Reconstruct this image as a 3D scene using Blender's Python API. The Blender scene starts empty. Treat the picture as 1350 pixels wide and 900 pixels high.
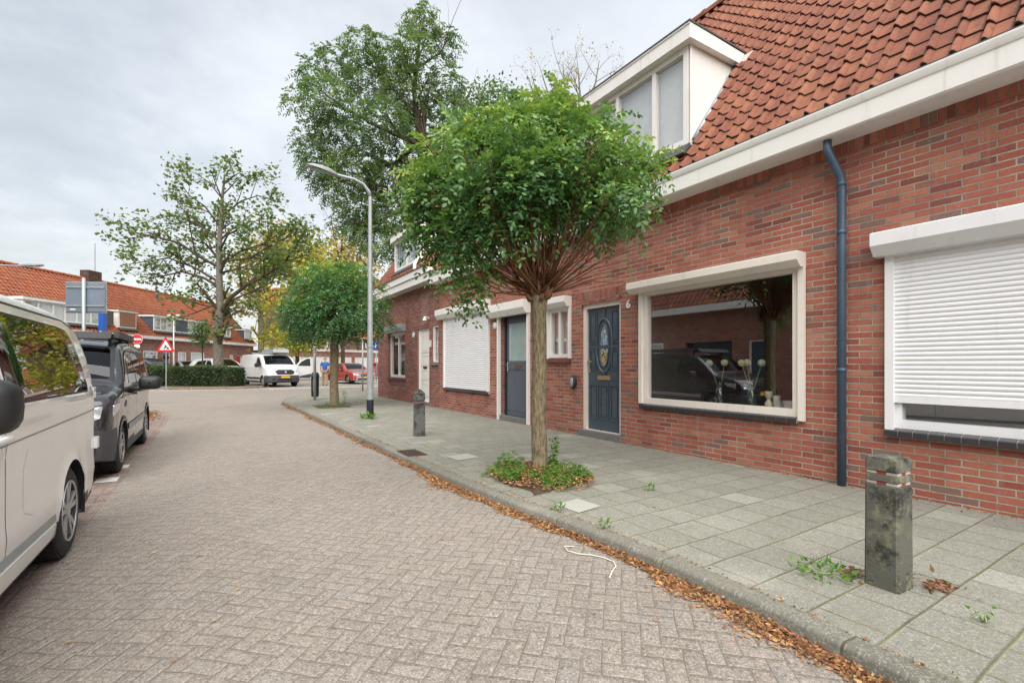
import bpy, bmesh, math, random
import numpy as np
from mathutils import Vector, Matrix
R = math.radians
sc = bpy.context.scene
COL = sc.collection
FO, CAMH = 630.0, 1.30
TH = math.atan(395/FO); CT, ST = math.cos(TH), math.sin(TH)
def rc2w(r, c):                       # metres to the right of / in front of the standpoint -> street axes (Y along the street)
    return (r*CT + c*ST, -r*ST + c*CT)

# ------------------------------------------------------------------ objects
def tag(o, label, cat, group=None, kind=None):
    o['label'] = label; o['category'] = cat
    if group: o['group'] = group
    if kind: o['kind'] = kind
    return o
def empty(name, loc, rz=0.0):
    o = bpy.data.objects.new(name, None); COL.objects.link(o)
    o.location = loc; o.rotation_euler = (0, 0, rz); o.empty_display_size = .2
    return o
def thing(name, label, cat, loc=(0, 0, 0), rz=0.0, group=None):
    return tag(empty(name, loc, rz), label, cat, group)
def copy_tree(o, parent=None):
    c = o.copy(); COL.objects.link(c)
    if parent: c.parent = parent
    for ch in [x for x in bpy.data.objects if x.parent == o]: copy_tree(ch, c)
    return c
def link(name, me, mats=(), parent=None, bevel=0, sharp=None, smooth=False):
    o = bpy.data.objects.new(name, me); COL.objects.link(o)
    if not isinstance(mats, (list, tuple)): mats = [mats]
    for m in mats: me.materials.append(m)
    if parent: o.parent = parent
    if smooth or sharp:
        me.polygons.foreach_set('use_smooth', [True]*len(me.polygons))
        if sharp: me.set_sharp_from_angle(angle=R(sharp))
    if bevel:
        b = o.modifiers.new('b', 'BEVEL'); b.width = bevel; b.segments = 2; b.limit_method = 'ANGLE'; b.angle_limit = R(40)
        b.harden_normals = False
    return o

class MB:
    """collects faces of one mesh; box-projected UVs in metres unless given"""
    def __init__(s): s.v = []; s.f = []; s.m = []; s.uv = []
    def face(s, pts, mi=0, uv=None, swap=False):
        b = len(s.v); s.v += [tuple(p) for p in pts]; s.f.append(list(range(b, b+len(pts)))); s.m.append(mi)
        if uv is None:
            n = Vector((0, 0, 0)); q_ = [Vector(p) for p in pts]
            for i in range(len(q_)): n += (q_[i]-q_[0]).cross(q_[(i+1) % len(q_)]-q_[0])
            a = max(range(3), key=lambda i: abs(n[i]))
            ij = ((1, 2), (0, 2), (0, 1))[a]
            uv = [(p[ij[0]], p[ij[1]]) for p in pts]
            if swap: uv = [(q, p) for p, q in uv]
        s.uv.append(uv)
    def box(s, x0, x1, y0, y1, z0, z1, mi=0, swap=False, skip=''):
        P = lambda i, j, k: ((x0, x1)[i], (y0, y1)[j], (z0, z1)[k])
        for key, q in (('x', (P(0,0,0), P(0,0,1), P(0,1,1), P(0,1,0))), ('X', (P(1,0,0), P(1,1,0), P(1,1,1), P(1,0,1))),
                       ('y', (P(0,0,0), P(1,0,0), P(1,0,1), P(0,0,1))), ('Y', (P(0,1,0), P(0,1,1), P(1,1,1), P(1,1,0))),
                       ('z', (P(0,0,0), P(0,1,0), P(1,1,0), P(1,0,0))), ('Z', (P(0,0,1), P(1,0,1), P(1,1,1), P(0,1,1)))):
            if key not in skip: s.face(q, mi, swap=swap)
        return s
    def prism(s, prof, a0, a1, axis='y', mi=0):
        """profile (list of 2D) extruded along axis; for 'y' profile is (x,z), 'z' -> (x,y), 'x' -> (y,z)"""
        def P(p, a): return {'y': (p[0], a, p[1]), 'z': (p[0], p[1], a), 'x': (a, p[0], p[1])}[axis]
        n = len(prof)
        for i in range(n):
            p, q = prof[i], prof[(i+1) % n]
            s.face([P(p, a0), P(q, a0), P(q, a1), P(p, a1)], mi)
        s.face([P(p, a0) for p in prof][::-1], mi); s.face([P(p, a1) for p in prof], mi)
        return s
    def tube(s, pts, rad, n=10, mi=0, cap=True):
        pts = [Vector(p) for p in pts]
        if not hasattr(rad, '__len__'): rad = [rad]*len(pts)
        b = len(s.v); up = None; L = 0
        for i, p in enumerate(pts):
            t = (pts[min(i+1, len(pts)-1)] - pts[max(i-1, 0)]).normalized()
            if up is None: up = t.orthogonal().normalized()
            up = (up - t*up.dot(t)).normalized() if (up - t*up.dot(t)).length > 1e-6 else t.orthogonal().normalized()
            w = t.cross(up)
            for k in range(n):
                a = 2*math.pi*k/n; q = p + (up*math.cos(a) + w*math.sin(a))*rad[i]; s.v.append(tuple(q))
        for i in range(len(pts)-1):
            l2 = L + (pts[i+1]-pts[i]).length; ci = 2*math.pi*max(rad[i], .01)
            for k in range(n):
                k2 = (k+1) % n
                s.f.append([b+i*n+k, b+i*n+k2, b+(i+1)*n+k2, b+(i+1)*n+k]); s.m.append(mi)
                s.uv.append([(k/n*ci, L), ((k+1)/n*ci, L), ((k+1)/n*ci, l2), (k/n*ci, l2)])
            L = l2
        if cap:
            e = b+(len(pts)-1)*n
            s.f.append([b+k for k in range(n)][::-1]); s.m.append(mi); s.uv.append([(0, 0)]*n)
            s.f.append([e+k for k in range(n)]); s.m.append(mi); s.uv.append([(0, 0)]*n)
        return s
    def lathe(s, prof, c=(0, 0, 0), n=24, axis='z', mi=0, a0=0, a1=2*math.pi):
        """profile of (radius, height) turned about axis through c"""
        b = len(s.v); full = abs(a1-a0-2*math.pi) < 1e-6; nn = n if full else n+1
        for r, h in prof:
            for k in range(nn):
                a = a0+(a1-a0)*k/n; x, y = r*math.cos(a), r*math.sin(a)
                q = {'z': (x, y, h), 'y': (x, h, y), 'x': (h, x, y)}[axis]
                s.v.append((q[0]+c[0], q[1]+c[1], q[2]+c[2]))
        for i in range(len(prof)-1):
            for k in range(n):
                k2 = (k+1) % nn
                s.f.append([b+i*nn+k, b+i*nn+k2, b+(i+1)*nn+k2, b+(i+1)*nn+k]); s.m.append(mi)
                s.uv.append([(k/n, prof[i][1]), ((k+1)/n, prof[i][1]), ((k+1)/n, prof[i+1][1]), (k/n, prof[i+1][1])])
        return s
    def grid(s, rows, mi=0, closed=False, uvrows=None):
        b = len(s.v); w = len(rows[0])
        for r in rows: s.v += [tuple(p) for p in r]
        for i in range(len(rows)-1):
            for j in range(w if closed else w-1):
                j2 = (j+1) % w
                s.f.append([b+i*w+j, b+i*w+j2, b+(i+1)*w+j2, b+(i+1)*w+j]); s.m.append(mi if not callable(mi) else mi(i, j))
                s.uv.append([uvrows[i][j], uvrows[i][j2], uvrows[i+1][j2], uvrows[i+1][j]] if uvrows else [(0, 0)]*4)
        return s
    def ball(s, c, rx, ry=None, rz=None, n=16, mi=0):
        ry = ry or rx; rz = rz or rx
        rows = []
        for i in range(n//2+1):
            t = math.pi*i/(n//2)
            rows.append([(c[0]+rx*max(math.sin(t), 1e-3)*math.cos(2*math.pi*k/n), c[1]+ry*max(math.sin(t), 1e-3)*math.sin(2*math.pi*k/n), c[2]-rz*math.cos(t)) for k in range(n)])
        return s.grid(rows, mi, True)
    def xform(s, M):
        s.v = [tuple(M @ Vector(p)) for p in s.v]; return s
    def mesh(s, name, off=(0, 0, 0)):
        me = bpy.data.meshes.new(name)
        me.from_pydata([(x-off[0], y-off[1], z-off[2]) for x, y, z in s.v], [], s.f)
        me.polygons.foreach_set('material_index', s.m)
        ul = me.uv_layers.new(name='UVMap'); fl = []
        for u in s.uv:
            for a in u: fl += [a[0], a[1]]
        ul.data.foreach_set('uv', fl); me.update(); return me
    def build(s, name, mats, parent=None, off=(0, 0, 0), weld=False, **k):
        me = s.mesh(name, off)
        if weld:
            bm = bmesh.new(); bm.from_mesh(me); bmesh.ops.remove_doubles(bm, verts=bm.verts, dist=2e-4)
            bmesh.ops.recalc_face_normals(bm, faces=bm.faces); bm.to_mesh(me); bm.free()
        return link(name, me, mats, parent, **k)

def fastmesh(name, V, k, attr=None):
    """V: (F,k,3) array of separate k-gons, attr: (F,) value per face"""
    F = V.shape[0]; me = bpy.data.meshes.new(name)
    me.vertices.add(F*k); me.vertices.foreach_set('co', V.reshape(-1).astype(np.float32))
    me.loops.add(F*k); me.loops.foreach_set('vertex_index', np.arange(F*k, dtype=np.int32))
    me.polygons.add(F); me.polygons.foreach_set('loop_start', np.arange(0, F*k, k, dtype=np.int32))
    if attr is not None:
        a = me.attributes.new('tint', 'FLOAT', 'POINT'); a.data.foreach_set('value', np.repeat(attr, k).astype(np.float32))
    me.update(calc_edges=True); return me

# ------------------------------------------------------------------ materials
def lin(r, g, b, k=1.0):
    f = lambda c: (c/255/12.92 if c/255 <= .04045 else ((c/255+.055)/1.055)**2.4)
    return (f(r)*k, f(g)*k, f(b)*k, 1)
class NT:
    def __init__(s, name):
        s.mat = bpy.data.materials.new(name); s.mat.use_nodes = True; s.t = s.mat.node_tree; s.t.nodes.clear()
        s.out = s.t.nodes.new('ShaderNodeOutputMaterial')
    def n(s, typ, out=0, props=None, **ins):
        nd = s.t.nodes.new(typ)
        for k, v in (props or {}).items(): setattr(nd, k, v)
        for k, v in ins.items():
            key = int(k[1:]) if k[0] == '_' and k[1:].isdigit() else k.replace('_', ' ')
            s.set(nd.inputs[key], v)
        return nd.outputs[out]
    def set(s, i, v):
        if isinstance(v, bpy.types.NodeSocket): s.t.links.new(v, i)
        else: i.default_value = v
    def m(s, op, a, b=0.0, c=0.0, clamp=False):
        return s.n('ShaderNodeMath', props={'operation': op, 'use_clamp': clamp}, _0=a, _1=b, _2=c)
    def mix(s, f, a, b, mode='MIX'):
        return s.n('ShaderNodeMix', 2, props={'data_type': 'RGBA', 'blend_type': mode, 'clamp_factor': True}, _0=f, _6=a, _7=b)
    def noise(s, vec, scale, detail=3, rough=.55, out='Fac'):
        return s.n('ShaderNodeTexNoise', out, Vector=vec, Scale=scale, Detail=detail, Roughness=rough)
    def voro(s, vec, scale, out='Distance'):
        return s.n('ShaderNodeTexVoronoi', out, Vector=vec, Scale=scale)
    def ramp(s, f, stops, interp='LINEAR'):
        nd = s.t.nodes.new('ShaderNodeValToRGB'); cr = nd.color_ramp; cr.interpolation = interp
        while len(cr.elements) < len(stops): cr.elements.new(.5)
        for e, (p, c) in zip(cr.elements, stops): e.position = p; e.color = c if len(c) == 4 else (*c, 1)
        s.set(nd.inputs[0], f); return nd.outputs[0]
    def step(s, x, a, b, to0=0., to1=1.):
        return s.n('ShaderNodeMapRange', props={'interpolation_type': 'SMOOTHSTEP'}, Value=x, From_Min=a, From_Max=b, To_Min=to0, To_Max=to1)
    def white(s, x, y, z=0.0, out='Value'):
        v = s.n('ShaderNodeCombineXYZ', X=x, Y=y, Z=z); return s.n('ShaderNodeTexWhiteNoise', out, Vector=v)
    def uv(s):
        v = s.n('ShaderNodeUVMap'); x = s.t.nodes.new('ShaderNodeSeparateXYZ'); s.t.links.new(v, x.inputs[0]); return v, x.outputs[0], x.outputs[1]
    def obj(s): return s.n('ShaderNodeTexCoord', 'Object')
    def geo(s): return s.n('ShaderNodeNewGeometry', 'Position')
    def bump(s, h, dist=.01, strength=1.0): return s.n('ShaderNodeBump', Height=h, Distance=dist, Strength=strength)
    def bsdf(s, **k): return s.n('ShaderNodeBsdfPrincipled', **k)
    def done(s, surf): s.t.links.new(surf, s.out.inputs[0]); return s.mat

def plain(name, col, rough=.5, metal=0., coat=0., spec=.5, var=.06, vscale=6., bump=0., dirt=0., dirtcol=(.12, .11, .09, 1), coat_rough=.05, streak=0.):
    t = NT(name); p = t.obj()
    nz = t.noise(p, vscale, 5, .6)
    c = t.mix(nz, tuple(x*(1-var*2) for x in col[:3])+(1,), tuple(min(1, x*(1+var*2)) for x in col[:3])+(1,))
    if streak:
        sx_ = t.t.nodes.new('ShaderNodeSeparateXYZ'); t.t.links.new(p, sx_.inputs[0]); sv = t.n('ShaderNodeCombineXYZ', X=t.m('MULTIPLY', sx_.outputs[0], 9.), Y=t.m('MULTIPLY', sx_.outputs[1], 9.), Z=t.m('MULTIPLY', sx_.outputs[2], .7))
        c = t.mix(t.step(t.noise(sv, 1., 5, .65), .54, .75, 0, streak), c, dirtcol)
    if dirt:
        d = t.step(t.noise(p, vscale*.6+1.3, 6, .7), .52, .8, 0, dirt); c = t.mix(d, c, dirtcol)
    r = t.step(t.noise(p, vscale*2, 4), .2, .8, max(rough-.07, .02), rough+.07)
    k = dict(Base_Color=c, Roughness=r, Metallic=metal, Coat_Weight=coat, Coat_Roughness=coat_rough, Specular_IOR_Level=spec)
    if bump: k['Normal'] = t.bump(t.noise(p, vscale*8, 4, .65), bump)
    return t.done(t.bsdf(**k))

def cells(t, u, v, L, h, off=.5):
    row = t.m('FLOOR', t.m('DIVIDE', v, h))
    uo = t.m('ADD', t.m('DIVIDE', u, L), t.m('MULTIPLY', t.m('FLOORED_MODULO', row, 2.0), off))
    col = t.m('FLOOR', uo)
    fx = t.m('MULTIPLY', t.m('SUBTRACT', uo, col), L); fy = t.m('SUBTRACT', v, t.m('MULTIPLY', row, h))
    d = t.m('MINIMUM', t.m('MINIMUM', fx, t.m('SUBTRACT', L, fx)), t.m('MINIMUM', fy, t.m('SUBTRACT', h, fy)))
    return row, col, fx, fy, d

def brickmat(name, stops, mortar, L=.216, h=.0625, joint=.0052, grime=.25, pale=.25, off=.5):
    t = NT(name); uv, u, v = t.uv()
    # slightly wavy courses
    wob = t.m('MULTIPLY', t.m('SUBTRACT', t.noise(uv, 1.1, 3), .5), .016)
    u2 = t.m('ADD', u, t.m('MULTIPLY', t.m('SUBTRACT', t.noise(uv, 9., 2), .5), .010)); v2 = t.m('ADD', v, wob)
    row, col, fx, fy, d = cells(t, u2, v2, L, h, off)
    rnd = t.white(col, row, 1.0); rnd2 = t.white(col, row, 5.0)
    edge = t.m('ADD', d, t.m('MULTIPLY', t.m('SUBTRACT', t.noise(uv, 40., 5, .8), .5), .0115))
    isb = t.step(edge, joint-.0012, joint+.0016)
    zone = t.step(t.noise(uv, .8, 4, .6), .42, .70)
    base = t.ramp(t.m('ADD', t.m('ADD', t.m('MULTIPLY', rnd, .72), t.m('MULTIPLY', t.noise(uv, 11., 5, .75), .30)), t.m('MULTIPLY', t.m('SUBTRACT', zone, .4), .10)), stops)
    r6 = t.white(col, row, 9.0); base = t.mix(t.m('MULTIPLY', t.m('GREATER_THAN', r6, t.m('SUBTRACT', .95, t.m('MULTIPLY', zone, .12))), .75), base, lin(112, 98, 92)); base = t.mix(t.m('MULTIPLY', t.m('LESS_THAN', r6, .06), .7), base, lin(110, 62, 58))
    sp = t.noise(uv, 55., 5, .75); base = t.mix(t.m('MULTIPLY', t.step(sp, .50, .70), .55), base, (.11, .06, .05, 1))
    sp2 = t.noise(uv, 30., 5, .8); base = t.mix(t.step(sp2, .54, .74, 0, .5), base, (.5, .33, .27, 1))
    big = t.noise(uv, .9, 5, .6)
    base = t.mix(t.step(big, .55, .8, 0, pale), base, (.40, .30, .26, 1))
    mo = t.mix(t.step(t.noise(uv, 1.7, 5, .65), .35, .65), mortar, tuple(x*.52 for x in mortar[:3])+(1,))
    mo = t.mix(t.step(t.noise(uv, 60., 4), .4, .8, 0, .5), mo, tuple(x*.5 for x in mortar[:3])+(1,))
    c = t.mix(isb, mo, base)
    sv = t.n('ShaderNodeCombineXYZ', X=t.m('MULTIPLY', u, 5.5), Y=t.m('MULTIPLY', v, .55)); st_ = t.noise(sv, 1., 5, .65)
    c = t.mix(t.step(st_, .56, .74, 0, grime*.7), c, (.12, .09, .075, 1)); c = t.mix(t.step(st_, .42, .28, 0, pale*.55), c, (.47, .38, .33, 1))
    g = t.step(t.noise(uv, 2.3, 7, .72), .55, .78, 0, grime); c = t.mix(g, c, (.10, .085, .07, 1))
    hgt = t.m('ADD', t.m('MULTIPLY', isb, t.m('ADD', .8, t.m('MULTIPLY', rnd2, .5))), t.m('MULTIPLY', sp, .35))
    return t.done(t.bsdf(Base_Color=c, Roughness=t.step(sp, .3, .7, .72, .9), Specular_IOR_Level=.3, Normal=t.bump(hgt, .006)))

def glassmat(name, ior=1.55, base=.06, tint=(1, 1, 1, 1), refl=(.95, .97, 1, 1), rough=0.0):
    t = NT(name); geo = t.t.nodes.new('ShaderNodeNewGeometry'); dp = t.n('ShaderNodeVectorMath', 'Value', props={'operation': 'DOT_PRODUCT'}, _0=geo.outputs['Normal'], _1=geo.outputs['Incoming'])
    f0 = ((ior-1)/(ior+1))**2+base; sch = t.m('POWER', t.m('SUBTRACT', 1.0, t.m('ABSOLUTE', dp)), 5.0); f = t.m('ADD', f0, t.m('MULTIPLY', sch, 1-f0), clamp=True)
    g = t.n('ShaderNodeBsdfGlossy', Color=refl, Roughness=rough)
    return t.done(t.n('ShaderNodeMixShader', _0=f, _1=t.n('ShaderNodeBsdfTransparent', Color=tint), _2=g))

def leafmat(name, stops, trans=.35, rough=.45):
    t = NT(name); a = t.n('ShaderNodeAttribute', 'Fac', props={'attribute_name': 'tint'})
    c = t.ramp(a, stops); c = t.mix(t.noise(t.obj(), 30., 2), c, t.mix(.5, c, (.02, .03, .01, 1)))
    pr = t.bsdf(Base_Color=c, Roughness=rough, Specular_IOR_Level=.5)
    tr = t.n('ShaderNodeBsdfTranslucent', Color=t.mix(.25, c, (.35, .5, .05, 1)))
    return t.done(t.n('ShaderNodeMixShader', _0=trans, _1=pr, _2=tr))

def barkmat(name, a, b, scale=18.):
    t = NT(name); uv, u, v = t.uv()
    vv = t.n('ShaderNodeCombineXYZ', X=t.m('MULTIPLY', u, 1.0), Y=t.m('MULTIPLY', v, .22))
    w = t.noise(vv, scale*2.2, 6, .7); w2 = t.noise(t.obj(), 4., 4)
    c = t.mix(t.step(w, .35, .65), a, b); c = t.mix(t.step(w2, .5, .8, 0, .35), c, (.16, .17, .09, 1))
    return t.done(t.bsdf(Base_Color=c, Roughness=.9, Specular_IOR_Level=.15, Normal=t.bump(w, .02)))

def paint(name, col, metal=0., rough=.28, flake=0., dirt=.12):
    t = NT(name); p = t.obj()
    c = t.mix(t.noise(p, 1.7, 3), tuple(x*.93 for x in col[:3])+(1,), col)
    d = t.step(t.noise(p, 5.5, 7, .75), .5, .85, 0, dirt); c = t.mix(d, c, (.22, .19, .15, 1))
    rr = t.step(t.noise(p, 9, 5), .3, .8, rough, rough+.12)
    return t.done(t.bsdf(Base_Color=c, Metallic=metal, Roughness=rr, Coat_Weight=1.0, Coat_Roughness=.03, Normal=t.bump(t.noise(p, 1.6, 1), .0015)))

M = {}
RED = [(0., lin(112, 80, 74)), (.12, lin(140, 76, 64)), (.3, lin(156, 89, 74)), (.6, lin(164, 98, 81)), (.80, lin(170, 112, 91)), (.90, lin(166, 120, 98)), (.96, lin(126, 114, 106)), (1, lin(108, 102, 96))]
DULL = [(0., lin(96, 70, 67)), (.2, lin(122, 74, 68)), (.5, lin(142, 84, 76)), (.75, lin(154, 95, 84)), (.92, lin(156, 114, 102)), (1, lin(120, 106, 100))]
PINK = [(0., lin(146, 96, 88)), (.5, lin(164, 112, 102)), (1, lin(176, 130, 118))]
M['brick'] = brickmat('red_brickwork', RED, lin(178, 167, 152), joint=.0062, grime=.42, pale=.42)
M['brick_soldier'] = brickmat('soldier_course', RED, lin(150, 138, 124), L=.6, off=0., grime=.6)
M['brick_dull'] = brickmat('dull_brickwork', DULL, lin(158, 147, 137), grime=.25, pale=.15)
M['brick_pale'] = brickmat('repointed_brickwork', DULL, lin(176, 168, 158), joint=.011, grime=.1)
M['brick_pink'] = brickmat('pink_brickwork', PINK, lin(170, 150, 138), grime=.15)
M['brick_brown'] = brickmat('brown_brickwork', [(0, lin(84, 62, 56)), (1, lin(118, 84, 74))], lin(130, 118, 108), grime=.2)
M['brick_sooty'] = brickmat('chimney_brickwork', [(0, lin(60, 46, 42)), (1, lin(88, 62, 54))], lin(90, 84, 78))
M['white'] = plain('white_paint', lin(228, 226, 222), .42, var=.03, vscale=3, dirt=.16, streak=.28, dirtcol=lin(150, 145, 130))
M['white_pvc'] = plain('white_shutter', lin(226, 227, 229), .38, var=.02, vscale=2, dirt=.12, streak=.22, dirtcol=lin(160, 158, 150))
M['cream'] = plain('cream_paint', lin(224, 217, 208), .42, var=.03, vscale=3, dirt=.12, streak=.2, dirtcol=lin(150, 140, 125))
M['door_blue'] = plain('blue_grey_door_paint', lin(62, 77, 89), .32, var=.05, coat=.4, vscale=4, dirt=.06)
M['door_grey'] = plain('grey_door_paint', lin(86, 95, 104), .4, var=.05, vscale=4, dirt=.08)
M['navy'] = plain('navy_paint', lin(30, 42, 62), .35, var=.05, coat=.3)
M['pipe'] = plain('blue_pipe_paint', lin(60, 80, 100), .4, var=.08, vscale=3, dirt=.3, dirtcol=lin(120, 125, 128), streak=.25)
M['zinc'] = plain('zinc_flashing', lin(150, 156, 162), .5, metal=.6, var=.12, vscale=5)
M['gutter'] = plain('dark_gutter_lining', lin(70, 72, 74), .6, var=.15)
M['galv'] = plain('galvanised_steel', lin(158, 163, 166), .5, metal=.35, var=.10, vscale=8)
M['dark_band'] = plain('dark_blue_band', lin(28, 34, 48), .5, var=.1)
M['bluestone'] = plain('bluestone_step', lin(112, 112, 110), .7, var=.15, vscale=9, bump=.004)
M['brass'] = plain('brass', lin(200, 184, 138), .3, metal=.9)
M['chrome'] = plain('chrome', lin(215, 215, 218), .12, metal=1., var=.02)
M['black'] = plain('black_plastic', lin(34, 34, 36), .5, var=.1, vscale=12)
M['dkplastic'] = plain('grey_plastic_trim', lin(66, 67, 70), .55, var=.08, vscale=14)
M['rubber'] = plain('tyre_rubber', lin(38, 38, 39), .8, var=.12, vscale=14, bump=.002, dirt=.3, dirtcol=lin(100, 92, 82))
M['alloy'] = plain('alloy_rim', lin(176, 176, 178), .32, metal=.75, var=.05, dirt=.15)
M['darkrim'] = plain('dark_rim_steel', lin(52, 52, 54), .6, metal=.4)  # plain dark steel for the dish behind the spokes
M['lamp_glass'] = plain('headlight_lens', lin(196, 203, 208), .12, metal=.55, var=.25, vscale=22, coat=1.)
M['red_lens'] = plain('red_lens', lin(150, 20, 20), .2, coat=1.)
M['amber'] = plain('yellow_plate', lin(222, 176, 44), .4, var=.03)
M['red'] = plain('red_sign_paint', lin(186, 34, 38), .4, var=.05)
M['sign_white'] = plain('white_sign_paint', lin(228, 228, 226), .4, var=.03)
M['sign_blue'] = plain('blue_sign_paint', lin(24, 84, 168), .4, var=.05)
M['sign_back'] = plain('grey_sign_back', lin(128, 142, 158), .45, metal=.3, var=.06, vscale=3)
M['concrete'] = None
M['glass'] = glassmat('window_glass', 1.5, .11)
M['glass_sky'] = glassmat('upper_window_glass', 1.5, .06)
M['carglass'] = glassmat('tinted_car_glass', 1.5, .01, tint=(.16, .17, .18, 1))
M['privacy'] = glassmat('privacy_car_glass', 1.5, .20, tint=(.03, .03, .035, 1))
M['curtain'] = plain('pale_curtain', lin(196, 200, 198), .9, var=.08, vscale=10)
M['room'] = plain('dim_room_wall', lin(104, 100, 94), .9, var=.05)
M['room_floor'] = plain('room_floor', lin(84, 68, 54), .6, var=.12)
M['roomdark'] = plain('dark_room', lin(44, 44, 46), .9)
M['frosted'] = plain('frosted_glass', lin(150, 172, 172), .16, var=.10, vscale=3, coat=1.)
M['p_white'] = paint('white_car_paint', lin(234, 234, 233), dirt=.06)
M['p_grey'] = paint('grey_car_paint', lin(44, 44, 48), metal=.35, rough=.25, dirt=.10)
M['p_red'] = paint('red_car_paint', lin(172, 52, 42), dirt=.08)
M['p_dark'] = paint('dark_car_paint', lin(40, 46, 58), dirt=.05)
M['p_green'] = paint('green_car_paint', lin(52, 78, 72), dirt=.05)
M['p_silver'] = paint('silver_car_paint', lin(178, 182, 184), metal=.4, dirt=.05)
M['p_hood'] = paint('primer_grey_paint', lin(120, 114, 112), rough=.5)
M['p_bumper'] = paint('pale_blue_bumper_paint', lin(152, 164, 178), rough=.4)
def tilemat(name, stops, moss=.5):
    t = NT(name); uv, u, v = t.uv(); a = t.m('FLOOR', u); b = t.m('FLOOR', v)
    rnd = t.white(a, b, 2.0); p = t.obj()
    c = t.ramp(t.m('ADD', t.m('MULTIPLY', rnd, .5), t.m('MULTIPLY', t.noise(p, 3., 5, .7), .5)), stops)
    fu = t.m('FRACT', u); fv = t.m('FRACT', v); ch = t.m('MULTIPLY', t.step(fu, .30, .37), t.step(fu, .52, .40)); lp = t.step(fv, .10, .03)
    dk = t.m('MULTIPLY', t.m('MAXIMUM', ch, lp), t.step(t.noise(p, 8., 4, .6), .25, .6, .45, .95)); c = t.mix(dk, c, lin(62, 46, 38))  # channel dirt plus shade painted in beside the rolls and along course edges
    c = t.mix(t.step(t.noise(p, 11., 6, .75), .47, .72, 0, .65), c, lin(74, 52, 44))
    c = t.mix(t.step(t.noise(p, 4.3, 6, .8), .60, .70, 0, moss), c, lin(96, 92, 50))
    c = t.mix(t.step(t.noise(p, 1.4, 4, .6), .56, .72, 0, .35*moss), c, lin(168, 120, 60))
    h = t.noise(p, 60., 4, .7)
    return t.done(t.bsdf(Base_Color=c, Roughness=.78, Specular_IOR_Level=.3, Normal=t.bump(h, .005)))
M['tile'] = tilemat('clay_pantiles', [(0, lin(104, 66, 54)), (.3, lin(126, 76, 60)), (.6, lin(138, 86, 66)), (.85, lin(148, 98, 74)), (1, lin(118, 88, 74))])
M['tile_far'] = tilemat('orange_pantiles', [(0, lin(138, 76, 54)), (.5, lin(156, 88, 60)), (1, lin(168, 102, 70))], moss=.12)

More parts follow.
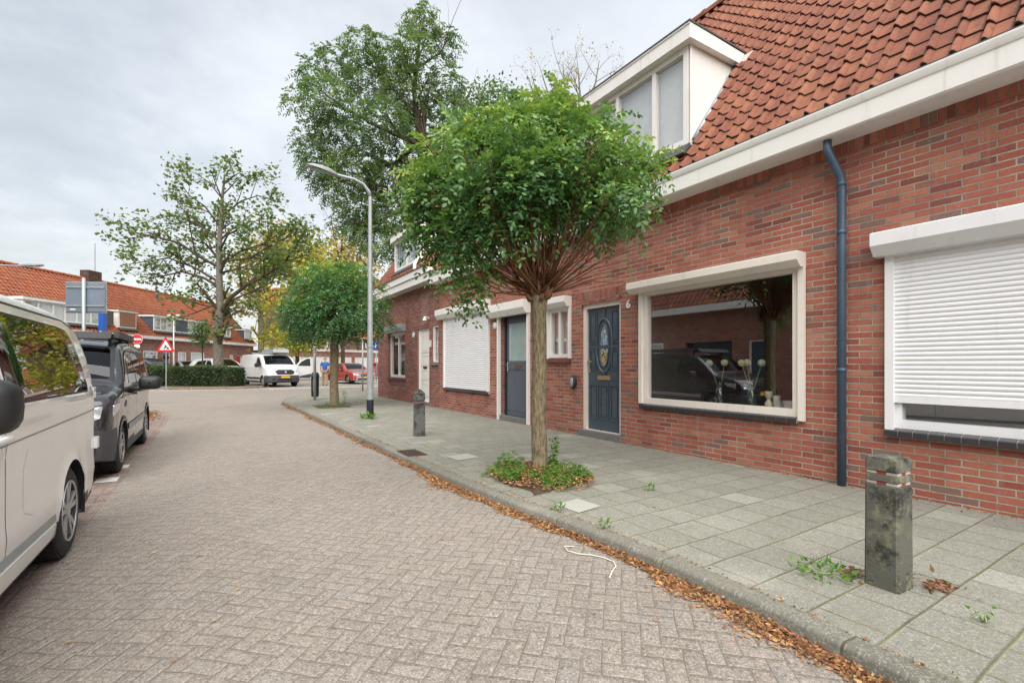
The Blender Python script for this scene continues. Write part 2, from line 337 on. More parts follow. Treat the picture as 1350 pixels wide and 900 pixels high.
# ---- paving
def grains(t, uv, c, scale, lims, dark, light, k):
    v = t.n('ShaderNodeSeparateColor', 0, Color=t.voro(uv, scale, 'Color')); v2 = t.n('ShaderNodeSeparateColor', 1, Color=t.voro(uv, scale*.53, 'Color'))
    c = t.mix(t.m('MULTIPLY', t.m('LESS_THAN', v, lims[0]), k), c, dark); c = t.mix(t.m('MULTIPLY', t.m('GREATER_THAN', v, lims[1]), k*.9), c, light)
    c = t.mix(t.m('MULTIPLY', t.m('LESS_THAN', v2, lims[0]*.55), k), c, dark); return t.mix(t.m('MULTIPLY', t.m('GREATER_THAN', v2, .93), k*.6), c, light)
def herring(name, w, stops, joint, jcol, rot=45, speck=.5, dirtcol=lin(88, 84, 76), scale_moss=0.):
    t = NT(name); uv, u0, v0 = t.uv(); cr, sr = math.cos(R(rot))/w, math.sin(R(rot))/w
    wx = t.m('MULTIPLY', t.m('SUBTRACT', t.noise(uv, 1.7, 3), .5), .05); u0 = t.m('ADD', u0, wx)
    wy = t.m('MULTIPLY', t.m('SUBTRACT', t.noise(uv, 1.3, 3), .5), .05); v0 = t.m('ADD', v0, wy)
    x = t.m('SUBTRACT', t.m('MULTIPLY', u0, cr), t.m('MULTIPLY', v0, sr)); y = t.m('ADD', t.m('MULTIPLY', u0, sr), t.m('MULTIPLY', v0, cr))
    i = t.m('FLOOR', x); j = t.m('FLOOR', y); fx = t.m('SUBTRACT', x, i); fy = t.m('SUBTRACT', y, j)
    k = t.m('FLOORED_MODULO', t.m('SUBTRACT', i, j), 4.0)
    eq = lambda a: t.m('COMPARE', k, float(a), .25)
    e1, e2, e3 = eq(1), eq(2), eq(3); vert = t.m('ADD', e2, e3, clamp=True)
    lerp = lambda f, a, b: t.m('ADD', a, t.m('MULTIPLY', f, t.m('SUBTRACT', b, a)))
    along = t.m('ADD', lerp(vert, fx, fy), t.m('ADD', e1, e2)); across = lerp(vert, fy, fx)
    ii = t.m('SUBTRACT', i, e1); jj = t.m('SUBTRACT', j, e2)
    d = t.m('MULTIPLY', t.m('MINIMUM', t.m('MINIMUM', along, t.m('SUBTRACT', 2.0, along)), t.m('MINIMUM', across, t.m('SUBTRACT', 1.0, across))), w)
    rnd = t.white(ii, jj, vert); r2 = t.white(ii, jj, t.m('ADD', vert, 7.0)); r3 = t.white(ii, jj, t.m('ADD', vert, 13.0))
    e = t.m('ADD', d, t.m('MULTIPLY', t.m('SUBTRACT', t.noise(uv, 45., 4, .7), .5), .006))
    jw = t.m('MULTIPLY', t.step(t.noise(uv, 5.3, 4, .6), .30, .66, .25, 1.25), joint)
    stone = t.step(t.m('SUBTRACT', e, jw), -.001, .0025)
    c = t.ramp(rnd, stops)
    sp = t.noise(uv, 120., 4, .85); sp2 = t.noise(uv, 80., 5, .85)
    c = grains(t, uv, c, 170., (.20, .84), lin(72, 66, 62), lin(204, 194, 184), speck*.62)
    c = t.mix(t.step(t.noise(uv, 26., 5, .8), .52, .68, 0, .35), c, lin(104, 97, 90))
    c = t.mix(t.step(t.noise(uv, 7., 6, .75), .5, .75, 0, .45), c, dirtcol)
    c = t.mix(t.step(t.noise(uv, .7, 5, .6), .45, .7, 0, .30), c, lin(150, 142, 132))
    c = t.mix(t.step(t.noise(uv, .45, 5, .65), .52, .72, 0, .35), c, lin(112, 106, 97))
    jc = t.mix(t.noise(uv, 2.2, 5, .7), jcol, lin(132, 124, 110))
    jc = t.mix(t.step(t.noise(uv, 1.1, 5), .5, .7, 0, .5), jc, lin(98, 100, 62))
    c = t.mix(stone, jc, c)
    tilt = t.m('ADD', t.m('MULTIPLY', t.m('SUBTRACT', r2, .5), t.m('MULTIPLY', along, .25)), t.m('MULTIPLY', t.m('SUBTRACT', r3, .5), t.m('MULTIPLY', across, .4)))
    dome = t.step(d, 0, .018)
    h = t.m('ADD', t.m('ADD', t.m('MULTIPLY', dome, .8), tilt), t.m('MULTIPLY', sp2, .6))
    return t.done(t.bsdf(Base_Color=c, Roughness=.85, Specular_IOR_Level=.25, Normal=t.bump(h, .007)))
M['road'] = herring('herringbone_pavers', .088, [(0, lin(133, 126, 119)), (.4, lin(138, 130, 122)), (.7, lin(142, 134, 126)), (1, lin(138, 132, 126))], .0022, lin(84, 77, 70), speck=.6)
M['parking'] = herring('dark_red_pavers', .105, [(0, lin(118, 100, 94)), (.5, lin(132, 114, 106)), (1, lin(142, 124, 116))], .004, lin(64, 58, 52), rot=0)
M['plaza'] = herring('pale_plaza_pavers', .105, [(0, lin(140, 134, 126)), (1, lin(164, 156, 148))], .0035, lin(90, 84, 76), rot=20, speck=.25)
def slabmat(name, L, h, stops, joint=.004, off=.5, swap=False, moss=.6):
    t = NT(name); uv, u, v = t.uv()
    if swap: u, v = v, u
    u = t.m('ADD', u, t.m('MULTIPLY', t.m('SUBTRACT', t.noise(uv, .8, 2), .5), .05)); v = t.m('ADD', v, t.m('MULTIPLY', t.m('SUBTRACT', t.noise(uv, .7, 2), .5), .06))
    row, col, fx, fy, d = cells(t, u, v, L, h, off)
    rnd = t.white(col, row, 3.0); r2 = t.white(col, row, 8.0); r3 = t.white(col, row, 11.0)
    e = t.m('ADD', d, t.m('MULTIPLY', t.m('SUBTRACT', t.noise(uv, 40., 4, .7), .5), .005))
    st = t.step(e, joint-.001, joint+.003)
    c = t.ramp(rnd, stops)
    sp = t.noise(uv, 110., 5, .85); c = grains(t, uv, c, 185., (.20, .86), lin(82, 82, 74), lin(196, 195, 184), .30)
    c = t.mix(t.step(t.noise(uv, 24., 5, .8), .5, .66, 0, .4), c, lin(98, 97, 86))
    c = t.mix(t.step(t.noise(uv, 1.6, 7, .7), .46, .72, 0, .5), c, lin(118, 117, 105))
    c = t.mix(t.step(t.noise(uv, 3.6, 7, .75), .55, .75, 0, .4), c, lin(90, 91, 80))
    c = t.mix(t.step(t.noise(uv, .9, 5, .6), .56, .72, 0, .4), c, lin(172, 170, 160))
    jc = t.mix(t.step(t.noise(uv, 1.4, 5, .7), .35, .62), lin(92, 88, 76), lin(122, 120, 86)); c = t.mix(t.m('SUBTRACT', 1.0, t.m('MULTIPLY', t.m('SUBTRACT', 1.0, st), t.step(t.noise(uv, 2.1, 4), .25, .55, .35, 1.0))), jc, c)
    tilt = t.m('ADD', t.m('MULTIPLY', t.m('SUBTRACT', r2, .5), t.m('MULTIPLY', fx, 5.)), t.m('MULTIPLY', t.m('SUBTRACT', r3, .5), t.m('MULTIPLY', fy, 5.)))
    hh = t.m('ADD', t.m('ADD', t.m('MULTIPLY', t.step(d, 0, .012), 1.), tilt), t.m('MULTIPLY', sp, .5))
    return t.done(t.bsdf(Base_Color=c, Roughness=.88, Specular_IOR_Level=.2, Normal=t.bump(hh, .005)))
M['slab'] = slabmat('concrete_pavement_slabs', .30, .30, [(0, lin(127, 126, 117)), (.5, lin(132, 131, 122)), (.9, lin(138, 137, 128)), (1, lin(150, 149, 141))])
M['kerb'] = slabmat('concrete_kerbstones', 1.0, 10., [(0, lin(106, 104, 96)), (1, lin(126, 123, 114))], off=0.)
def concretemat(name, a, b, lichen=.6):
    t = NT(name); p = t.obj(); c = t.mix(t.noise(p, 9., 6, .7), a, b)
    c = t.mix(t.step(t.noise(p, 4.6, 7, .75), .46, .60, 0, .88), c, lin(44, 43, 40))
    c = t.mix(t.step(t.noise(p, 5.7, 7, .72), .50, .62, 0, lichen), c, lin(142, 144, 118))
    c = t.mix(t.step(t.noise(p, 12., 6, .75), .58, .68, 0, lichen), c, lin(134, 136, 66)); c = t.mix(t.step(t.noise(p, 26., 5, .8), .60, .68, 0, .6), c, lin(40, 40, 36))
    return t.done(t.bsdf(Base_Color=c, Roughness=.9, Specular_IOR_Level=.2, Normal=t.bump(t.noise(p, 60., 5, .75), .006)))
M['concrete'] = concretemat('weathered_concrete', lin(78, 79, 74), lin(118, 118, 108))
M['concrete2'] = concretemat('plain_concrete', lin(98, 98, 98), lin(122, 122, 120), .12)
M['soil'] = plain('tree_pit_soil', lin(92, 74, 58), .95, var=.3, vscale=25, bump=.02)
M['ground'] = plain('far_ground', lin(120, 116, 106), .95, var=.15, vscale=.3)
M['line'] = plain('road_marking_paint', lin(206, 204, 198), .7, var=.08, vscale=20, dirt=.3, dirtcol=lin(140, 134, 126))
# ------------------------------------------------------------------ camera, sky, sun
cam = bpy.data.objects.new('camera', bpy.data.cameras.new('camera')); COL.objects.link(cam)
cam.location = (0, 0, CAMH); cam.rotation_euler = (R(90), 0, -TH)
cam.data.sensor_width = 36; cam.data.lens = 36*FO/1350; cam.data.shift_y = 31/1350
cam.data.clip_start = .05; cam.data.clip_end = 2000; sc.camera = cam
SUN_AZ, SUN_EL = R(202), R(56)        # azimuth clockwise from +Y: behind and to the left of the standpoint
w = bpy.data.worlds.new('World'); sc.world = w; w.use_nodes = True; wt = w.node_tree; wt.nodes.clear()
class WT(NT):
    def __init__(s): s.t = wt
W = WT()
sky = W.n('ShaderNodeTexSky', props={'sky_type': 'NISHITA', 'sun_disc': False, 'sun_elevation': SUN_EL, 'sun_rotation': SUN_AZ, 'air_density': 1.5, 'dust_density': 3.0})
tc = W.n('ShaderNodeTexCoord', 'Generated'); sx = wt.nodes.new('ShaderNodeSeparateXYZ'); wt.links.new(tc, sx.inputs[0])
zz = W.m('ADD', W.m('MAXIMUM', sx.outputs[2], 0.0), .22)
cv = W.n('ShaderNodeCombineXYZ', X=W.m('DIVIDE', sx.outputs[0], zz), Y=W.m('DIVIDE', sx.outputs[1], zz), Z=0.0)
n1 = W.noise(cv, .62, 7, .56); n2 = W.noise(cv, 2.1, 6, .55)
cl = W.m('ADD', W.m('MULTIPLY', n1, .75), W.m('MULTIPLY', n2, .25))
cc = W.ramp(cl, [(.36, (1.2, 1.31, 1.41)), (.46, (1.65, 1.76, 1.87)), (.54, (2.35, 2.43, 2.51)), (.64, (3.15, 3.18, 3.2))])
# overcast: paler towards the horizon and towards the sun's side
hz = W.step(sx.outputs[2], 0.0, .55, 1.0, 0.0)
cc = W.mix(W.m('MULTIPLY', hz, .30), cc, (2.75, 2.76, 2.76, 1))
side = W.step(W.m('ADD', W.m('MULTIPLY', sx.outputs[0], .75), W.m('MULTIPLY', sx.outputs[1], .15)), -.15, .75)
cc = W.mix(W.m('MULTIPLY', side, .5), cc, (3.15, 3.2, 3.22, 1))
skyc = W.mix(.88, sky, cc)
bg = W.n('ShaderNodeBackground', Color=skyc, Strength=.088)
wo = wt.nodes.new('ShaderNodeOutputWorld'); wt.links.new(bg, wo.inputs[0])
sl = bpy.data.lights.new('sun', 'SUN'); sl.energy = 1.5; sl.angle = R(85); sl.color = (1, .96, .90)
so = bpy.data.objects.new('sun', sl); COL.objects.link(so)
sd = Vector((math.sin(SUN_AZ)*math.cos(SUN_EL), math.cos(SUN_AZ)*math.cos(SUN_EL), math.sin(SUN_EL)))
so.rotation_euler = sd.to_track_quat('Z', 'Y').to_euler()
vs = sc.view_settings; vs.view_transform = 'Standard'; vs.look = 'None'; vs.gamma = 1; vs.use_curve_mapping = False; vs.exposure = 2.05
sc.render.engine = 'CYCLES'
try:
    sc.cycles.use_denoising = True; sc.cycles.max_bounces = 7; sc.cycles.transparent_max_bounces = 10; sc.cycles.caustics_reflective = False; sc.cycles.caustics_refractive = False
except Exception: pass

# ------------------------------------------------------------------ ground, street, pavements
def structure(name, o): o.name = name; o['kind'] = 'structure'; return o
def sstep(x, a, b):
    t = min(1, max(0, (x-a)/(b-a))); return t*t*(3-2*t)
def zroad(X, Y):
    left = -.13*sstep(-X, -.1, 1.0)*(1-sstep(Y, 13, 19))
    return left + .016*sstep(X, .9, 2.0)*(1-sstep(Y, 17, 20))
mb = MB(); mb.face([(-900, -900, -.2), (900, -900, -.2), (900, 900, -.2), (-900, 900, -.2)])
structure('ground', mb.build('ground', M['ground']))
KX = [(-6, 2.25), (.3, 2.25), (.85, 2.28), (1.39, 2.34), (2.0, 2.335), (2.48, 2.33), (3.1, 2.27), (3.85, 2.19), (4.85, 2.15), (6.4, 2.13), (9.45, 2.08), (14.1, 2.02), (17.2, 1.97)]
ky = np.array([a for a, b in KX]); kx = np.array([b for a, b in KX])
def kerbx(Y): return float(np.interp(Y, ky, kx))
# street sheet with camber
ys = list(np.arange(-8, 30.01, .5)); xs = list(np.arange(-.95, 2.5, .115))
rows = [[(x, y, zroad(x, y)) for x in xs] for y in ys if y <= 19]
uvr = [[(x, y) for x in xs] for y in ys if y <= 19]
structure('road', MB().grid(rows, uvrows=uvr).build('road', M['road'], smooth=True))
# crossing street and square beyond: one sheet
X0, X1 = -40, 60
mb = MB()
mb.face([(X0, 19, 0), (X1, 19, 0), (X1, 28.7, 0), (X0, 28.7, 0)])
structure('crossing_street', mb.build('crossing_street', M['road']))
mb = MB(); mb.face([(X0, 28.7, 0), (X1, 28.7, 0), (X1, 90, 0), (X0, 90, 0)])
structure('parking_square', mb.build('parking_square', M['plaza']))
mb = MB(); mb.face([(2.6, 28.5, .004), (14, 29.5, .004), (14, 29.85, .004), (2.6, 28.85, .004)])
structure('white_line', mb.build('white_line', M['line']))
# left edge of the carriageway: parking lane, left pavement
prow = []; puv = []
for y in np.arange(-8, 16.01, .5):
    prow.append([(x, y, zroad(x, y) + (.0 if x > -1.0 else 0)) for x in np.linspace(-3.05, -.95, 9)]); puv.append([(x, y) for x in np.linspace(-3.05, -.95, 9)])
structure('parking_lane', MB().grid(prow, uvrows=puv).build('parking_lane', M['parking'], smooth=True))
prow = [[(x, y, zroad(x, y)) for x in np.linspace(-3.05, -.95, 7)] for y in np.arange(16, 19.01, .5)]
structure('road_widening', MB().grid(prow, uvrows=[[(p[0], p[1]) for p in r] for r in prow]).build('road_widening', M['road'], smooth=True))
mb = MB()
for y in (3.75, 7.85, 8.75):
    mb.face([(-1.22, y-.28, zroad(-1.22, y)+.004), (-1.0, y-.28, zroad(-1, y)+.004), (-1.0, y+.0, zroad(-1, y)+.004), (-1.22, y+.0, zroad(-1.22, y)+.004)])
structure('parking_marks', mb.build('parking_marks', M['line']))
mb = MB(); mb.box(-3.2, -3.05, -8, 12.6, -.25, .02); 
pts = [(-3.05, 12.6), (-2.2, 13.3), (-1.75, 14.2), (-1.5, 15.4), (-1.6, 16.6), (-2.2, 17.6), (-3.4, 18.2), (-12, 18.6)]
def kerbstrip(mb, pts, w, z0, z1, side=1, mi=0):
    """kerbstones along pts; the road lies on the given side"""
    P = [Vector((p[0], p[1], 0)) for p in pts]; L = 0; prof = [(0, z0), (.004, z1-.022), (.012, z1-.008), (.028, z1), (w, z1), (w, z0)]
    rows = []; uvs = []
    for i, p in enumerate(P):
        t = (P[min(i+1, len(P)-1)]-P[max(i-1, 0)]).normalized(); nrm = Vector((-t.y, t.x, 0))*side
        if i: L += (p-P[i-1]).length
        rows.append([(p.x-nrm.x*a, p.y-nrm.y*a, z) for a, z in prof]); uvs.append([(L, .3+a+(z1-z)) for a, z in prof])
    mb.grid(rows, mi, uvrows=uvs); return rows
inner = [r[4] for r in kerbstrip(mb, pts, .12, -.2, .02)]
o = structure('left_kerb', mb.build('left_kerb', M['kerb'], weld=False, sharp=50))
mb = MB(); mb.face([(-3.2, -8, .016), (-3.2, 12.5, .016)] + [(p[0], p[1], .016) for p in inner] + [(-12, -8, .016)])
structure('left_pavement', mb.build('left_pavement', M['slab']))
# right pavement
ka = [(kerbx(y), y) for y in np.concatenate([np.arange(-6, 3.0, .3), np.arange(3, 17.21, .6)])] + [(2.0, 17.9), (2.2, 18.8), (2.6, 19.8), (3.2, 20.8), (4.1, 21.8), (5.2, 22.5), (6.6, 23.0), (9, 23.4), (40, 25)]
mb = MB(); rows = kerbstrip(mb, ka, .125, -.2, .10)
structure('kerb', mb.build('kerb', M['kerb'], sharp=50))
mb = MB(); mb.face([(p[4][0]-.002, p[4][1], .098) for p in rows] + [(40, 17.5, .098), (5.5, 17.5, .098), (5.5, -6, .098)])
structure('pavement', mb.build('pavement', M['slab']))
mb = MB()
def quadsheet(mb, pts, z): mb.face([(x, y, z) for x, y in pts])
quadsheet(mb, [(2.62, 5.45), (2.95, 5.5), (2.93, 5.82), (2.6, 5.77)], .103)
quadsheet(mb, [(2.52, 3.0), (2.8, 3.04), (2.78, 3.32), (2.5, 3.28)], .103)
structure('pale_slabs', mb.build('pale_slabs', plain('pale_new_slab', lin(158, 158, 152), .85, var=.06, vscale=14)))
# narrow strip of worn mortar along the foot of the house walls
# planted island with its kerb
il = [rc2w(r, c) for r, c in ((-24, 27.6), (-20.5, 26.0), (-17.2, 25.7), (-15.2, 26.2), (-14.4, 27.3), (-14.7, 28.8), (-16, 30.4), (-24, 31.4))]
mb = MB(); rows = kerbstrip(mb, [(a, b) for a, b in il], .13, -.2, .10, side=-1)
structure('island_kerb', mb.build('island_kerb', M['kerb'], sharp=50))
mb = MB(); mb.face([(p[4][0], p[4][1], .097) for p in rows]); structure('island_soil', mb.build('island_soil', M['soil']))
# tree pits
def pit(pts, z=.101):
    mb = MB(); c = (sum(p[0] for p in pts)/len(pts), sum(p[1] for p in pts)/len(pts))
    rnd = random.Random(3); rows = []
    for f, h in ((1, 0), (.8, .018), (.45, .04), (.0, .05)):
        rows.append([(c[0]+(p[0]-c[0])*f, c[1]+(p[1]-c[1])*f, z+h) for p in pts])
    mb.grid(rows, closed=True, uvrows=[[(p[0], p[1]) for p in r] for r in rows]); return mb
rnd = random.Random(5)
def blobpoly(corners, n=9, j=.04):
    out = []
    for i in range(4):
        a, b = corners[i], corners[(i+1) % 4]
        for k in range(n): t = k/n; out.append((a[0]+(b[0]-a[0])*t+rnd.uniform(-j, j), a[1]+(b[1]-a[1])*t+rnd.uniform(-j, j)))
    return out
structure('tree_pit', pit(blobpoly([(2.55, 4.45), (3.38, 4.93), (3.42, 3.78), (2.52, 3.62)])).build('tree_pit', M['soil'], smooth=True))
structure('tree_pit_far', pit(blobpoly([(2.5, 15.0), (3.4, 15.1), (3.4, 14.0), (2.5, 14.0)])).build('tree_pit_far', M['soil'], smooth=True))
# ------------------------------------------------------------------ houses
class House:
    """x = metres behind the facade plane (street side negative), y along the row, z up from the street"""
    def __init__(s, name, label, origin, rot, y0, zb=.1, cat='house', group=None):
        s.off = (0, y0, zb); c, n = math.cos(rot), math.sin(rot)
        s.root = thing(name, label, cat, (origin[0]-n*y0, origin[1]+c*y0, zb), rot, group)
    def add(s, name, mb, mats, parent=None, label=None, **k):
        o = mb.build(name, mats, parent or s.root, off=s.off, **k)
        if label: o['label'] = label
        return o
def wall_mb(y0, y1, z0, z1, holes, depth=.16, x=0., mb=None, mi=0):
    mb = mb or MB()
    ys = sorted({y0, y1, *[h[0] for h in holes], *[h[1] for h in holes]}); zs = sorted({z0, z1, *[h[2] for h in holes], *[h[3] for h in holes]})
    for a, b in zip(ys, ys[1:]):
        for c, d in zip(zs, zs[1:]):
            if any(h[0] <= a+1e-6 and b-1e-6 <= h[1] and h[2] <= c+1e-6 and d-1e-6 <= h[3] for h in holes): continue
            mb.face([(x, a, c), (x, a, d), (x, b, d), (x, b, c)], mi)
    for a, b, c, d in holes:
        mb.face([(x, a, c), (x+depth, a, c), (x+depth, a, d), (x, a, d)], mi); mb.face([(x, b, c), (x, b, d), (x+depth, b, d), (x+depth, b, c)], mi)
        mb.face([(x, a, d), (x+depth, a, d), (x+depth, b, d), (x, b, d)], mi, swap=True); mb.face([(x, a, c), (x, b, c), (x+depth, b, c), (x+depth, a, c)], mi, swap=True)
    return mb
def frame_mb(y0, y1, z0, z1, w, x0, x1, bars=(), mb=None, wb=None):
    """rectangular frame butted at the corners + upright bars"""
    mb = mb or MB(); wb = wb or w
    mb.box(x0, x1, y0, y1, z0, z0+wb); mb.box(x0, x1, y0, y1, z1-w, z1)
    mb.box(x0, x1, y0, y0+w, z0+wb, z1-w); mb.box(x0, x1, y1-w, y1, z0+wb, z1-w)
    for b in bars: mb.box(x0+.004, x1-.004, b-w*.45, b+w*.45, z0+wb, z1-w)
    return mb
def pane_mb(y0, y1, z0, z1, x): return MB().box(x, x+.006, y0, y1, z0, z1)
def shutterbox(y0, y1, z0, z1, d):
    h = z1-z0; return MB().prism([(0.002, z0), (0.002, z1), (-d+.015, z1), (-d, z1-.012), (-d, z0+h*.42), (-d*.62, z0)], y0, y1, 'y')
def slats_mb(y0, y1, z0, z1, x, pitch=.042):
    n = max(2, round((z1-z0)/pitch)); p = (z1-z0)/n; rows = []
    for i in range(n):
        z = z0+i*p
        for dz, dx in ((0, .003), (.10, -.003), (.35, -.0085), (.62, -.0085), (.88, -.004), (.97, .003)): rows.append((x+dx, z+dz*p))
    mb = MB()
    mb.grid([[(a, y0, b), (a, y1, b)] for a, b in rows]); return mb
def sill_mb(y0, y1, z, d, th=.055, tile=.11):
    """glazed sill tiles, sloping outward, with light joints"""
    mb = MB(); n = round((y1-y0)/tile); p = (y1-y0)/n
    for i in range(n):
        a, b = y0+i*p+.004, y0+(i+1)*p-.004
        mb.prism([(.05, z-th+.03), (.05, z+.03), (-d, z), (-d-.006, z-.01), (-d-.006, z-th), (.0, z-th)], a, b, 'y', 0)
    mb.prism([(.05, z-th), (.05, z+.026), (-d+.004, z-.005), (-d+.004, z-th+.003)], y0+.002, y1-.002, 'y', 1)
    return mb
M['sill_tile'] = plain('black_glazed_sill_tile', lin(52, 50, 54), .35, var=.15, coat=.5, vscale=20)
M['mortar'] = plain('light_mortar', lin(170, 162, 150), .9)
def roof_mb(y0, y1, xe, ze, xr, zr, col=.188, course=.225, seg=12, seed=1, amp=.038):
    """pantile field with rolls, stepped courses and tiles that sit a little unevenly"""
    rng = random.Random(seed); L = math.hypot(xr-xe, zr-ze); nc = max(2, round(L/course)); ncol = max(2, round((y1-y0)/col))
    ux, uz = (xr-xe)/L, (zr-ze)/L; nx, nz = -uz*(1 if xr > xe else -1), abs(ux); sgn = 1
    if xr < xe: nx = uz
    mb = MB(); cw = (y1-y0)/ncol; ch = L/nc
    prof = [(k/seg) for k in range(seg+1)]
    hh = [amp*1.15*math.sqrt(max(0, 1-((p-.20)/.135)**2)) + amp*.12*((p-.62)/.42)**2*(p > .3) - amp*.25*math.exp(-((p-.40)/.06)**2) for p in prof]
    lift = [[rng.uniform(-.006, .008) for _ in range(ncol)] for _ in range(nc)]
    slip = [[rng.uniform(-.005, .005) for _ in range(ncol)] for _ in range(nc)]
    for i in range(nc):
        for j in range(ncol):
            rows = []; uvs = []
            for t, h in ((-.012, -.004), (-.012, .016), (.25, .014), (1.0, .001)):
                s = (i+t)*ch + (slip[i][j] if t < .9 else 0); s = max(s, -.03)
                dl = h + (lift[i][j] if t < .9 else 0)
                rows.append([(xe+ux*s+nx*(hp+dl+(.012 if t < .9 and abs(p-.2) < .13 else 0)), y0+(j+p)*cw, ze+uz*s+nz*(hp+dl+(.012 if t < .9 and abs(p-.2) < .13 else 0))) for p, hp in zip(prof, hh)])
                uvs.append([(j+.02+.96*p, i+.02+.96*min(1, max(0, t))) for p in prof])
            mb.grid(rows, uvrows=uvs)
    return mb
def ridge_mb(y0, y1, x, z, r=.12, step=.36):
    mb = MB(); n = round((y1-y0)/step)
    for i in range(n):
        a, b = y0+i*(y1-y0)/n, y0+(i+1)*(y1-y0)/n+.03; rows = []; uvs = []
        for yy, rr in ((a, r*1.06), (a+.05, r*1.06), (a+.051, r*.97), (b, r*.93)):
            rows.append([(x+rr*math.cos(R(-15+210*k/8)), yy, z+rr*math.sin(R(-15+210*k/8))) for k in range(9)]); uvs.append([(i+.5, 100.5)]*9)
        mb.grid(rows, uvrows=uvs)
    return mb
def letter(txt, size, mat, name, parent, loc, rot, depth=.004, bold=0.0):
    cu = bpy.data.curves.new(name, 'FONT'); cu.body = txt; cu.size = size; cu.extrude = depth; cu.offset = bold; cu.align_x = 'CENTER'; cu.align_y = 'CENTER'; cu.resolution_u = 3
    t = bpy.data.objects.new(name, cu); COL.objects.link(t); bpy.context.view_layer.update()
    me = bpy.data.meshes.new_from_object(t.evaluated_get(bpy.context.evaluated_depsgraph_get())); bpy.data.objects.remove(t)
    o = link(name, me, mat, parent); o.location = loc; o.rotation_euler = rot; return o
def room(h, y0, y1, depth, z0, z1, x0=.17, mats=('room', 'room_floor')):
    mb = MB(); mb.box(x0, depth, y0, y1, z0, z1, 0, skip='xz'); mb.face([(x0, y0, z0), (depth, y0, z0), (depth, y1, z0), (x0, y1, z0)], 1)
    return h.add('interior', mb, [M[m] for m in mats])

ROW = (5.38, 0.0)
XR, ZR, XE = 2.72, 8.05, -.27
def gutter(h, y0, y1, z0, z1, proj, groove=False, caps=True):
    mb = MB()
    prof = [(0.0, z0), (-proj+.02, z0), (-proj, z0+.015), (-proj, z1-.085), (-proj-.012, z1-.075), (-proj-.022, z1-.05), (-proj-.03, z1-.02), (-proj-.03, z1-.004), (-proj+.02, z1-.004), (-proj+.02, z1-.05), (0.0, z1-.05)]
    if groove: zm = (z0+z1)/2; prof = [(0.0, z0), (-proj+.04, z0), (-proj+.04, zm-.012), (-proj+.055, zm-.006), (-proj+.055, zm+.004), (-proj, zm+.01), (-proj, z1-.004), (-proj+.03, z1-.004), (-proj+.03, z1-.06), (0, z1-.06)]
    mb.prism(prof, y0, y1, 'y'); g = h.add('gutter_board', mb, M['white'], sharp=35)
    lip = MB().box(-proj-.026, -proj+.04, y0, y1, z1-.004, z1+.010); h.add('gutter_lining', lip, M['gutter'], g)
    return g

# ---- house 6 (middle of the picture) -------------------------------------
h6 = House('terraced_house', 'red brick house with number 6, blue grey panel door and wide clear window', ROW, 0, 2.28)
Y0, Y1 = 2.28, 7.6
holes = [(2.72, 4.93, .72, 2.38), (5.40, 6.34, .13, 2.33), (6.64, 7.26, 1.42, 2.34)]
h6.add('wall', wall_mb(Y0, Y1, 0.0, 3.60, holes), M['brick'])
mb = MB(); mb.box(-.012, 0.02, Y0, Y1, 3.42, 3.56, 0, swap=True, skip='X'); h6.add('brick_frieze', mb, M['brick_soldier'])
mb = MB(); mb.box(-.006, .05, 5.36, 6.46, 2.36, 2.53, 0, swap=True, skip='X'); h6.add('soldier_lintel', mb, M['brick_soldier'])
gutter(h6, Y0, Y1, 3.53, 3.80, .30)
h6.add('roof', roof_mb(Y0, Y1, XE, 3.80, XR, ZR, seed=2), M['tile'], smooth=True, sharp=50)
h6.add('ridge', ridge_mb(Y0, Y1, XR, ZR), M['tile'], sharp=50)
# wide window
wf = h6.add('window', frame_mb(2.72, 4.93, .735, 2.38, .075, -.012, .075, wb=.085), M['cream'], bevel=.005, label='wide cream framed window with one clear pane')
h6.add('pane', pane_mb(2.79, 4.86, .815, 2.31, .03), M['glass'], wf)
h6.add('guide_rail', MB().box(-.05, -.014, 2.655, 2.722, .70, 2.36), M['cream'], wf, bevel=.004)
h6.add('guide_rail', MB().box(-.05, -.014, 4.928, 4.99, .74, 2.36), M['cream'], wf, bevel=.004)
h6.add('shutter_box', shutterbox(2.66, 5.10, 2.345, 2.505, .19), M['cream'], wf, bevel=.003)
h6.add('sill', sill_mb(2.73, 4.97, .725, .055), [M['sill_tile'], M['mortar']], wf)
room(h6, 2.4, 5.2, 4.2, .2, 2.7)
# front door 6
df = h6.add('door_frame', frame_mb(5.40, 6.34, .2, 2.33, .075, .05, .15, wb=.01), M['cream'], bevel=.004)
leaf = h6.add('door', MB().box(.10, .145, 5.475, 6.265, .205, 2.255), M['door_blue'], bevel=.003)
yc, zc = 5.87, 1.62
mb = MB()
def rectmold(mb, a, b, c, d, x=.10, w=.028, t=.014):
    frame_mb(a, b, c, d, w, x-t, x-.001, mb=mb); mb.box(x-.010, x-.001, a+w+.02, b-w-.02, c+w+.02, d-w-.02)
for a, b in ((5.52, 5.73), (5.765, 5.975), (6.01, 6.22)): rectmold(mb, a, b, .40, .98)
for a, b in ((5.52, 5.70), (6.04, 6.22)):
    rectmold(mb, a, b, 1.22, 1.55, w=.02); rectmold(mb, a, b, 1.66, 2.19, w=.02)
mb.box(.088, .099, 5.52, 6.22, 1.575, 1.63); mb.box(.088, .099, 5.84, 5.90, 2.05, 2.22); mb.box(.088, .099, 5.84, 5.90, 1.07, 1.22)
def ellring(ry, rz, tube, x):
    pts = [(x, yc+ry*math.cos(2*math.pi*k/36), zc+rz*(abs(math.sin(2*math.pi*k/36))**.8*math.copysign(1, math.sin(2*math.pi*k/36)))) for k in range(37)]
    return MB().tube(pts, tube, 6, cap=False)
h6.add('panel_mouldings', mb, M['door_blue'], leaf, bevel=.004)
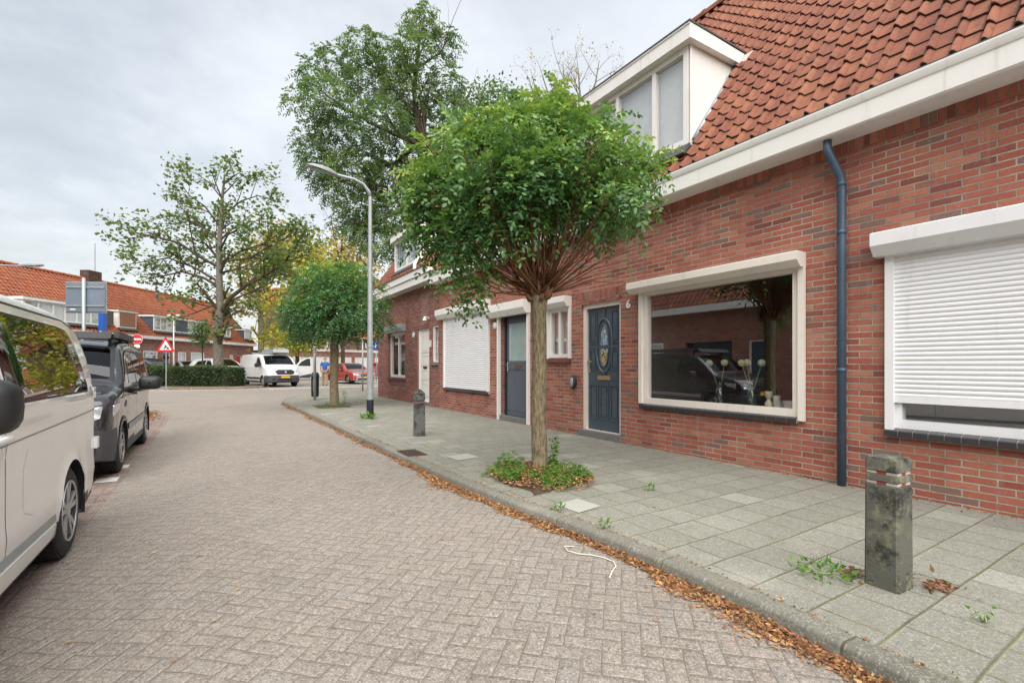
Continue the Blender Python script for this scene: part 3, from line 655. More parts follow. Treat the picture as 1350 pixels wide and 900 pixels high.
mbr = ellring(.185, .44, .022, .094); h6.add('oval_moulding', mbr, M['door_blue'], leaf, smooth=True)
disc = MB(); disc.face([(.0975, yc+.185*math.cos(2*math.pi*k/32), zc+.44*(abs(math.sin(2*math.pi*k/32))**.8*math.copysign(1, math.sin(2*math.pi*k/32)))) for k in range(32)][::-1]); h6.add('oval_panel', disc, M['door_blue'], leaf)
mbr = ellring(.105, .345, .013, .09); h6.add('oval_window_rim', mbr, M['door_blue'], leaf, smooth=True)
def stainmat():
    t = NT('stained_glass'); uv, u, v = t.uv()
    vo = t.voro(uv, 16., 'Color'); c = t.ramp(t.m('FRACT', t.m('MULTIPLY', t.n('ShaderNodeSeparateColor', 0, Color=vo), 1.0)), [(0, lin(150, 170, 186)), (.45, lin(120, 150, 165)), (.6, lin(176, 190, 196)), (1, lin(140, 160, 150))], 'CONSTANT')
    low = t.step(t.m('ABSOLUTE', t.m('SUBTRACT', v, 1.43)), .10, .11, 1.0, 0.0)
    y = t.ramp(t.n('ShaderNodeSeparateColor', 1, Color=vo), [(0, lin(176, 148, 70)), (.5, lin(186, 176, 128)), (.8, lin(120, 130, 90))], 'CONSTANT')
    c = t.mix(low, c, y); e = t.n('ShaderNodeTexVoronoi', 'Distance', props={'feature': 'DISTANCE_TO_EDGE'}, Vector=uv, Scale=16.)
    c = t.mix(t.step(e, .03, .06, 1, 0), c, lin(60, 64, 66)); return t.done(t.bsdf(Base_Color=c, Roughness=.12, Coat_Weight=1.))
disc = MB(); disc.face([(.095, yc+.103*math.cos(2*math.pi*k/32), zc+.343*(abs(math.sin(2*math.pi*k/32))**.8*math.copysign(1, math.sin(2*math.pi*k/32)))) for k in range(32)][::-1]); h6.add('oval_window', disc, stainmat(), leaf)
mb = MB().box(.084, .10, 5.72, 6.02, 1.055, 1.125); ls = h6.add('letter_slot', mb, M['brass'], leaf, bevel=.006)
mb = MB().box(.088, .10, 6.205, 6.245, 1.17, 1.42); mb.tube([(.09, 6.225, 1.36), (.045, 6.225, 1.36), (.045, 6.12, 1.355)], .011, 8); h6.add('door_handle', mb, M['brass'], leaf, bevel=.002)
h6.add('doorstep', MB().box(-.05, .16, 5.37, 6.37, .06, .198), M['bluestone'], bevel=.012)
# small window beside the door
sw = h6.add('small_window', frame_mb(6.64, 7.26, 1.43, 2.34, .07, .0, .08, bars=(6.95,)), M['white'], bevel=.004)
h6.add('pane', pane_mb(6.70, 7.20, 1.49, 2.28, .04), M['glass'], sw)
h6.add('curtain', MB().box(.13, .14, 6.62, 7.28, 1.40, 2.36), M['curtain'], sw)
h6.add('guide_rail', MB().box(-.045, -.002, 6.60, 6.645, 1.40, 2.34), M['white'], sw); h6.add('guide_rail', MB().box(-.045, -.002, 7.26, 7.31, 1.40, 2.34), M['white'], sw)
h6.add('shutter_box', shutterbox(6.60, 7.32, 2.34, 2.52, .17), M['white'], sw, bevel=.003)
h6.add('sill', MB().box(-.06, .02, 6.60, 7.30, 1.345, 1.415), plain('brown_sill_tile', lin(110, 72, 60), .5, var=.15, vscale=12), sw, bevel=.01)
# dormer of house 6
def dormer(h, y0, y1, x, z0, z1, slope, xe, ze, bars, cheek='white', over=.13, fascia=.20, glassz=None, backs=True, frosted=True):
    back = lambda z: xe+(z-ze)/slope
    d = MB(); zt = z1-fascia
    pf = [(x-over, zt), (x-over, z1-.03), (x-over-.015, z1-.02), (x-over-.015, z1), (back(z1)+.15, z1-.02), (back(z1)+.15, zt+.02)]
    body = h.add('dormer', MB().prism(pf, y0-.10, y1+.10, 'y'), M['white'], label='flat roofed dormer', bevel=.004)
    for y in (y0, y1):
        pl = [(x, zt-.001), (back(zt)+.12, zt-.001), (back(z0)+.1, z0), (x, z0)]
        h.add('dormer_cheek', MB().prism(pl, y-.004, y+.004, 'y'), M[cheek], body)
    for y in (y0, y1):                                   # cheek boards with a cover strip
        sy = -1 if y == y0 else 1
        h.add('cheek_strip', MB().box(x-.01, x+.055, y if sy > 0 else y-.012, y+.012 if sy > 0 else y, z0, zt), M['white'], body)
    bx = back(z1)+.15
    h.add('roof_edge', MB().box(x-over-.022, bx+.03, y0-.112, y1+.112, z1-.001, z1+.022), M['gutter'], body)
    fr = h.add('window', frame_mb(y0+.02, y1-.02, z0+.02, zt-.002, .075, x-.02, x+.06, bars=bars, wb=.09), M['white'], body, bevel=.004)
    h.add('pane', pane_mb(y0+.08, y1-.08, z0+.1, zt-.07, x+.02), M['glass_sky'], body)
    h.add('blind', MB().box(x+.10, x+.11, y0+.03, y1-.03, z0+.03, zt-.01), M['curtain'], body)
    h.add('lead_apron', MB().prism([(x-.02, z0-.02), (x-.02, z0+.025), (x-.06, z0+.01), (x-.16, z0-.13), (x-.14, z0-.15)], y0-.02, y1+.02, 'y'), M['gutter'], body)
    return body, back
SL = (ZR-3.80)/(XR-XE)
db, back = dormer(h6, 4.10, 6.50, -.03, 4.20, 5.73, SL, XE, 3.83, (4.70, 5.43), 'white')
# flashing along the cheek and the outlet at its back
mb = MB(); L = [(-.03+t*(back(5.53)+.03), 4.24+t*1.29) for t in (0, .25, .5, .75, 1.)]
mb.tube([(x+.03, 4.06, z+.035) for x, z in L], [.030, .034, .03, .035, .03], 8); h6.add('lead_flashing', mb, M['zinc'], db, smooth=True)
h6.add('roof_outlet', MB().box(back(5.62)-.02, back(5.62)+.16, 3.84, 4.08, 5.57, 5.66), M['cream'], db, bevel=.012)
# number and bell
letter('6', .17, M['sign_white'], 'house_number', h6.root, (-.008, 5.23-2.28, 2.22-.1), (R(90), 0, R(-90)), .008, .004)
mb = MB().ball((-.03, 6.52, 1.0), .045, .075, .125); bl = h6.add('meter_cap', mb, M['black'], smooth=True); bl['label'] = 'black oval box on the wall'
h6.add('cap_face', MB().ball((-.062, 6.52, 1.0), .022, .045, .085), M['galv'], bl, smooth=True)
# ---- right neighbour ----------------------------------------------------
hr = House('terraced_house', 'red brick house nearest the viewer with its white roller shutter nearly closed', ROW, 0, -3.5)
hr.add('wall', wall_mb(-3.5, 2.28, 0.0, 3.60, [(-.75, 1.90, .70, 2.32)]), M['brick'])
hr.add('brick_frieze', MB().box(-.012, .02, -3.5, 2.28, 3.42, 3.56, 0, swap=True, skip='X'), M['brick_soldier'])
gutter(hr, -3.5, 2.28, 3.53, 3.80, .30)
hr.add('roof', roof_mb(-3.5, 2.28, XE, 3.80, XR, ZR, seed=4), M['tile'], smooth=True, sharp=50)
hr.add('ridge', ridge_mb(-3.5, 2.28, XR, ZR), M['tile'], sharp=50)
wf = hr.add('window', frame_mb(-.75, 1.90, .715, 2.32, .08, .0, .08), M['white_pvc'], bevel=.005)
hr.add('pane', pane_mb(-.68, 1.83, .79, 2.25, .04), M['glass'], wf)
sh = hr.add('roller_shutter', slats_mb(-.74, 1.88, 1.00, 2.34, -.022), M['white_pvc'], smooth=True, sharp=60)
hr.add('bottom_rail', MB().box(-.036, -.012, -.74, 1.88, .955, 1.005), M['white_pvc'], sh, bevel=.003)
hr.add('guide_rail', MB().box(-.055, -.002, 1.868, 1.935, .69, 2.33), M['white_pvc'], wf, bevel=.004)
hr.add('guide_rail', MB().box(-.055, -.002, -.79, -.73, .69, 2.33), M['white_pvc'], wf, bevel=.004)
hr.add('shutter_box', shutterbox(-.85, 2.0, 2.31, 2.525, .20), M['white_pvc'], wf, bevel=.003)
hr.add('sill', sill_mb(-.8, 1.94, .70, .065), [M['sill_tile'], M['mortar']], wf)
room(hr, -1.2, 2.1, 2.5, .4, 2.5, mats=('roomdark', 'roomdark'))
# downpipe between the two
mb = MB(); px = -.065
mb.tube([(-.20, 2.36, 3.56), (-.20, 2.36, 3.44), (-.185, 2.345, 3.38), (-.085, 2.30, 3.20), (px, 2.29, 3.12), (px, 2.29, 2.6), (px, 2.29, .09)], .038, 16)
dp = mb.build('downpipe', M['pipe'], smooth=True, off=(5.38-5.38, 0, 0)); dp.location = (5.38, 0, 0)
bpy.context.view_layer.update()
tag(dp, 'blue rainwater downpipe running down the red brick wall', 'downpipe')
for z in (2.62, 1.25, 3.1): MB().lathe([(.038, -.02), (.045, -.018), (.045, .018), (.038, .02)], (px, 2.29, z), 16).build('pipe_collar', M['pipe'], dp, smooth=True)
for z in (2.45, .95): MB().box(px-.0, 0, 2.28, 2.30, z-.012, z+.012).build('pipe_bracket', M['pipe'], dp)
# ---- middle neighbour with grey door -----------------------------------
hm = House('terraced_house', 'brick house with grey boarded door and fully closed white roller shutter', ROW, 0, 7.6)
holes = [(7.96, 9.08, .13, 2.36), (9.56, 12.02, .68, 2.56)]
hm.add('wall', wall_mb(7.6, 12.40, 0.0, 3.62, holes), M['brick'])
hm.add('brick_frieze', MB().box(-.012, .02, 7.6, 12.4, 3.42, 3.56, 0, swap=True, skip='X'), M['brick_soldier'])
gutter(hm, 7.6, 12.40, 3.53, 3.80, .30)
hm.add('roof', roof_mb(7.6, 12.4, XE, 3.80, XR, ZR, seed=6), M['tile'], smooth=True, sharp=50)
hm.add('ridge', ridge_mb(7.6, 12.4, XR, ZR), M['tile'], sharp=50)
mb = MB().box(3.3, 3.75, 11.35, 11.9, 7.2, 9.5, 0); mb.box(3.27, 3.78, 11.32, 11.93, 9.5, 9.58, 1); mb.lathe([(.1, 9.58), (.085, 9.85)], (3.52, 11.62, 0), 12, mi=1); hm.add('chimney', mb, [M['brick_sooty'], M['concrete2']])
df = hm.add('door_frame', frame_mb(8.02, 9.05, .2, 2.36, .07, .10, .16, wb=.01), M['navy'], bevel=.004)
lf = hm.add('door', MB().box(.125, .165, 8.09, 8.98, .21, 2.29), M['door_grey'], bevel=.003)
mb = MB(); frame_mb(8.12, 8.95, 1.32, 2.26, .07, .113, .124, mb=mb); mb.box(.113, .124, 8.12, 8.95, 1.20, 1.315); hm.add('door_rails', mb, M['door_grey'], lf, bevel=.003)
hm.add('door_window', MB().box(.117, .124, 8.19, 8.88, 1.39, 2.19), M['frosted'], lf)
mb = MB(); n = 9
for i in range(n): a = 8.13+i*.81/n; mb.box(.114, .1245, a+.004, a+.81/n-.004, .32, 1.16)
hm.add('boards', mb, M['door_grey'], lf, bevel=.004)
hm.add('letter_slot', MB().box(.105, .113, 8.38, 8.66, 1.225, 1.295), plain('copper_slot', lin(130, 96, 78), .4, metal=.6), lf)
mb = MB().box(.1, .113, 8.90, 8.94, 1.16, 1.36); mb.tube([(.10, 8.92, 1.30), (.06, 8.92, 1.30), (.06, 8.83, 1.30)], .011, 8); mb.lathe([(.022, -.01), (.022, .0)], (.11, 8.92, 1.08), 12, 'x'); hm.add('door_handle', mb, M['chrome'], lf)
hm.add('guide_rail', MB().box(-.05, .02, 7.90, 7.965, .1, 2.34), M['white'], df, bevel=.003); hm.add('guide_rail', MB().box(-.05, .02, 9.075, 9.14, .1, 2.34), M['white'], df, bevel=.003)
hm.add('shutter_box', shutterbox(7.88, 9.44, 2.34, 2.61, .19), M['white'], df, bevel=.003)
hm.add('doorstep', MB().box(-.02, .17, 7.97, 9.07, .06, .20), M['bluestone'], bevel=.012)
ws = hm.add('roller_shutter', slats_mb(9.60, 11.98, .74, 2.56, -.02, .05), M['white_pvc'], smooth=True, sharp=60)
hm.add('bottom_rail', MB().box(-.034, -.01, 9.6, 11.98, .70, .745), M['white_pvc'], ws)
hm.add('guide_rail', MB().box(-.05, -.002, 9.53, 9.60, .68, 2.56), M['white_pvc'], ws); hm.add('guide_rail', MB().box(-.05, -.002, 11.98, 12.05, .68, 2.56), M['white_pvc'], ws)
hm.add('shutter_box', shutterbox(9.50, 12.30, 2.54, 2.80, .19), M['white'], ws, bevel=.003)
hm.add('sill', sill_mb(9.52, 12.06, .685, .05), [M['sill_tile'], M['mortar']], ws)
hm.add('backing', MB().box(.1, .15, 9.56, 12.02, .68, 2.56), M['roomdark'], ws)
mb = MB().lathe([(.0, -.03), (.075, -.03), (.08, -.02), (.075, 0)], (0, 9.28, 2.18), 20, 'x'); pl = hm.add('number_plate', mb, M['sign_white'], smooth=True)
# ---- corner house -----------------------------------------------------
hc = House('terraced_house', 'corner house of dull brick with white front door and white boxed gutter', ROW, 0, 12.4)
holes = [(12.47, 12.92, 1.38, 2.43), (13.14, 14.11, .13, 2.40), (15.2, 16.98, .85, 2.42)]
mb = wall_mb(12.40, 18.25, 0.0, 3.75, holes)
XB = 5.75
mb.face([(0, 18.25, 0), (0, 18.25, 3.75), (XE+.1, 18.25, 3.86), (XR, 18.25, ZR-.05), (XB, 18.25, 3.8), (XB, 18.25, 0)])
mb.face([(XB, 18.25, 0), (XB, 18.25, 3.8), (XB, -3.5, 3.8), (XB, -3.5, 0)])
hc.add('wall', mb, M['brick_dull'])
hc.add('brick_frieze', MB().box(-.012, .02, 12.4, 18.24, 3.5, 3.64, 0, swap=True, skip='X'), M['brick_soldier'])
gutter(hc, 12.42, 18.42, 3.66, 4.08, .36, True)
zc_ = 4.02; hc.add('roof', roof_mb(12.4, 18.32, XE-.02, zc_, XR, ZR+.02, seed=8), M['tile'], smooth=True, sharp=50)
hc.add('ridge', ridge_mb(12.4, 18.32, XR, ZR+.02), M['tile'], sharp=50)
hc.add('verge_tiles', MB().prism([(XE, 4.0), (XR, ZR), (XR, ZR-.16), (XE+.1, 3.96)], 18.26, 18.34, 'y'), M['tile'])
mb = MB(); mb.face([(XR, -3.5, ZR), (XR, 18.3, ZR+.0), (XB+.2, 18.3, 3.7), (XB+.2, -3.5, 3.7)]); hc.add('rear_roof', mb, M['tile_far'])
wd = hc.add('door', MB().box(.08, .12, 13.19, 14.06, .21, 2.35), M['white'], bevel=.003, label='white panelled front door')
hc.add('door_frame', frame_mb(13.14, 14.11, .2, 2.40, .05, .05, .13, wb=.01), M['white'], wd)
mb = MB()
for c, d in ((.35, .75), (.85, 1.15), (1.27, 1.60), (1.68, 2.2)): rectmold(mb, 13.3, 13.95, c, d, x=.08, w=.03)
hc.add('panel_mouldings', mb, M['white'], wd); hc.add('letter_slot', MB().box(.06, .079, 13.5, 13.78, 1.19, 1.25), M['dark_band'], wd)
hc.add('doorstep', MB().box(-.02, .13, 13.15, 14.10, .06, .20), M['bluestone'], bevel=.01)
nw = hc.add('narrow_window', frame_mb(12.47, 12.92, 1.38, 2.43, .05, .03, .1), M['white']); hc.add('pane', pane_mb(12.51, 12.88, 1.42, 2.39, .06), M['glass_sky'], nw)
hc.add('curtain', MB().box(.12, .13, 12.47, 12.92, 1.38, 2.43), M['curtain'], nw); hc.add('sill', MB().box(-.05, .02, 12.43, 12.96, 1.30, 1.375), M['bluestone'], nw, bevel=.008)
cw = hc.add('corner_window', frame_mb(15.2, 16.98, .87, 2.42, .09, .08, .17, bars=(16.1,)), M['white'], bevel=.004); hc.add('pane', pane_mb(15.27, 16.9, .94, 2.35, .12), M['glass'], cw)
hc.add('shutter_box', shutterbox(15.14, 17.05, 2.42, 2.66, .17), M['galv'], cw, bevel=.003); hc.add('sill', MB().box(-.06, .07, 15.15, 17.02, .79, .865), plain('brick_sill', lin(98, 66, 58), .7, var=.2, vscale=12), cw, bevel=.008)
hc.add('backing', MB().box(.6, .65, 15.0, 17.2, .7, 2.6), M['curtain'], cw)
hc.add('repointed_strip', MB().box(-.005, .05, 13.20, 13.75, 2.5, 3.52, skip='X'), M['brick_pale'])
dbc, bk = dormer(hc, 13.9, 16.25, .0, 4.47, 5.72, (ZR-zc_)/(XR-XE), XE, zc_+.02, (15.05,), 'white')
mb = MB()
for k in range(2):
    y = 14.45+k*1.2
    for j in range(5):
        for i in range(3): mb.tube([(.008, y-.18+i*.18+.06*math.cos(a*math.pi/6), 4.78+j*.14+.05*math.sin(a*math.pi/6)) for a in range(13)], .009, 5, cap=False)
hc.add('lace_curtain', mb, M['sign_back'], dbc)
mb = MB(); mb.tube([(-.05, 13.80, 4.62), (-.22, 13.72, 4.35), (-.34, 13.45, 4.12)], .05, 10); hc.add('overflow_pipe', mb, M['white'], dbc, smooth=True)
lb = hc.add('wall_lamp', MB().tube([(-.0, 13.14, 2.66), (-.12, 13.14, 2.70)], .02, 8).lathe([(.02, .12), (.07, 0.0), (0, 0.0)], (-.14, 13.14, 2.60), 12), M['white'])
lb2 = hc.add('number_plate', MB().lathe([(0, -.02), (.085, -.02), (.085, 0)], (0, 14.42, 2.25), 16, 'x'), M['sign_white'])
hc.add('letter_sign', MB().box(-.02, -.001, 12.98, 13.12, 1.82, 2.02), M['cream'])
sn = hc.add('street_name_plate', MB().box(-.03, -.004, 16.98, 17.72, 3.19, 3.37), M['sign_white'], bevel=.003)
hc.add('plate_face', MB().box(-.034, -.0302, 17.0, 17.70, 3.205, 3.355), M['navy'], sn)
mb = MB(); rr = random.Random(2); y = 17.62
while y > 17.1:                                                  # lettering too far off to read: plain strokes
    wv = rr.uniform(.02, .035); mb.box(-.0362, -.0345, y-wv, y, 3.25, 3.25+rr.choice([.05, .05, .07])); y -= wv+.012
hc.add('plate_lettering', mb, M['sign_white'], sn)
hc.add('vent_grille', MB().box(-.012, -.001, 15.95, 16.2, .42, .52), M['brick_pale'])
# end gables are closed by the neighbours; back wall of the near house
mb = MB(); mb.face([(0, -3.5, 0), (XB, -3.5, 0), (XB, -3.5, 3.8), (XR, -3.5, ZR-.05), (XE+.1, -3.5, 3.75), (0, -3.5, 3.7)]); hr.add('end_gable', mb, M['brick'])

# ---- things behind the wide window ---------------------------------------
M['allium'] = plain('pale_green_flower', lin(196, 214, 168), .8, var=.2, vscale=60, bump=.01)
M['stem'] = plain('green_stem', lin(128, 146, 100), .6)
M['vase_glass'] = glassmat('vase_glass', 1.45, .03, tint=(.86, .92, .9, 1))
M['ceramic'] = plain('white_ceramic', lin(222, 216, 202), .3, coat=.5)
tb = thing('side_table', 'long wooden table inside the house behind the wide window', 'table', (5.78, 3.5, .2))
MB().box(5.60, 5.98, 2.6, 4.75, .74, .78).build('table_top', M['room_floor'], tb, off=(5.78, 3.5, .2), bevel=.004)
for a in (5.63, 5.93):
    for b in (2.66, 4.68): MB().box(a-.02, a+.02, b-.02, b+.02, .2, .74).build('leg', M['room_floor'], tb, off=(5.78, 3.5, .2))
# flower balls: (y, z) of each and its vase
FL = [(4.08, 1.325, 3.95, 'leftmost pale green ball flower behind the window, first of five'), (3.86, 1.33, 3.95, 'pale green ball flower behind the window, second of five from the left'),
      (3.62, 1.325, 3.50, 'pale green ball flower in the middle of the five behind the window'), (3.565, 1.33, 3.50, 'pale green ball flower overlapping its neighbour, fourth of the five'), (3.36, 1.325, 3.50, 'rightmost pale green ball flower behind the window on a leaning stem')]
for vy, nm in ((3.95, 'clear glass vase holding two ball flowers behind the window'), (3.50, 'clear glass vase holding three ball flowers behind the window')):
    v = MB().lathe([(.0, .0), (.055, .0), (.07, .04), (.072, .12), (.045, .2), (.034, .26), (.045, .29), (.041, .29), (.03, .26), (.041, .2), (.067, .12), (.065, .045), (.0, .012)], (0, 0, 0), 20).build('glass_vase', M['vase_glass'], smooth=True)
    v.location = (5.76, vy, .781); tag(v, nm, 'vase', 'glass vases in the window')
rng = random.Random(3)
for y, z, vy, lb in FL:
    t = thing('ball_flower', lb, 'flower', (5.76, vy, .80), 0, 'ball flowers in the window')
    x1 = 5.74+rng.uniform(-.03, .03); off = (5.76, vy, .80)
    MB().tube([(5.76+rng.uniform(-.02, .02), vy+rng.uniform(-.02, .02), .80), (5.76, vy+(y-vy)*.35, 1.06), (x1, y, z)], .0045, 6).build('stem', M['stem'], t, off=off)
    mb = MB()
    for k in range(170):
        u = rng.uniform(-1, 1); a = rng.uniform(0, 6.28); q = math.sqrt(1-u*u); d = Vector((q*math.cos(a), q*math.sin(a), u)); p = Vector((x1, y, z))+d*.046; s1 = d.orthogonal().normalized()*.009; s2 = d.cross(s1)
        mb.face([p+s1, p+s2, p-s1, p-s2]); 
    mb.ball((x1, y, z), .044, n=12); mb.build('flower_head', M['allium'], t, off=off)
for y, hh, lb in ((3.27, .20, 'taller white candle holder at the right end of the window'), (3.17, .15, 'short white cylinder pot beside the candle holder'), (3.0, .10, 'low white bowl at the right corner of the window')):
    prof = [(0, 0), (.045, 0), (.045, hh*.3), (.022, hh*.45), (.022, hh*.55), (.045, hh*.7), (.045, hh), (0, hh)] if hh > .18 else [(0, 0), (.035+(.03 if hh < .12 else 0), 0), (.04+(.05 if hh < .12 else 0), hh), (0, hh-.01)]
    o = MB().lathe(prof, (0, 0, 0), 18).build('ceramic_pot', M['ceramic'], sharp=40); o.location = (5.74, y, .781); tag(o, lb, 'pot', 'white pots in the window')
for y, x, lb in ((4.45, 6.5, 'black metal bar stool seen through the wide window, left one'), (4.12, 6.9, 'black metal bar stool seen through the wide window, right one')):
    s = thing('bar_stool', lb, 'stool', (x, y, .2), 0, 'bar stools in the room')
    MB().box(-.17, .17, -.17, .17, .68, .72).build('seat', M['black'], s, bevel=.01)
    for a in (-.15, .15):
        for b in (-.15, .15): MB().tube([(a*1.15, b*1.15, 0), (a, b, .68)], .014, 8).build('leg', M['black'], s)
    mb = MB(); mb.tube([(-.165, -.165, .25), (.165, -.165, .25), (.165, .165, .25), (-.165, .165, .25), (-.165, -.165, .25)], .01, 6); mb.build('foot_ring', M['black'], s)
    MB().tube([(.15, -.15, .70), (.17, -.15, 1.0), (.17, .15, 1.0), (.15, .15, .70)], .012, 8).build('backrest', M['black'], s)
# ------------------------------------------------------------------ vehicles (length along local x, front at -x)
def pchip(x, xp, fp):
    xp = np.asarray(xp, float); fp = np.asarray(fp, float); h = np.diff(xp); d = np.diff(fp)/h; m = np.zeros_like(fp)
    for i in range(1, len(xp)-1):
        if d[i-1]*d[i] > 0:
            w1, w2 = 2*h[i]+h[i-1], h[i]+2*h[i-1]; m[i] = (w1+w2)/(w1/d[i-1]+w2/d[i])
    m[0], m[-1] = d[0], d[-1]
    i = int(np.clip(np.searchsorted(xp, x)-1, 0, len(h)-1)); x = min(max(x, xp[0]), xp[-1]); t = (x-xp[i])/h[i]
    return float((2*t**3-3*t**2+1)*fp[i] + (t**3-2*t**2+t)*h[i]*m[i] + (-2*t**3+3*t**2)*fp[i+1] + (t**3-t**2)*h[i]*m[i+1])
def round_poly(P, r, n=5):
    out = []; N = len(P)
    for i in range(N):
        p, a, b = Vector(P[i]), Vector(P[i-1]), Vector(P[(i+1) % N]); da, db = (a-p), (b-p)
        rr = min(r, da.length*.45, db.length*.45); s, e = p+da.normalized()*rr, p+db.normalized()*rr
        for k in range(n+1): t = k/n; out.append(tuple(s*(1-t)**2 + p*2*t*(1-t) + e*t*t))
    dense = []
    for i in range(len(out)):
        a, b = Vector(out[i]), Vector(out[(i+1) % len(out)]); m = max(1, int((b-a).length/.10))
        dense += [tuple(a+(b-a)*k/m) for k in range(m)]
    return dense
class Body:
    def __init__(s, L, W, top, plan, zb=.25, belt=1.1, tum=.12, low=.45, tuck=.05, rc=.12, crown=.03, bowf=.12, bowr=.05, crease=(), arches=(), ra=.36, zw=.33, wheel_w=.21):
        s.__dict__.update(locals()); s.H = max(z for _, z in top); s.tx, s.tz = zip(*top); s.px, s.pw = zip(*plan)
    def top_(s, a): return pchip(a, s.tx, s.tz)
    def bot(s, a): return s.zb + .07*max(0, 1-a/.5)**2 + .10*max(0, 1-(s.L-a)/.5)**2
    def hw(s, a, z):
        y = s.W/2*float(np.interp(a, s.px, s.pw))
        if z > s.belt: y -= s.tum*((z-s.belt)/(s.H-s.belt))**1.25
        if z < s.low: y -= s.tuck*((s.low-z)/s.low)**1.6
        for zc, h, w in s.crease: y += h*math.exp(-((z-zc)/w)**2)
        return y
    def sec(s, a):
        zt, zb = s.top_(a), s.bot(a); r = min(s.rc, (zt-zb)*.4); return zt, zb, r, zt-r
    def warp(s, a, y): q = (y/(s.W/2))**2; return a + s.bowf*q*math.exp(-a/.45) - s.bowr*q*math.exp(-(s.L-a)/.35)
    def P(s, a, y, z): return (s.warp(a, y)-s.L/2, y, z)
    def side_y(s, a, z):
        zt, zb, r, zs = s.sec(a)
        if z <= zs: return s.hw(a, z)
        q = min(1, (z-zs)/r); return s.hw(a, zs) - r*(1-math.sqrt(max(0, 1-q*q)))
    def top_z(s, a, y):
        zt, zb, r, zs = s.sec(a); yr = max(.05, s.hw(a, zs)-r); return zt + s.crown*max(0, 1-(y/yr)**2) if abs(y) <= yr else zt - r*(1-math.sqrt(max(0, 1-min(1, (abs(y)-yr)/r)**2)))
    def front_s(s, z, y=0):
        for k in range(140):
            a = k*.012; zt, zb, r, zs = s.sec(a)
            if s.side_y(a, min(z, zt)) >= abs(y)-.002 and s.top_z(a, min(abs(y), s.hw(a, zs)-.001)) >= z: return a
        return 1.6
    def rear_s(s, z, y=0):
        for k in range(140):
            a = s.L-k*.012; zt, zb, r, zs = s.sec(a)
            if s.side_y(a, min(z, zt)) >= abs(y)-.002 and s.top_z(a, min(abs(y), s.hw(a, zs)-.001)) >= z: return a
        return s.L
    def shell(s, mats, root, name='body', plastic=None, ns=None):
        st = sorted(set([round(x, 3) for x in np.linspace(0, s.L, ns or int(s.L/.055))] + [.01, .025, .045, s.L-.02, s.L-.045])); NZ, NA, NR = 26, 6, 7
        mb = MB(); rows = []
        for a in st:
            zt, zb, r, zs = s.sec(a); ring = []
            for k in range(NZ+1): z = zb+(zs-zb)*k/NZ; ring.append([s.hw(a, z), z])
            y0 = s.hw(a, zs)
            for k in range(1, NA+1): an = k/NA*math.pi/2; ring.append([y0-r*(1-math.cos(an)), zs+r*math.sin(an)])
            yr = y0-r
            for k in range(1, NR+1): y = yr*(1-k/NR); ring.append([y, zt+s.crown*(1-(y/max(yr, .01))**2)])
            rows.append([[a, y, z] for y, z in ring])
        n1 = len(rows[0])
        for ai in s.arches:                                        # pull the grid onto the wheel arches
            for i, a in enumerate(st):
                for j in range(NZ+1):
                    p = rows[i][j]; d = math.hypot(p[0]-ai, p[2]-s.zw)
                    if abs(d-s.ra) < .042 and d > 1e-6:
                        f = s.ra/d; p[0] = ai+(p[0]-ai)*f; p[2] = s.zw+(p[2]-s.zw)*f; p[1] += .012
        full = [[(s.P(*p)) for p in r] + [s.P(p[0], -p[1], p[2]) for p in r[-2::-1]] for r in rows]
        w = len(full[0]); b = 0; mb.v = [q for r in full for q in r]
        raw = [r + [[p[0], -p[1], p[2]] for p in r[-2::-1]] for r in rows]
        for i in range(len(full)-1):
            for j in range(w-1):
                c = [(raw[i][j][t]+raw[i][j+1][t]+raw[i+1][j][t]+raw[i+1][j+1][t])/4 for t in range(3)]
                if any(math.hypot(c[0]-ai, c[2]-s.zw) < s.ra-.004 for ai in s.arches) and (j < NZ or j > w-2-NZ): continue
                mb.f.append([i*w+j, i*w+j+1, (i+1)*w+j+1, (i+1)*w+j]); mb.m.append(1 if plastic and plastic(*c) else 0); mb.uv.append([(0, 0)]*4)
            mb.f.append([i*w, (i+1)*w, (i+1)*w+w-1, i*w+w-1]); mb.m.append(1); mb.uv.append([(0, 0)]*4)
        for i, a in ((0, 0.), (len(full)-1, s.L)):                 # ends: quads across, so that they bow like the rest
            rr = raw[i]; grid = []
            for j in range(n1): y, z = rr[j][1], rr[j][2]; grid.append([s.P(a, y*(1-2*k/10), z) for k in range(11)])
            base = len(mb.v); mb.v += [q for r in grid for q in r]
            for j in range(n1-1):
                for k in range(10):
                    zc = (rr[j][2]+rr[j+1][2])/2
                    mb.f.append([base+j*11+k, base+j*11+k+1, base+(j+1)*11+k+1, base+(j+1)*11+k]); mb.m.append(1 if plastic and plastic(a, 0, zc) else 0); mb.uv.append([(0, 0)]*4)
        return mb.build(name, mats, root, weld=True, sharp=38)
    def liners(s, root):
        for ai in s.arches:
            for sg in (1, -1):
                mb = MB(); rows = []
                for k in range(13):
                    an = math.pi*k/12 + 0; rows.append([(ai+(s.ra+.006)*math.cos(an)-s.L/2, sg*(s.hw(ai, s.zw+.2)+.004), s.zw+(s.ra+.006)*math.sin(an)), (ai+(s.ra+.006)*math.cos(an)-s.L/2, sg*(s.W/2-.34), s.zw+(s.ra+.006)*math.sin(an))])
                rows.insert(0, [(p[0], p[1], s.zb-.02) for p in rows[0]]); rows.append([(p[0], p[1], s.zb-.02) for p in rows[-1]])
                mb.grid(rows); mb.face([r[1] for r in rows]); mb.build('wheel_arch', M['black'], root, sharp=40)
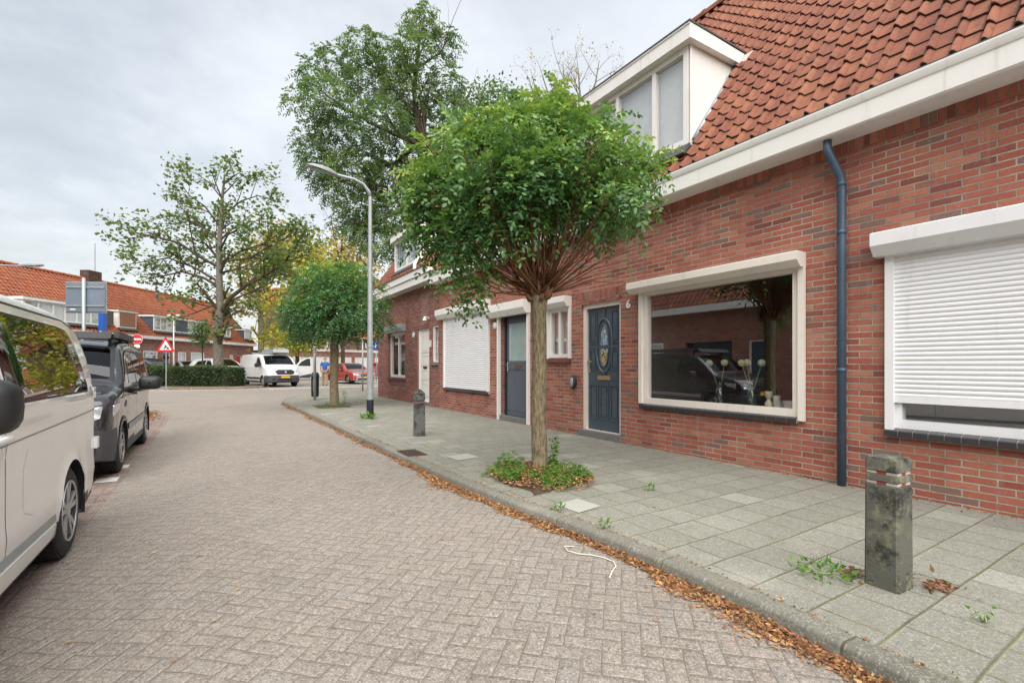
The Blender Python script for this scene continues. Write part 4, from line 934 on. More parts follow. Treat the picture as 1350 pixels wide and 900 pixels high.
    def star(s, poly, proj, off=.004, rad=.04, rings=(1., .985, .7, .35)):
        P = round_poly(poly, rad) if rad else round_poly(poly, .002, 1)
        cx = sum(p[0] for p in P)/len(P); cy = sum(p[1] for p in P)/len(P); rows = []
        for i, f in enumerate(rings): rows.append([proj(cx+(p[0]-cx)*f, cy+(p[1]-cy)*f, -.006 if i == 0 else off) for p in P])
        mb = MB().grid(rows, closed=True); c = proj(cx, cy, off); n = len(P); b = len(mb.v); mb.v.append(c); e = (len(rings)-1)*n
        for k in range(n): mb.f.append([e+k, e+(k+1) % n, b]); mb.m.append(0); mb.uv.append([(0, 0)]*3)
        return mb
    def side(s, poly, sg=1, off=.004, rad=.04): return s.star(poly, lambda a, z, o: s.P(a, sg*(s.side_y(a, z)+o), z), off, rad)
    def topp(s, poly, off=.004, rad=.05):
        def pr(a, y, o):
            d = .02; nx, nz = -(s.top_(a+d)-s.top_(a-d))/(2*d), 1.; l = math.hypot(nx, nz); return tuple(x+dx for x, dx in zip(s.P(a, y, s.top_z(a, y)), (nx/l*o, 0, nz/l*o)))
        return s.star(poly, pr, off, rad)
    def front(s, poly, off=.006, rad=.02): return s.star(poly, lambda y, z, o: (lambda q: (q[0]-o, q[1], q[2]))(s.P(s.front_s(z, y), y, z)), off, rad)
    def rear(s, poly, off=.006, rad=.02): return s.star(poly, lambda y, z, o: (lambda q: (q[0]+o, q[1], q[2]))(s.P(s.rear_s(z, y), y, z)), off, rad)
    def line(s, pts, sg=1, w=.007, off=.0012, mb=None):
        mb = mb or MB(); D = []
        for a, b in zip(pts, pts[1:]):
            m = max(1, int(math.hypot(b[0]-a[0], b[1]-a[1])/.06)); D += [(a[0]+(b[0]-a[0])*k/m, a[1]+(b[1]-a[1])*k/m) for k in range(m)]
        D.append(pts[-1]); rows = []
        for i, p in enumerate(D):
            a, b = D[max(0, i-1)], D[min(len(D)-1, i+1)]; dx, dz = b[0]-a[0], b[1]-a[1]; l = math.hypot(dx, dz) or 1; nx, nz = -dz/l*w/2, dx/l*w/2
            rows.append([s.P(p[0]+nx, sg*(s.side_y(p[0], p[1])+off), p[1]+nz), s.P(p[0]-nx, sg*(s.side_y(p[0], p[1])+off), p[1]-nz)])
        mb.grid(rows); return mb
    def wheel(s, ai, sg, root, r=.32, rim=.21, spokes=5, rimmat='alloy'):
        y = s.hw(ai, s.zw+.25)-.012; w = s.wheel_w; c = (ai-s.L/2, sg*y, r)
        prof = [(rim, -w), (r-.045, -w), (r-.012, -w+.02), (r, -w+.05), (r, -.05), (r-.012, -.02), (r-.045, -.002), (rim+.012, .0), (rim, -.012)]
        mb = MB(); mb.lathe([(a, sg*b) for a, b in prof], c, 36, 'y')
        for k in range(48):                                        # tread blocks
            an = 2*math.pi*k/48
            for yy in (-w*.30, -w*.70):
                q = MB().box(-.014, .014, -w*.17, w*.17, -.004, .004).xform(Matrix.Translation(Vector(c)+Vector((math.cos(an)*(r+.001), sg*yy, math.sin(an)*(r+.001)))) @ Matrix.Rotation(math.pi/2-an, 4, 'Y'))
                b = len(mb.v); mb.v += q.v; mb.f += [[i+b for i in f] for f in q.f]; mb.m += q.m; mb.uv += q.uv
        t = mb.build('wheel', M['rubber'], root, sharp=35)
        mb = MB(); mb.lathe([(rim+.006, sg*-.012), (rim-.004, sg*.002), (rim-.02, sg*-.004), (rim-.03, sg*-.06), (.0, sg*-.07)], c, 36, 'y', mi=1)
        mb.lathe([(rim+.004, sg*-.01), (rim-.002, sg*.003), (rim-.018, sg*-.002), (rim-.024, sg*-.03)], c, 36, 'y', mi=0)
        mb.lathe([(.062, sg*-.05), (.060, sg*-.012), (.05, sg*-.006), (.0, sg*-.006)], c, 20, 'y')
        for k in range(spokes):
            a0 = 2*math.pi*k/spokes+.3
            for da in (-.16, .16):
                dv = Vector((math.cos(a0+da*.6), 0, math.sin(a0+da*.6))); dn = Vector((math.cos(a0+da*1.3), 0, math.sin(a0+da*1.3))); tn = Vector((-math.sin(a0), 0, math.cos(a0)))
                A = Vector(c)+dv*.045; B = Vector(c)+dn*(rim-.012); ya, yb = sg*-.012, sg*-.004; wa, wb = .017, .022
                q = [A-tn*wa, A+tn*wa, B+tn*wb, B-tn*wb]; yy = (ya, ya, yb, yb)
                f0 = [(p.x, p.y+h, p.z) for p, h in zip(q, yy)]; f1 = [(p.x, p.y+h-sg*.03, p.z) for p, h in zip(q, yy)]
                mb.face(f0); [mb.face([f0[i], f0[(i+1) % 4], f1[(i+1) % 4], f1[i]]) for i in range(4)]
        mb.build('rim', [M[rimmat], M['darkrim']], t, sharp=30)
    def mirror(s, a, z, sg, root, mats, sx=.10, sy=.13, sz=.11):
        y = s.side_y(a, z); c = Vector(s.P(a, sg*(y+.10+sy), z+.05)); mb = MB(); rows = []
        for i in range(9):
            t = math.pi*i/8
            rr = []
            for k in range(20):
                ph = 2*math.pi*k/20; se = lambda v: math.copysign(abs(v)**.6, v)
                rr.append((c.x+sx*se(-math.cos(t))*(1 if -math.cos(t) < 0 else .55), c.y+sy*se(max(math.sin(t), .02))*se(math.cos(ph)), c.z+sz*se(max(math.sin(t), .02))*se(math.sin(ph))))
            rows.append(rr)
        mb.grid(rows, closed=True, mi=lambda i, j: 1 if i >= 7 else 0)
        o = mb.build('wing_mirror', [mats, M['chrome']], root, smooth=True)
        MB().tube([s.P(a-.02, sg*(y-.02), z-.06), s.P(a, sg*(y+.10), z-.03), tuple(c)], [.04, .032, .03], 10).build('mirror_arm', M['black'], o, smooth=True)
    def add(s, name, mb, mat, root, **k): return mb.build(name, mat, root, sharp=k.pop('sharp', 40), **k)
def place(root, x, y, z, rz): root.location = (x, y, z); root.rotation_euler = (0, 0, rz)
def both(s, fn):
    for sg in (1, -1): fn(sg)

# ---- white van beside the viewer ------------------------------------------
v1 = thing('white_van', 'white van with long dark side window and black mirror, nearest on the left', 'van')
b = Body(4.95, 1.88, [(0, .62), (.03, .80), (.10, .95), (.35, 1.06), (.70, 1.16), (.82, 1.22), (1.3, 1.58), (1.62, 1.77), (1.9, 1.84), (2.6, 1.87), (4.0, 1.86), (4.50, 1.82), (4.68, 1.74), (4.78, 1.58), (4.85, 1.35), (4.91, 1.05), (4.95, .62)],
         [(0, .80), (.06, .87), (.2, .94), (.5, .985), (.9, 1.), (4.4, 1.), (4.8, .985), (4.95, .955)], zb=.24, belt=1.17, tum=.155, low=.50, tuck=.07, rc=.11, crown=.05, bowf=.22, bowr=.06, crease=((1.02, .006, .035), (.98, -.004, .02), (.52, .006, .06)), arches=(.88, 3.88), ra=.375, zw=.34)
b.shell([M['p_white'], M['dkplastic']], v1, plastic=lambda a, y, z: z < .33)
b.liners(v1)
for sg in (1, -1):
    w_ = b.add('side_window', b.side([(2.60, 1.225), (4.50, 1.215), (4.42, 1.50), (4.27, 1.70), (4.0, 1.715), (2.58, 1.725)], sg, .004, .09), M['privacy'], v1)
    b.add('rubber_rim', b.side([(2.585, 1.212), (4.514, 1.202), (4.432, 1.503), (4.28, 1.712), (4.0, 1.728), (2.565, 1.738)], sg, .0025, .095), M['black'], w_)
    b.add('window_seal', b.side([(2.56, 1.195), (4.545, 1.185), (4.46, 1.51), (4.30, 1.735), (4.0, 1.75), (2.54, 1.755)], sg, .001, .11), M['p_white'], w_)
    b.add('door_window', b.side([(1.25, 1.22), (2.42, 1.225), (2.41, 1.72), (1.78, 1.71), (1.50, 1.58)], sg, .004, .06), M['carglass'], v1)
    l = b.line([(2.50, .35), (2.51, 1.2), (2.47, 1.76)], sg); b.line([(1.22, .42), (1.2, 1.2)], sg, mb=l); b.add('door_gap', l, M['black'], v1)
    b.add('crease_line', b.line([(.9, 1.005), (4.86, 1.035)], sg, .006), plain('grey_seam', lin(120, 120, 120), .6), v1)
    l = b.line([(2.86, .95), (2.78, .84), (2.78, .60), (2.92, .55)], sg, .003)
    b.add('fuel_flap_gap', l, M['galv'], v1)
    b.add('roof_gutter', b.line([(1.7, 1.775), (2.4, 1.792), (4.2, 1.782), (4.5, 1.74)], sg, .012, .003), M['dkplastic'], v1)
    sil = b.side([(1.30, .27), (3.48, .27), (3.47, .36), (1.30, .40)], sg, .012, .02); b.add('sill_trim', sil, M['p_white'], v1)
    l = b.line([(1.30, .44), (3.47, .395)], sg, .05, .004); b.add('lower_trim', l, M['galv'], v1)
    mb = MB(); hh = [(2.15, 1.09), (2.19, 1.105), (2.30, 1.115), (2.40, 1.10), (2.43, 1.085)]
    y_ = b.side_y(2.3, 1.08); mb.tube([b.P(2.20, sg*(y_+.0), 1.055), b.P(2.22, sg*(y_+.04), 1.062), b.P(2.31, sg*(y_+.05), 1.066), b.P(2.41, sg*(y_+.04), 1.062), b.P(2.43, sg*(y_+.0), 1.055)], [.017, .019, .02, .019, .017], 10)
    mb.ball(b.P(2.39, sg*(y_+.004), .985), .03, .018, .035); b.add('door_handle', mb, M['p_white'], v1, smooth=True)
    b.add('tail_light', b.rear([(sg*.70, .95), (sg*.84, .95), (sg*.82, 1.28), (sg*.70, 1.28)], .008, .02), M['red_lens'], v1)
    for z in (1.18, .72): b.add('rear_door_hinge', MB().box(*[b.P(4.84, sg*(b.side_y(4.84, z)+.0), z)[0]+d for d in (-.02, .075)], *sorted([sg*(b.side_y(4.88, z)-.02), sg*(b.side_y(4.88, z)+.035)]), z-.05, z+.05), M['p_white'], v1, bevel=.008)
    b.wheel(.88, sg, v1, .335, .225); b.wheel(3.88, sg, v1, .335, .225)
    b.mirror(1.36, 1.235, sg, v1, M['black'], .10, .125, .10)
b.add('windscreen', b.topp([(.86, -.76), (.86, .76), (1.55, .64), (1.55, -.64)], .004), M['carglass'], v1)
for sg in (1, -1): b.add('headlight', b.front([(sg*.50, .72), (sg*.76, .74), (sg*.78, .90), (sg*.52, .88)]), M['lamp_glass'], v1)
b.add('grille', b.front([(-.42, .72), (.42, .72), (.42, .86), (-.42, .86)]), M['black'], v1); b.add('number_plate', b.front([(-.26, .46), (.26, .46), (.26, .57), (-.26, .57)], .012, .01), M['amber'], v1)
b.add('bumper', b.front([(-.74, .30), (.74, .30), (.76, .44), (-.76, .44)], .02, .03), M['dkplastic'], v1)
place(v1, -.90-.94, .95+4.95/2, -.13, R(90))

# ---- dark grey family van behind it ---------------------------------------
v2 = thing('grey_van', 'dark grey compact van with black roof rack parked behind the white van', 'van')
b = Body(4.40, 1.84, [(0, .70), (.02, .80), (.06, .90), (.16, 1.0), (.45, 1.08), (.86, 1.15), (.95, 1.20), (1.3, 1.48), (1.62, 1.69), (1.9, 1.76), (2.6, 1.80), (3.8, 1.77), (4.10, 1.70), (4.24, 1.55), (4.33, 1.2), (4.40, .7)],
         [(0, .88), (.05, .93), (.2, .975), (.5, .995), (.9, 1.), (3.9, 1.), (4.2, .985), (4.40, .95)], zb=.22, belt=1.12, tum=.15, low=.5, tuck=.06, rc=.10, crown=.04, bowf=.16, bowr=.05, crease=((.98, .008, .05),), arches=(.90, 3.64), ra=.36, zw=.325)
b.shell([M['p_grey'], M['dkplastic']], v2, plastic=lambda a, y, z: z < .36 or (a < .62 and z < .64 and a < .42))
b.liners(v2)
for sg in (1, -1):
    b.add('door_window', b.side([(1.42, 1.17), (2.20, 1.16), (2.20, 1.60), (1.95, 1.60), (1.70, 1.50)], sg, .004, .05), M['carglass'], v2)
    b.add('side_window', b.side([(2.30, 1.16), (3.16, 1.16), (3.15, 1.60), (2.30, 1.60)], sg, .004, .05), M['privacy'], v2)
    b.add('rear_quarter_window', b.side([(3.26, 1.16), (4.02, 1.18), (3.93, 1.55), (3.25, 1.60)], sg, .004, .06), M['privacy'], v2)
    b.add('pillar_trim', b.line([(1.15, 1.2), (1.62, 1.56), (1.95, 1.645), (3.9, 1.62)], sg, .022, .003), M['black'], v2)
    l = b.line([(1.34, .35), (1.32, 1.1)], sg); b.line([(2.25, .36), (2.26, 1.62)], sg, mb=l); b.line([(3.2, .7), (3.21, 1.62)], sg, mb=l); b.add('door_gap', l, M['black'], v2)
    b.add('side_rub_strip', b.line([(1.36, .55), (3.22, .57)], sg, .09, .010), M['galv'], v2)
    b.add('arch_moulding', b.line([(.90+.395*math.cos(a), .325+.395*math.sin(a)) for a in np.linspace(.05, math.pi-.05, 24)], sg, .06, .008), M['dkplastic'], v2)
    b.add('arch_moulding', b.line([(3.64+.395*math.cos(a), .325+.395*math.sin(a)) for a in np.linspace(.05, math.pi-.05, 24)], sg, .06, .008), M['dkplastic'], v2)
    b.add('door_handle', MB().box(b.P(2.03, 0, 0)[0]-.1, b.P(2.03, 0, 0)[0]+.1, *sorted([sg*(b.side_y(2, 1.0)-.01), sg*(b.side_y(2, 1.0)+.035)]), .985, 1.02), M['p_grey'], v2, bevel=.01)
    hl = b.add('headlight', b.front([(sg*.46, .80), (sg*.66, .755), (sg*.80, .78), (sg*.82, .93), (sg*.64, .90), (sg*.46, .86)], .012, .02), M['lamp_glass'], v2)
    b.add('lamp_bezel', b.front([(sg*.43, .77), (sg*.66, .725), (sg*.82, .75), (sg*.835, .955), (sg*.62, .925), (sg*.43, .885)], .004, .02), M['black'], hl)
    b.add('headlight_wrap', b.side([(.20, .79), (.52, .86), (.60, .955), (.34, .94), (.20, .93)], sg, .008, .02), M['lamp_glass'], hl)
    fg = b.add('fog_light_recess', b.front([(sg*.50, .34), (sg*.76, .36), (sg*.77, .58), (sg*.54, .55)], .016, .03), M['black'], v2)
    b.add('fog_light', b.front([(sg*.57, .47), (sg*.70, .48), (sg*.70, .535), (sg*.58, .53)], .024, .015), M['lamp_glass'], fg)
    b.wheel(.90, sg, v2, .325, .205); b.wheel(3.64, sg, v2, .325, .205)
    b.mirror(1.50, 1.12, sg, v2, M['black'], .11, .14, .10)
    b.add('fender_vent', b.side([(1.02, .86), (1.16, .86), (1.17, .94), (1.06, .95)], sg, .006, .02), M['black'], v2)
    b.add('tail_light', b.side([(4.20, .95), (4.33, .95), (4.27, 1.4), (4.16, 1.4)], sg, .006, .02), M['red_lens'], v2)
ws = b.add('windscreen', b.topp([(.99, -.78), (.99, .78), (1.57, .70), (1.57, -.70)], .006, .07), M['carglass'], v2)
b.add('windscreen_surround', b.topp([(.93, -.83), (.93, .83), (1.62, .75), (1.62, -.75)], .003, .06), M['black'], ws)
b.add('dashboard', b.topp([(1.02, -.74), (1.02, .74), (1.20, .72), (1.20, -.72)], -.05, .04), M['dkplastic'], ws)
for y in (-.3, .35): b.add('wiper', MB().tube([tuple(Vector(b.P(.96, y, b.top_z(.96, y)))+Vector((-.01, 0, .02))), tuple(Vector(b.P(1.12, y+.42, b.top_z(1.12, y+.42)))+Vector((-.01, 0, .025)))], .009, 6), M['black'], ws)
b.add('grille', b.front([(-.42, .72), (.42, .72), (.42, .90), (-.42, .90)]), M['black'], v2); b.add('lower_grille', b.front([(-.46, .36), (.46, .36), (.44, .56), (-.44, .56)], .012), M['black'], v2)
b.add('number_plate', b.front([(-.26, .60), (.26, .60), (.26, .70), (-.26, .70)], .014, .01), M['amber'], v2)
rk = MB()
for y in (-.66, .66): rk.box(-.55, 1.35, y-.03, y+.03, 1.83, 1.89)
for x in (-.5, -.05, .4, .85, 1.3): rk.box(x-.04, x+.04, -.63, .63, 1.845, 1.875)
for x in (-.4, .5, 1.2):
    for y in (-.66, .66): rk.box(x-.03, x+.03, y-.02, y+.02, 1.72, 1.83)
o = b.add('roof_rack', rk, M['black'], v2, bevel=.006)
b.add('wind_deflector', MB().prism([(-.68, 1.81), (-.56, 1.91), (-.54, 1.91), (-.64, 1.81)], -.70, .70, 'y'), M['black'], o)
b.add('awning_box', MB().box(-.42, 1.2, -.76, -.70, 1.83, 1.93), M['dkplastic'], o, bevel=.01)
place(v2, -1.02-.92, 7.35+2.2, -.13, R(90))

# ---- white panel van with its open door across the crossing ---------------
v3 = thing('delivery_van', 'white panel van parked across the crossing with its cab door open', 'van')
b = Body(5.0, 1.95, [(0, .72), (.03, .86), (.10, 1.0), (.30, 1.14), (.62, 1.24), (.75, 1.30), (1.2, 1.66), (1.5, 1.86), (1.75, 1.93), (2.4, 1.96), (4.6, 1.96), (4.85, 1.92), (4.93, 1.75), (4.97, 1.3), (5.0, .7)],
         [(0, .84), (.06, .90), (.25, .96), (.6, 1.), (4.7, 1.), (5., .97)], zb=.25, belt=1.2, tum=.13, low=.5, rc=.11, crown=.03, bowf=.22, arches=(.9, 3.95), ra=.37, zw=.34)
b.shell([M['p_white'], M['dkplastic']], v3, plastic=lambda a, y, z: z < .36 or (a < .60 and z < .68), ns=70); b.liners(v3)
for sg in (1, -1):
    b.add('door_window', b.side([(1.02, 1.27), (1.95, 1.25), (1.95, 1.78), (1.62, 1.76)], sg, .004, .05), M['carglass'], v3)
    l = b.line([(2.05, .4), (2.06, 1.85)], sg, .012); b.line([(.95, .5), (.93, 1.25)], sg, .01, mb=l); b.line([(3.3, .4), (3.3, 1.85)], sg, .01, mb=l); b.add('door_gap', l, M['black'], v3)
    b.add('rub_strip', b.line([(1.3, .52), (3.5, .52)], sg, .12, .008), M['dkplastic'], v3)
    b.add('headlight', b.front([(sg*.60, .95), (sg*.62, .84), (sg*.86, .90), (sg*.87, 1.14), (sg*.80, 1.16)], .012, .02), M['lamp_glass'], v3)
    b.add('fog_light', b.front([(sg*.58, .42), (sg*.72, .42), (sg*.72, .52), (sg*.58, .52)], .016, .03), M['black'], v3)
    b.wheel(.9, sg, v3, .33, .20, rimmat='galv'); b.wheel(3.95, sg, v3, .33, .20, rimmat='galv')
    b.mirror(1.12, 1.25, sg, v3, M['black'], .09, .13, .13) if sg == 1 else None
ws = b.add('windscreen', b.topp([(.82, -.80), (.82, .80), (1.44, .70), (1.44, -.70)], .006, .06), M['carglass'], v3)
b.add('windscreen_surround', b.topp([(.76, -.86), (.76, .86), (1.49, .75), (1.49, -.75)], .003, .06), M['black'], ws)
gr = b.add('grille', b.front([(-.58, .92), (-.46, .74), (.46, .74), (.58, .92), (.40, 1.03), (-.40, 1.03)], .012, .03), M['black'], v3)
b.add('diamond_emblem', b.front([(0, .80), (.075, .90), (0, 1.0), (-.075, .90)], .028, .004), M['chrome'], gr)
b.add('number_plate', b.front([(-.26, .54), (.26, .54), (.26, .65), (-.26, .65)], .02, .01), M['amber'], v3); b.add('bonnet_mark', b.topp([(.34, -.16), (.40, -.16), (.40, .16), (.34, .16)], .003, .01), M['galv'], v3)
b.add('lower_grille', b.front([(-.44, .38), (.44, .38), (.44, .50), (-.44, .50)], .014, .02), M['black'], v3)
# ladder box on the roof
rb = b.add('roof_bar', MB().box(-1.0, -.95, -.8, .8, 1.98, 2.06).box(.6, .65, -.8, .8, 1.98, 2.06), M['galv'], v3)
b.add('roof_case', MB().prism([(-1.2, 2.065), (-1.05, 2.26), (.6, 2.26), (.72, 2.065)], -.72, .20, 'y'), M['galv'], rb, bevel=.02)
# open door on the local -y... hinged at the front of the door opening
hx, hy = b.P(.97, 0, 0)[0], -.965
dv = math.cos(R(-84)), math.sin(R(-84))
def D(t, z, o=0.): return (hx+t*dv[0]-o*dv[1], hy+t*dv[1]+o*dv[0], z)
P = round_poly([(0.02, .45), (1.02, .45), (1.06, 1.2), (1.02, 1.78), (.72, 1.78), (.30, 1.55), (.02, 1.25)], .08)
mb = MB(); rws = [[D(t, z, o) for t, z in P] for o in (-.03, .03)]; mb.grid(rws, closed=True); mb.face(rws[0]); mb.face(rws[1])
od = mb.build('open_door', M['p_white'], v3, sharp=40); od['label'] = 'cab door swung wide open'
P2 = round_poly([(.14, 1.25), (.98, 1.23), (.95, 1.70), (.74, 1.70), (.36, 1.50)], .05)
mb = MB(); mb.face([D(t, z, -.033) for t, z in P2]); mb.face([D(t, z, .033) for t, z in P2]); mb.build('door_window', M['carglass'], od)
mb = MB(); P3 = [(.2, .5), (.98, .48), (1.0, .75), (.6, .68), (.3, .62)]; mb.face([D(t, z, .034) for t, z in P3]); mb.face([D(t, z, -.034) for t, z in P3]); mb.build('lower_trim', M['dkplastic'], od)
mb = MB().ball(D(.16, 1.33, .16), .10, .09, .13); mb.build('wing_mirror', M['black'], od, smooth=True)
MB().box(*[D(.85, 1, .04)[0]+q for q in (-.06, .06)], *[D(.85, 1, .04)[1]+q for q in (-.01, .03)], 1.08, 1.12).build('door_handle', M['black'], od)
ang = R(105); fx, fy = rc2w(-13.35, 28.2)
place(v3, fx+2.5*math.cos(ang), fy+2.5*math.sin(ang), 0, ang)

# ---- saloon and the parked cars behind the hedge -----------------------------
def car(name, label, kind, paintm, x, y, rz, hood=None, bumper=None, group=None, z=0., scale=1.):
    r = thing(name, label, 'car', (0, 0, 0), 0, group)
    if kind == 'saloon':
        b = Body(4.6, 1.80, [(0, .56), (.03, .66), (.12, .76), (.5, .86), (1.15, .95), (1.3, .99), (1.75, 1.25), (2.1, 1.38), (2.6, 1.43), (3.0, 1.40), (3.5, 1.24), (3.85, 1.08), (4.35, 1.03), (4.5, .98), (4.57, .85), (4.6, .6)], [(0, .78), (.08, .87), (.3, .95), (.7, 1.), (4., 1.), (4.4, .95), (4.6, .88)], zb=.2, belt=.92, tum=.24, low=.4, rc=.09, crown=.03, bowf=.22, bowr=.12, crease=((.74, .012, .05),), arches=(.85, 3.65), ra=.345, zw=.32)
        dw, rw, ws, rr = [(1.55, .97), (2.42, .96), (2.40, 1.33), (2.08, 1.32)], [(2.50, .96), (3.42, 1.0), (3.18, 1.26), (2.82, 1.33), (2.49, 1.335)], (1.33, 2.06), (3.08, 3.80); hz = (.60, .72)
    else:
        b = Body(4.25, 1.80, [(0, .60), (.03, .72), (.12, .84), (.5, .96), (1.0, 1.04), (1.12, 1.08), (1.6, 1.38), (1.95, 1.52), (2.5, 1.58), (3.3, 1.54), (3.85, 1.40), (4.05, 1.2), (4.18, 1.0), (4.25, .6)], [(0, .80), (.08, .88), (.3, .95), (.7, 1.), (3.7, 1.), (4.1, .95), (4.25, .9)], zb=.22, belt=.98, tum=.22, low=.42, rc=.09, crown=.03, bowf=.2, bowr=.10, crease=((.8, .012, .05),), arches=(.82, 3.4), ra=.35, zw=.325)
        dw, rw, ws, rr = [(1.42, 1.03), (2.25, 1.02), (2.24, 1.45), (1.92, 1.43)], [(2.33, 1.02), (3.45, 1.08), (3.2, 1.40), (2.33, 1.46)], (1.15, 1.92), (3.78, 4.08); hz = (.68, .82)
    b.shell([paintm, M['dkplastic']], r, plastic=lambda a, y, z: z < .27, ns=60); b.liners(r)
    if hood: b.add('bonnet', b.topp([(.16, -.60), (.16, .60), (1.2, .76), (1.2, -.76)], .006, .05), hood, r)
    if bumper: b.add('front_bumper', b.front([(-.76, .26), (.76, .26), (.78, .64), (-.78, .64)], .012, .04), bumper, r)
    for sg in (1, -1):
        b.add('door_window', b.side(dw, sg, .004, .04), M['carglass'], r); b.add('side_window', b.side(rw, sg, .004, .04), M['carglass'], r)
        l = b.line([(dw[1][0]+.04, .35), (dw[1][0]+.04, .95)], sg, .01); b.line([(dw[0][0]-.05, .4), (dw[0][0]-.1, .95)], sg, .01, mb=l); b.add('door_gap', l, M['black'], r)
        b.add('headlight', b.front([(sg*.42, hz[0]), (sg*.76, hz[0]+.03), (sg*.76, hz[1]), (sg*.46, hz[1]-.02)], .014, .02), M['lamp_glass'], r)
        b.add('tail_light', b.side([(b.L-.28, .78), (b.L-.06, .78), (b.L-.08, .92), (b.L-.28, .92)], sg, .006, .02), M['red_lens'], r)
        for a in b.arches: b.wheel(a, sg, r, .315, .215)
        b.mirror(dw[0][0]+.05, dw[0][1]-.02, sg, r, paintm, .07, .09, .065)
    wsc = b.add('windscreen', b.topp([(ws[0], -.68), (ws[0], .68), (ws[1], .58), (ws[1], -.58)], .006, .06), M['carglass'], r); b.add('windscreen_surround', b.topp([(ws[0]-.05, -.72), (ws[0]-.05, .72), (ws[1]+.04, .61), (ws[1]+.04, -.61)], .003, .06), M['black'], wsc)
    b.add('rear_window', b.topp([(rr[0], -.54), (rr[0], .54), (rr[1], .62), (rr[1], -.62)], .004, .06), M['carglass'], r)
    b.add('grille', b.front([(-.30, .50), (.30, .50), (.34, hz[1]-.04), (-.34, hz[1]-.04)], .018, .03), M['black'], r)
    b.add('lower_grille', b.front([(-.55, .30), (.55, .30), (.5, .40), (-.5, .40)], .02, .02), M['black'], r)
    b.add('number_plate', b.front([(-.26, .42), (.26, .42), (.26, .52), (-.26, .52)], .03, .01), M['amber'], r)
    c, n = math.cos(rz), math.sin(rz); place(r, x+b.L/2*c, y+b.L/2*n, z, rz); r.scale = (scale,)*3; return r
x, y = rc2w(-10.0, 32.6); car('red_car', 'red saloon car with dull grey bonnet and pale blue front bumper', 'saloon', M['p_red'], x, y, R(101), M['p_hood'], M['p_bumper'])
x, y = rc2w(-11.6, 46.0); car('red_car', 'bright red hatchback mostly hidden behind the house corner', 'hatch', paint('bright_red_paint', lin(196, 30, 44)), x, y, R(95))
PK = 'cars parked beyond the hedge'
for lab, knd, pm, u, c, a in (('green hatchback parked beyond the left end of the hedge', 'hatch', M['p_green'], 196, 33.5, 95), ('dark blue estate car seen over the hedge beside the warning sign', 'hatch', M['p_dark'], 238, 31.6, 150),
                              ('silver car seen over the hedge left of the tree trunk', 'saloon', M['p_silver'], 270, 35.5, 118), ('white car with dark windows between the big tree trunk and the van', 'hatch', M['p_white'], 316, 33.2, 122)):
    x, y = rc2w((u-675)/FO*c, c); car('parked_car', lab, knd, pm, x, y, R(a), group=PK, scale=1.12)
# ------------------------------------------------------------------ plants
M['bark'] = barkmat('grey_brown_bark', lin(92, 82, 66), lin(142, 130, 106))
M['bark_grey'] = barkmat('grey_bark', lin(92, 88, 80), lin(138, 132, 120), 10)
M['bark_dark'] = barkmat('dark_bark', lin(62, 54, 44), lin(96, 86, 72), 8)
M['twig'] = barkmat('reddish_twig_bark', lin(112, 76, 58), lin(150, 110, 84), 30)
LG = lambda *s: [(p, lin(*c)) for p, c in s]
M['robinia'] = leafmat('robinia_leaf', LG((0, (62, 106, 70)), (.3, (84, 132, 76)), (.55, (116, 160, 76)), (.8, (152, 188, 84)), (1, (190, 206, 106))))
M['robinia2'] = leafmat('robinia_leaf_dark', LG((0, (56, 102, 68)), (.4, (82, 134, 76)), (.75, (120, 166, 80)), (1, (168, 194, 96))))
M['catalpa'] = leafmat('catalpa_leaf', LG((0, (64, 98, 52)), (.5, (98, 128, 64)), (.85, (138, 144, 78)), (1, (166, 138, 82))))
M['ash'] = leafmat('ash_leaf', LG((0, (66, 102, 70)), (.4, (92, 126, 80)), (.8, (122, 150, 92)), (1, (146, 160, 100))))
M['yellow_leaf'] = leafmat('yellow_leaf', LG((0, (136, 152, 50)), (.5, (188, 188, 60)), (1, (206, 194, 86))))
M['pale_leaf'] = leafmat('pale_autumn_leaf', LG((0, (150, 130, 84)), (.5, (190, 168, 96)), (1, (206, 176, 88))))
M['hedge_leaf'] = leafmat('hedge_leaf', LG((0, (30, 50, 32)), (.5, (52, 78, 44)), (1, (94, 118, 58))), .2)
M['weed'] = leafmat('weed_leaf', LG((0, (64, 110, 40)), (.6, (100, 156, 48)), (1, (146, 172, 84))), .4)
M['litter'] = leafmat('fallen_leaf', LG((0, (124, 84, 62)), (.35, (164, 110, 76)), (.7, (190, 136, 90)), (.9, (206, 170, 116)), (1, (134, 108, 88))), .1, .8)
def unit(v): return v/np.maximum(np.linalg.norm(v, axis=-1, keepdims=True), 1e-9)
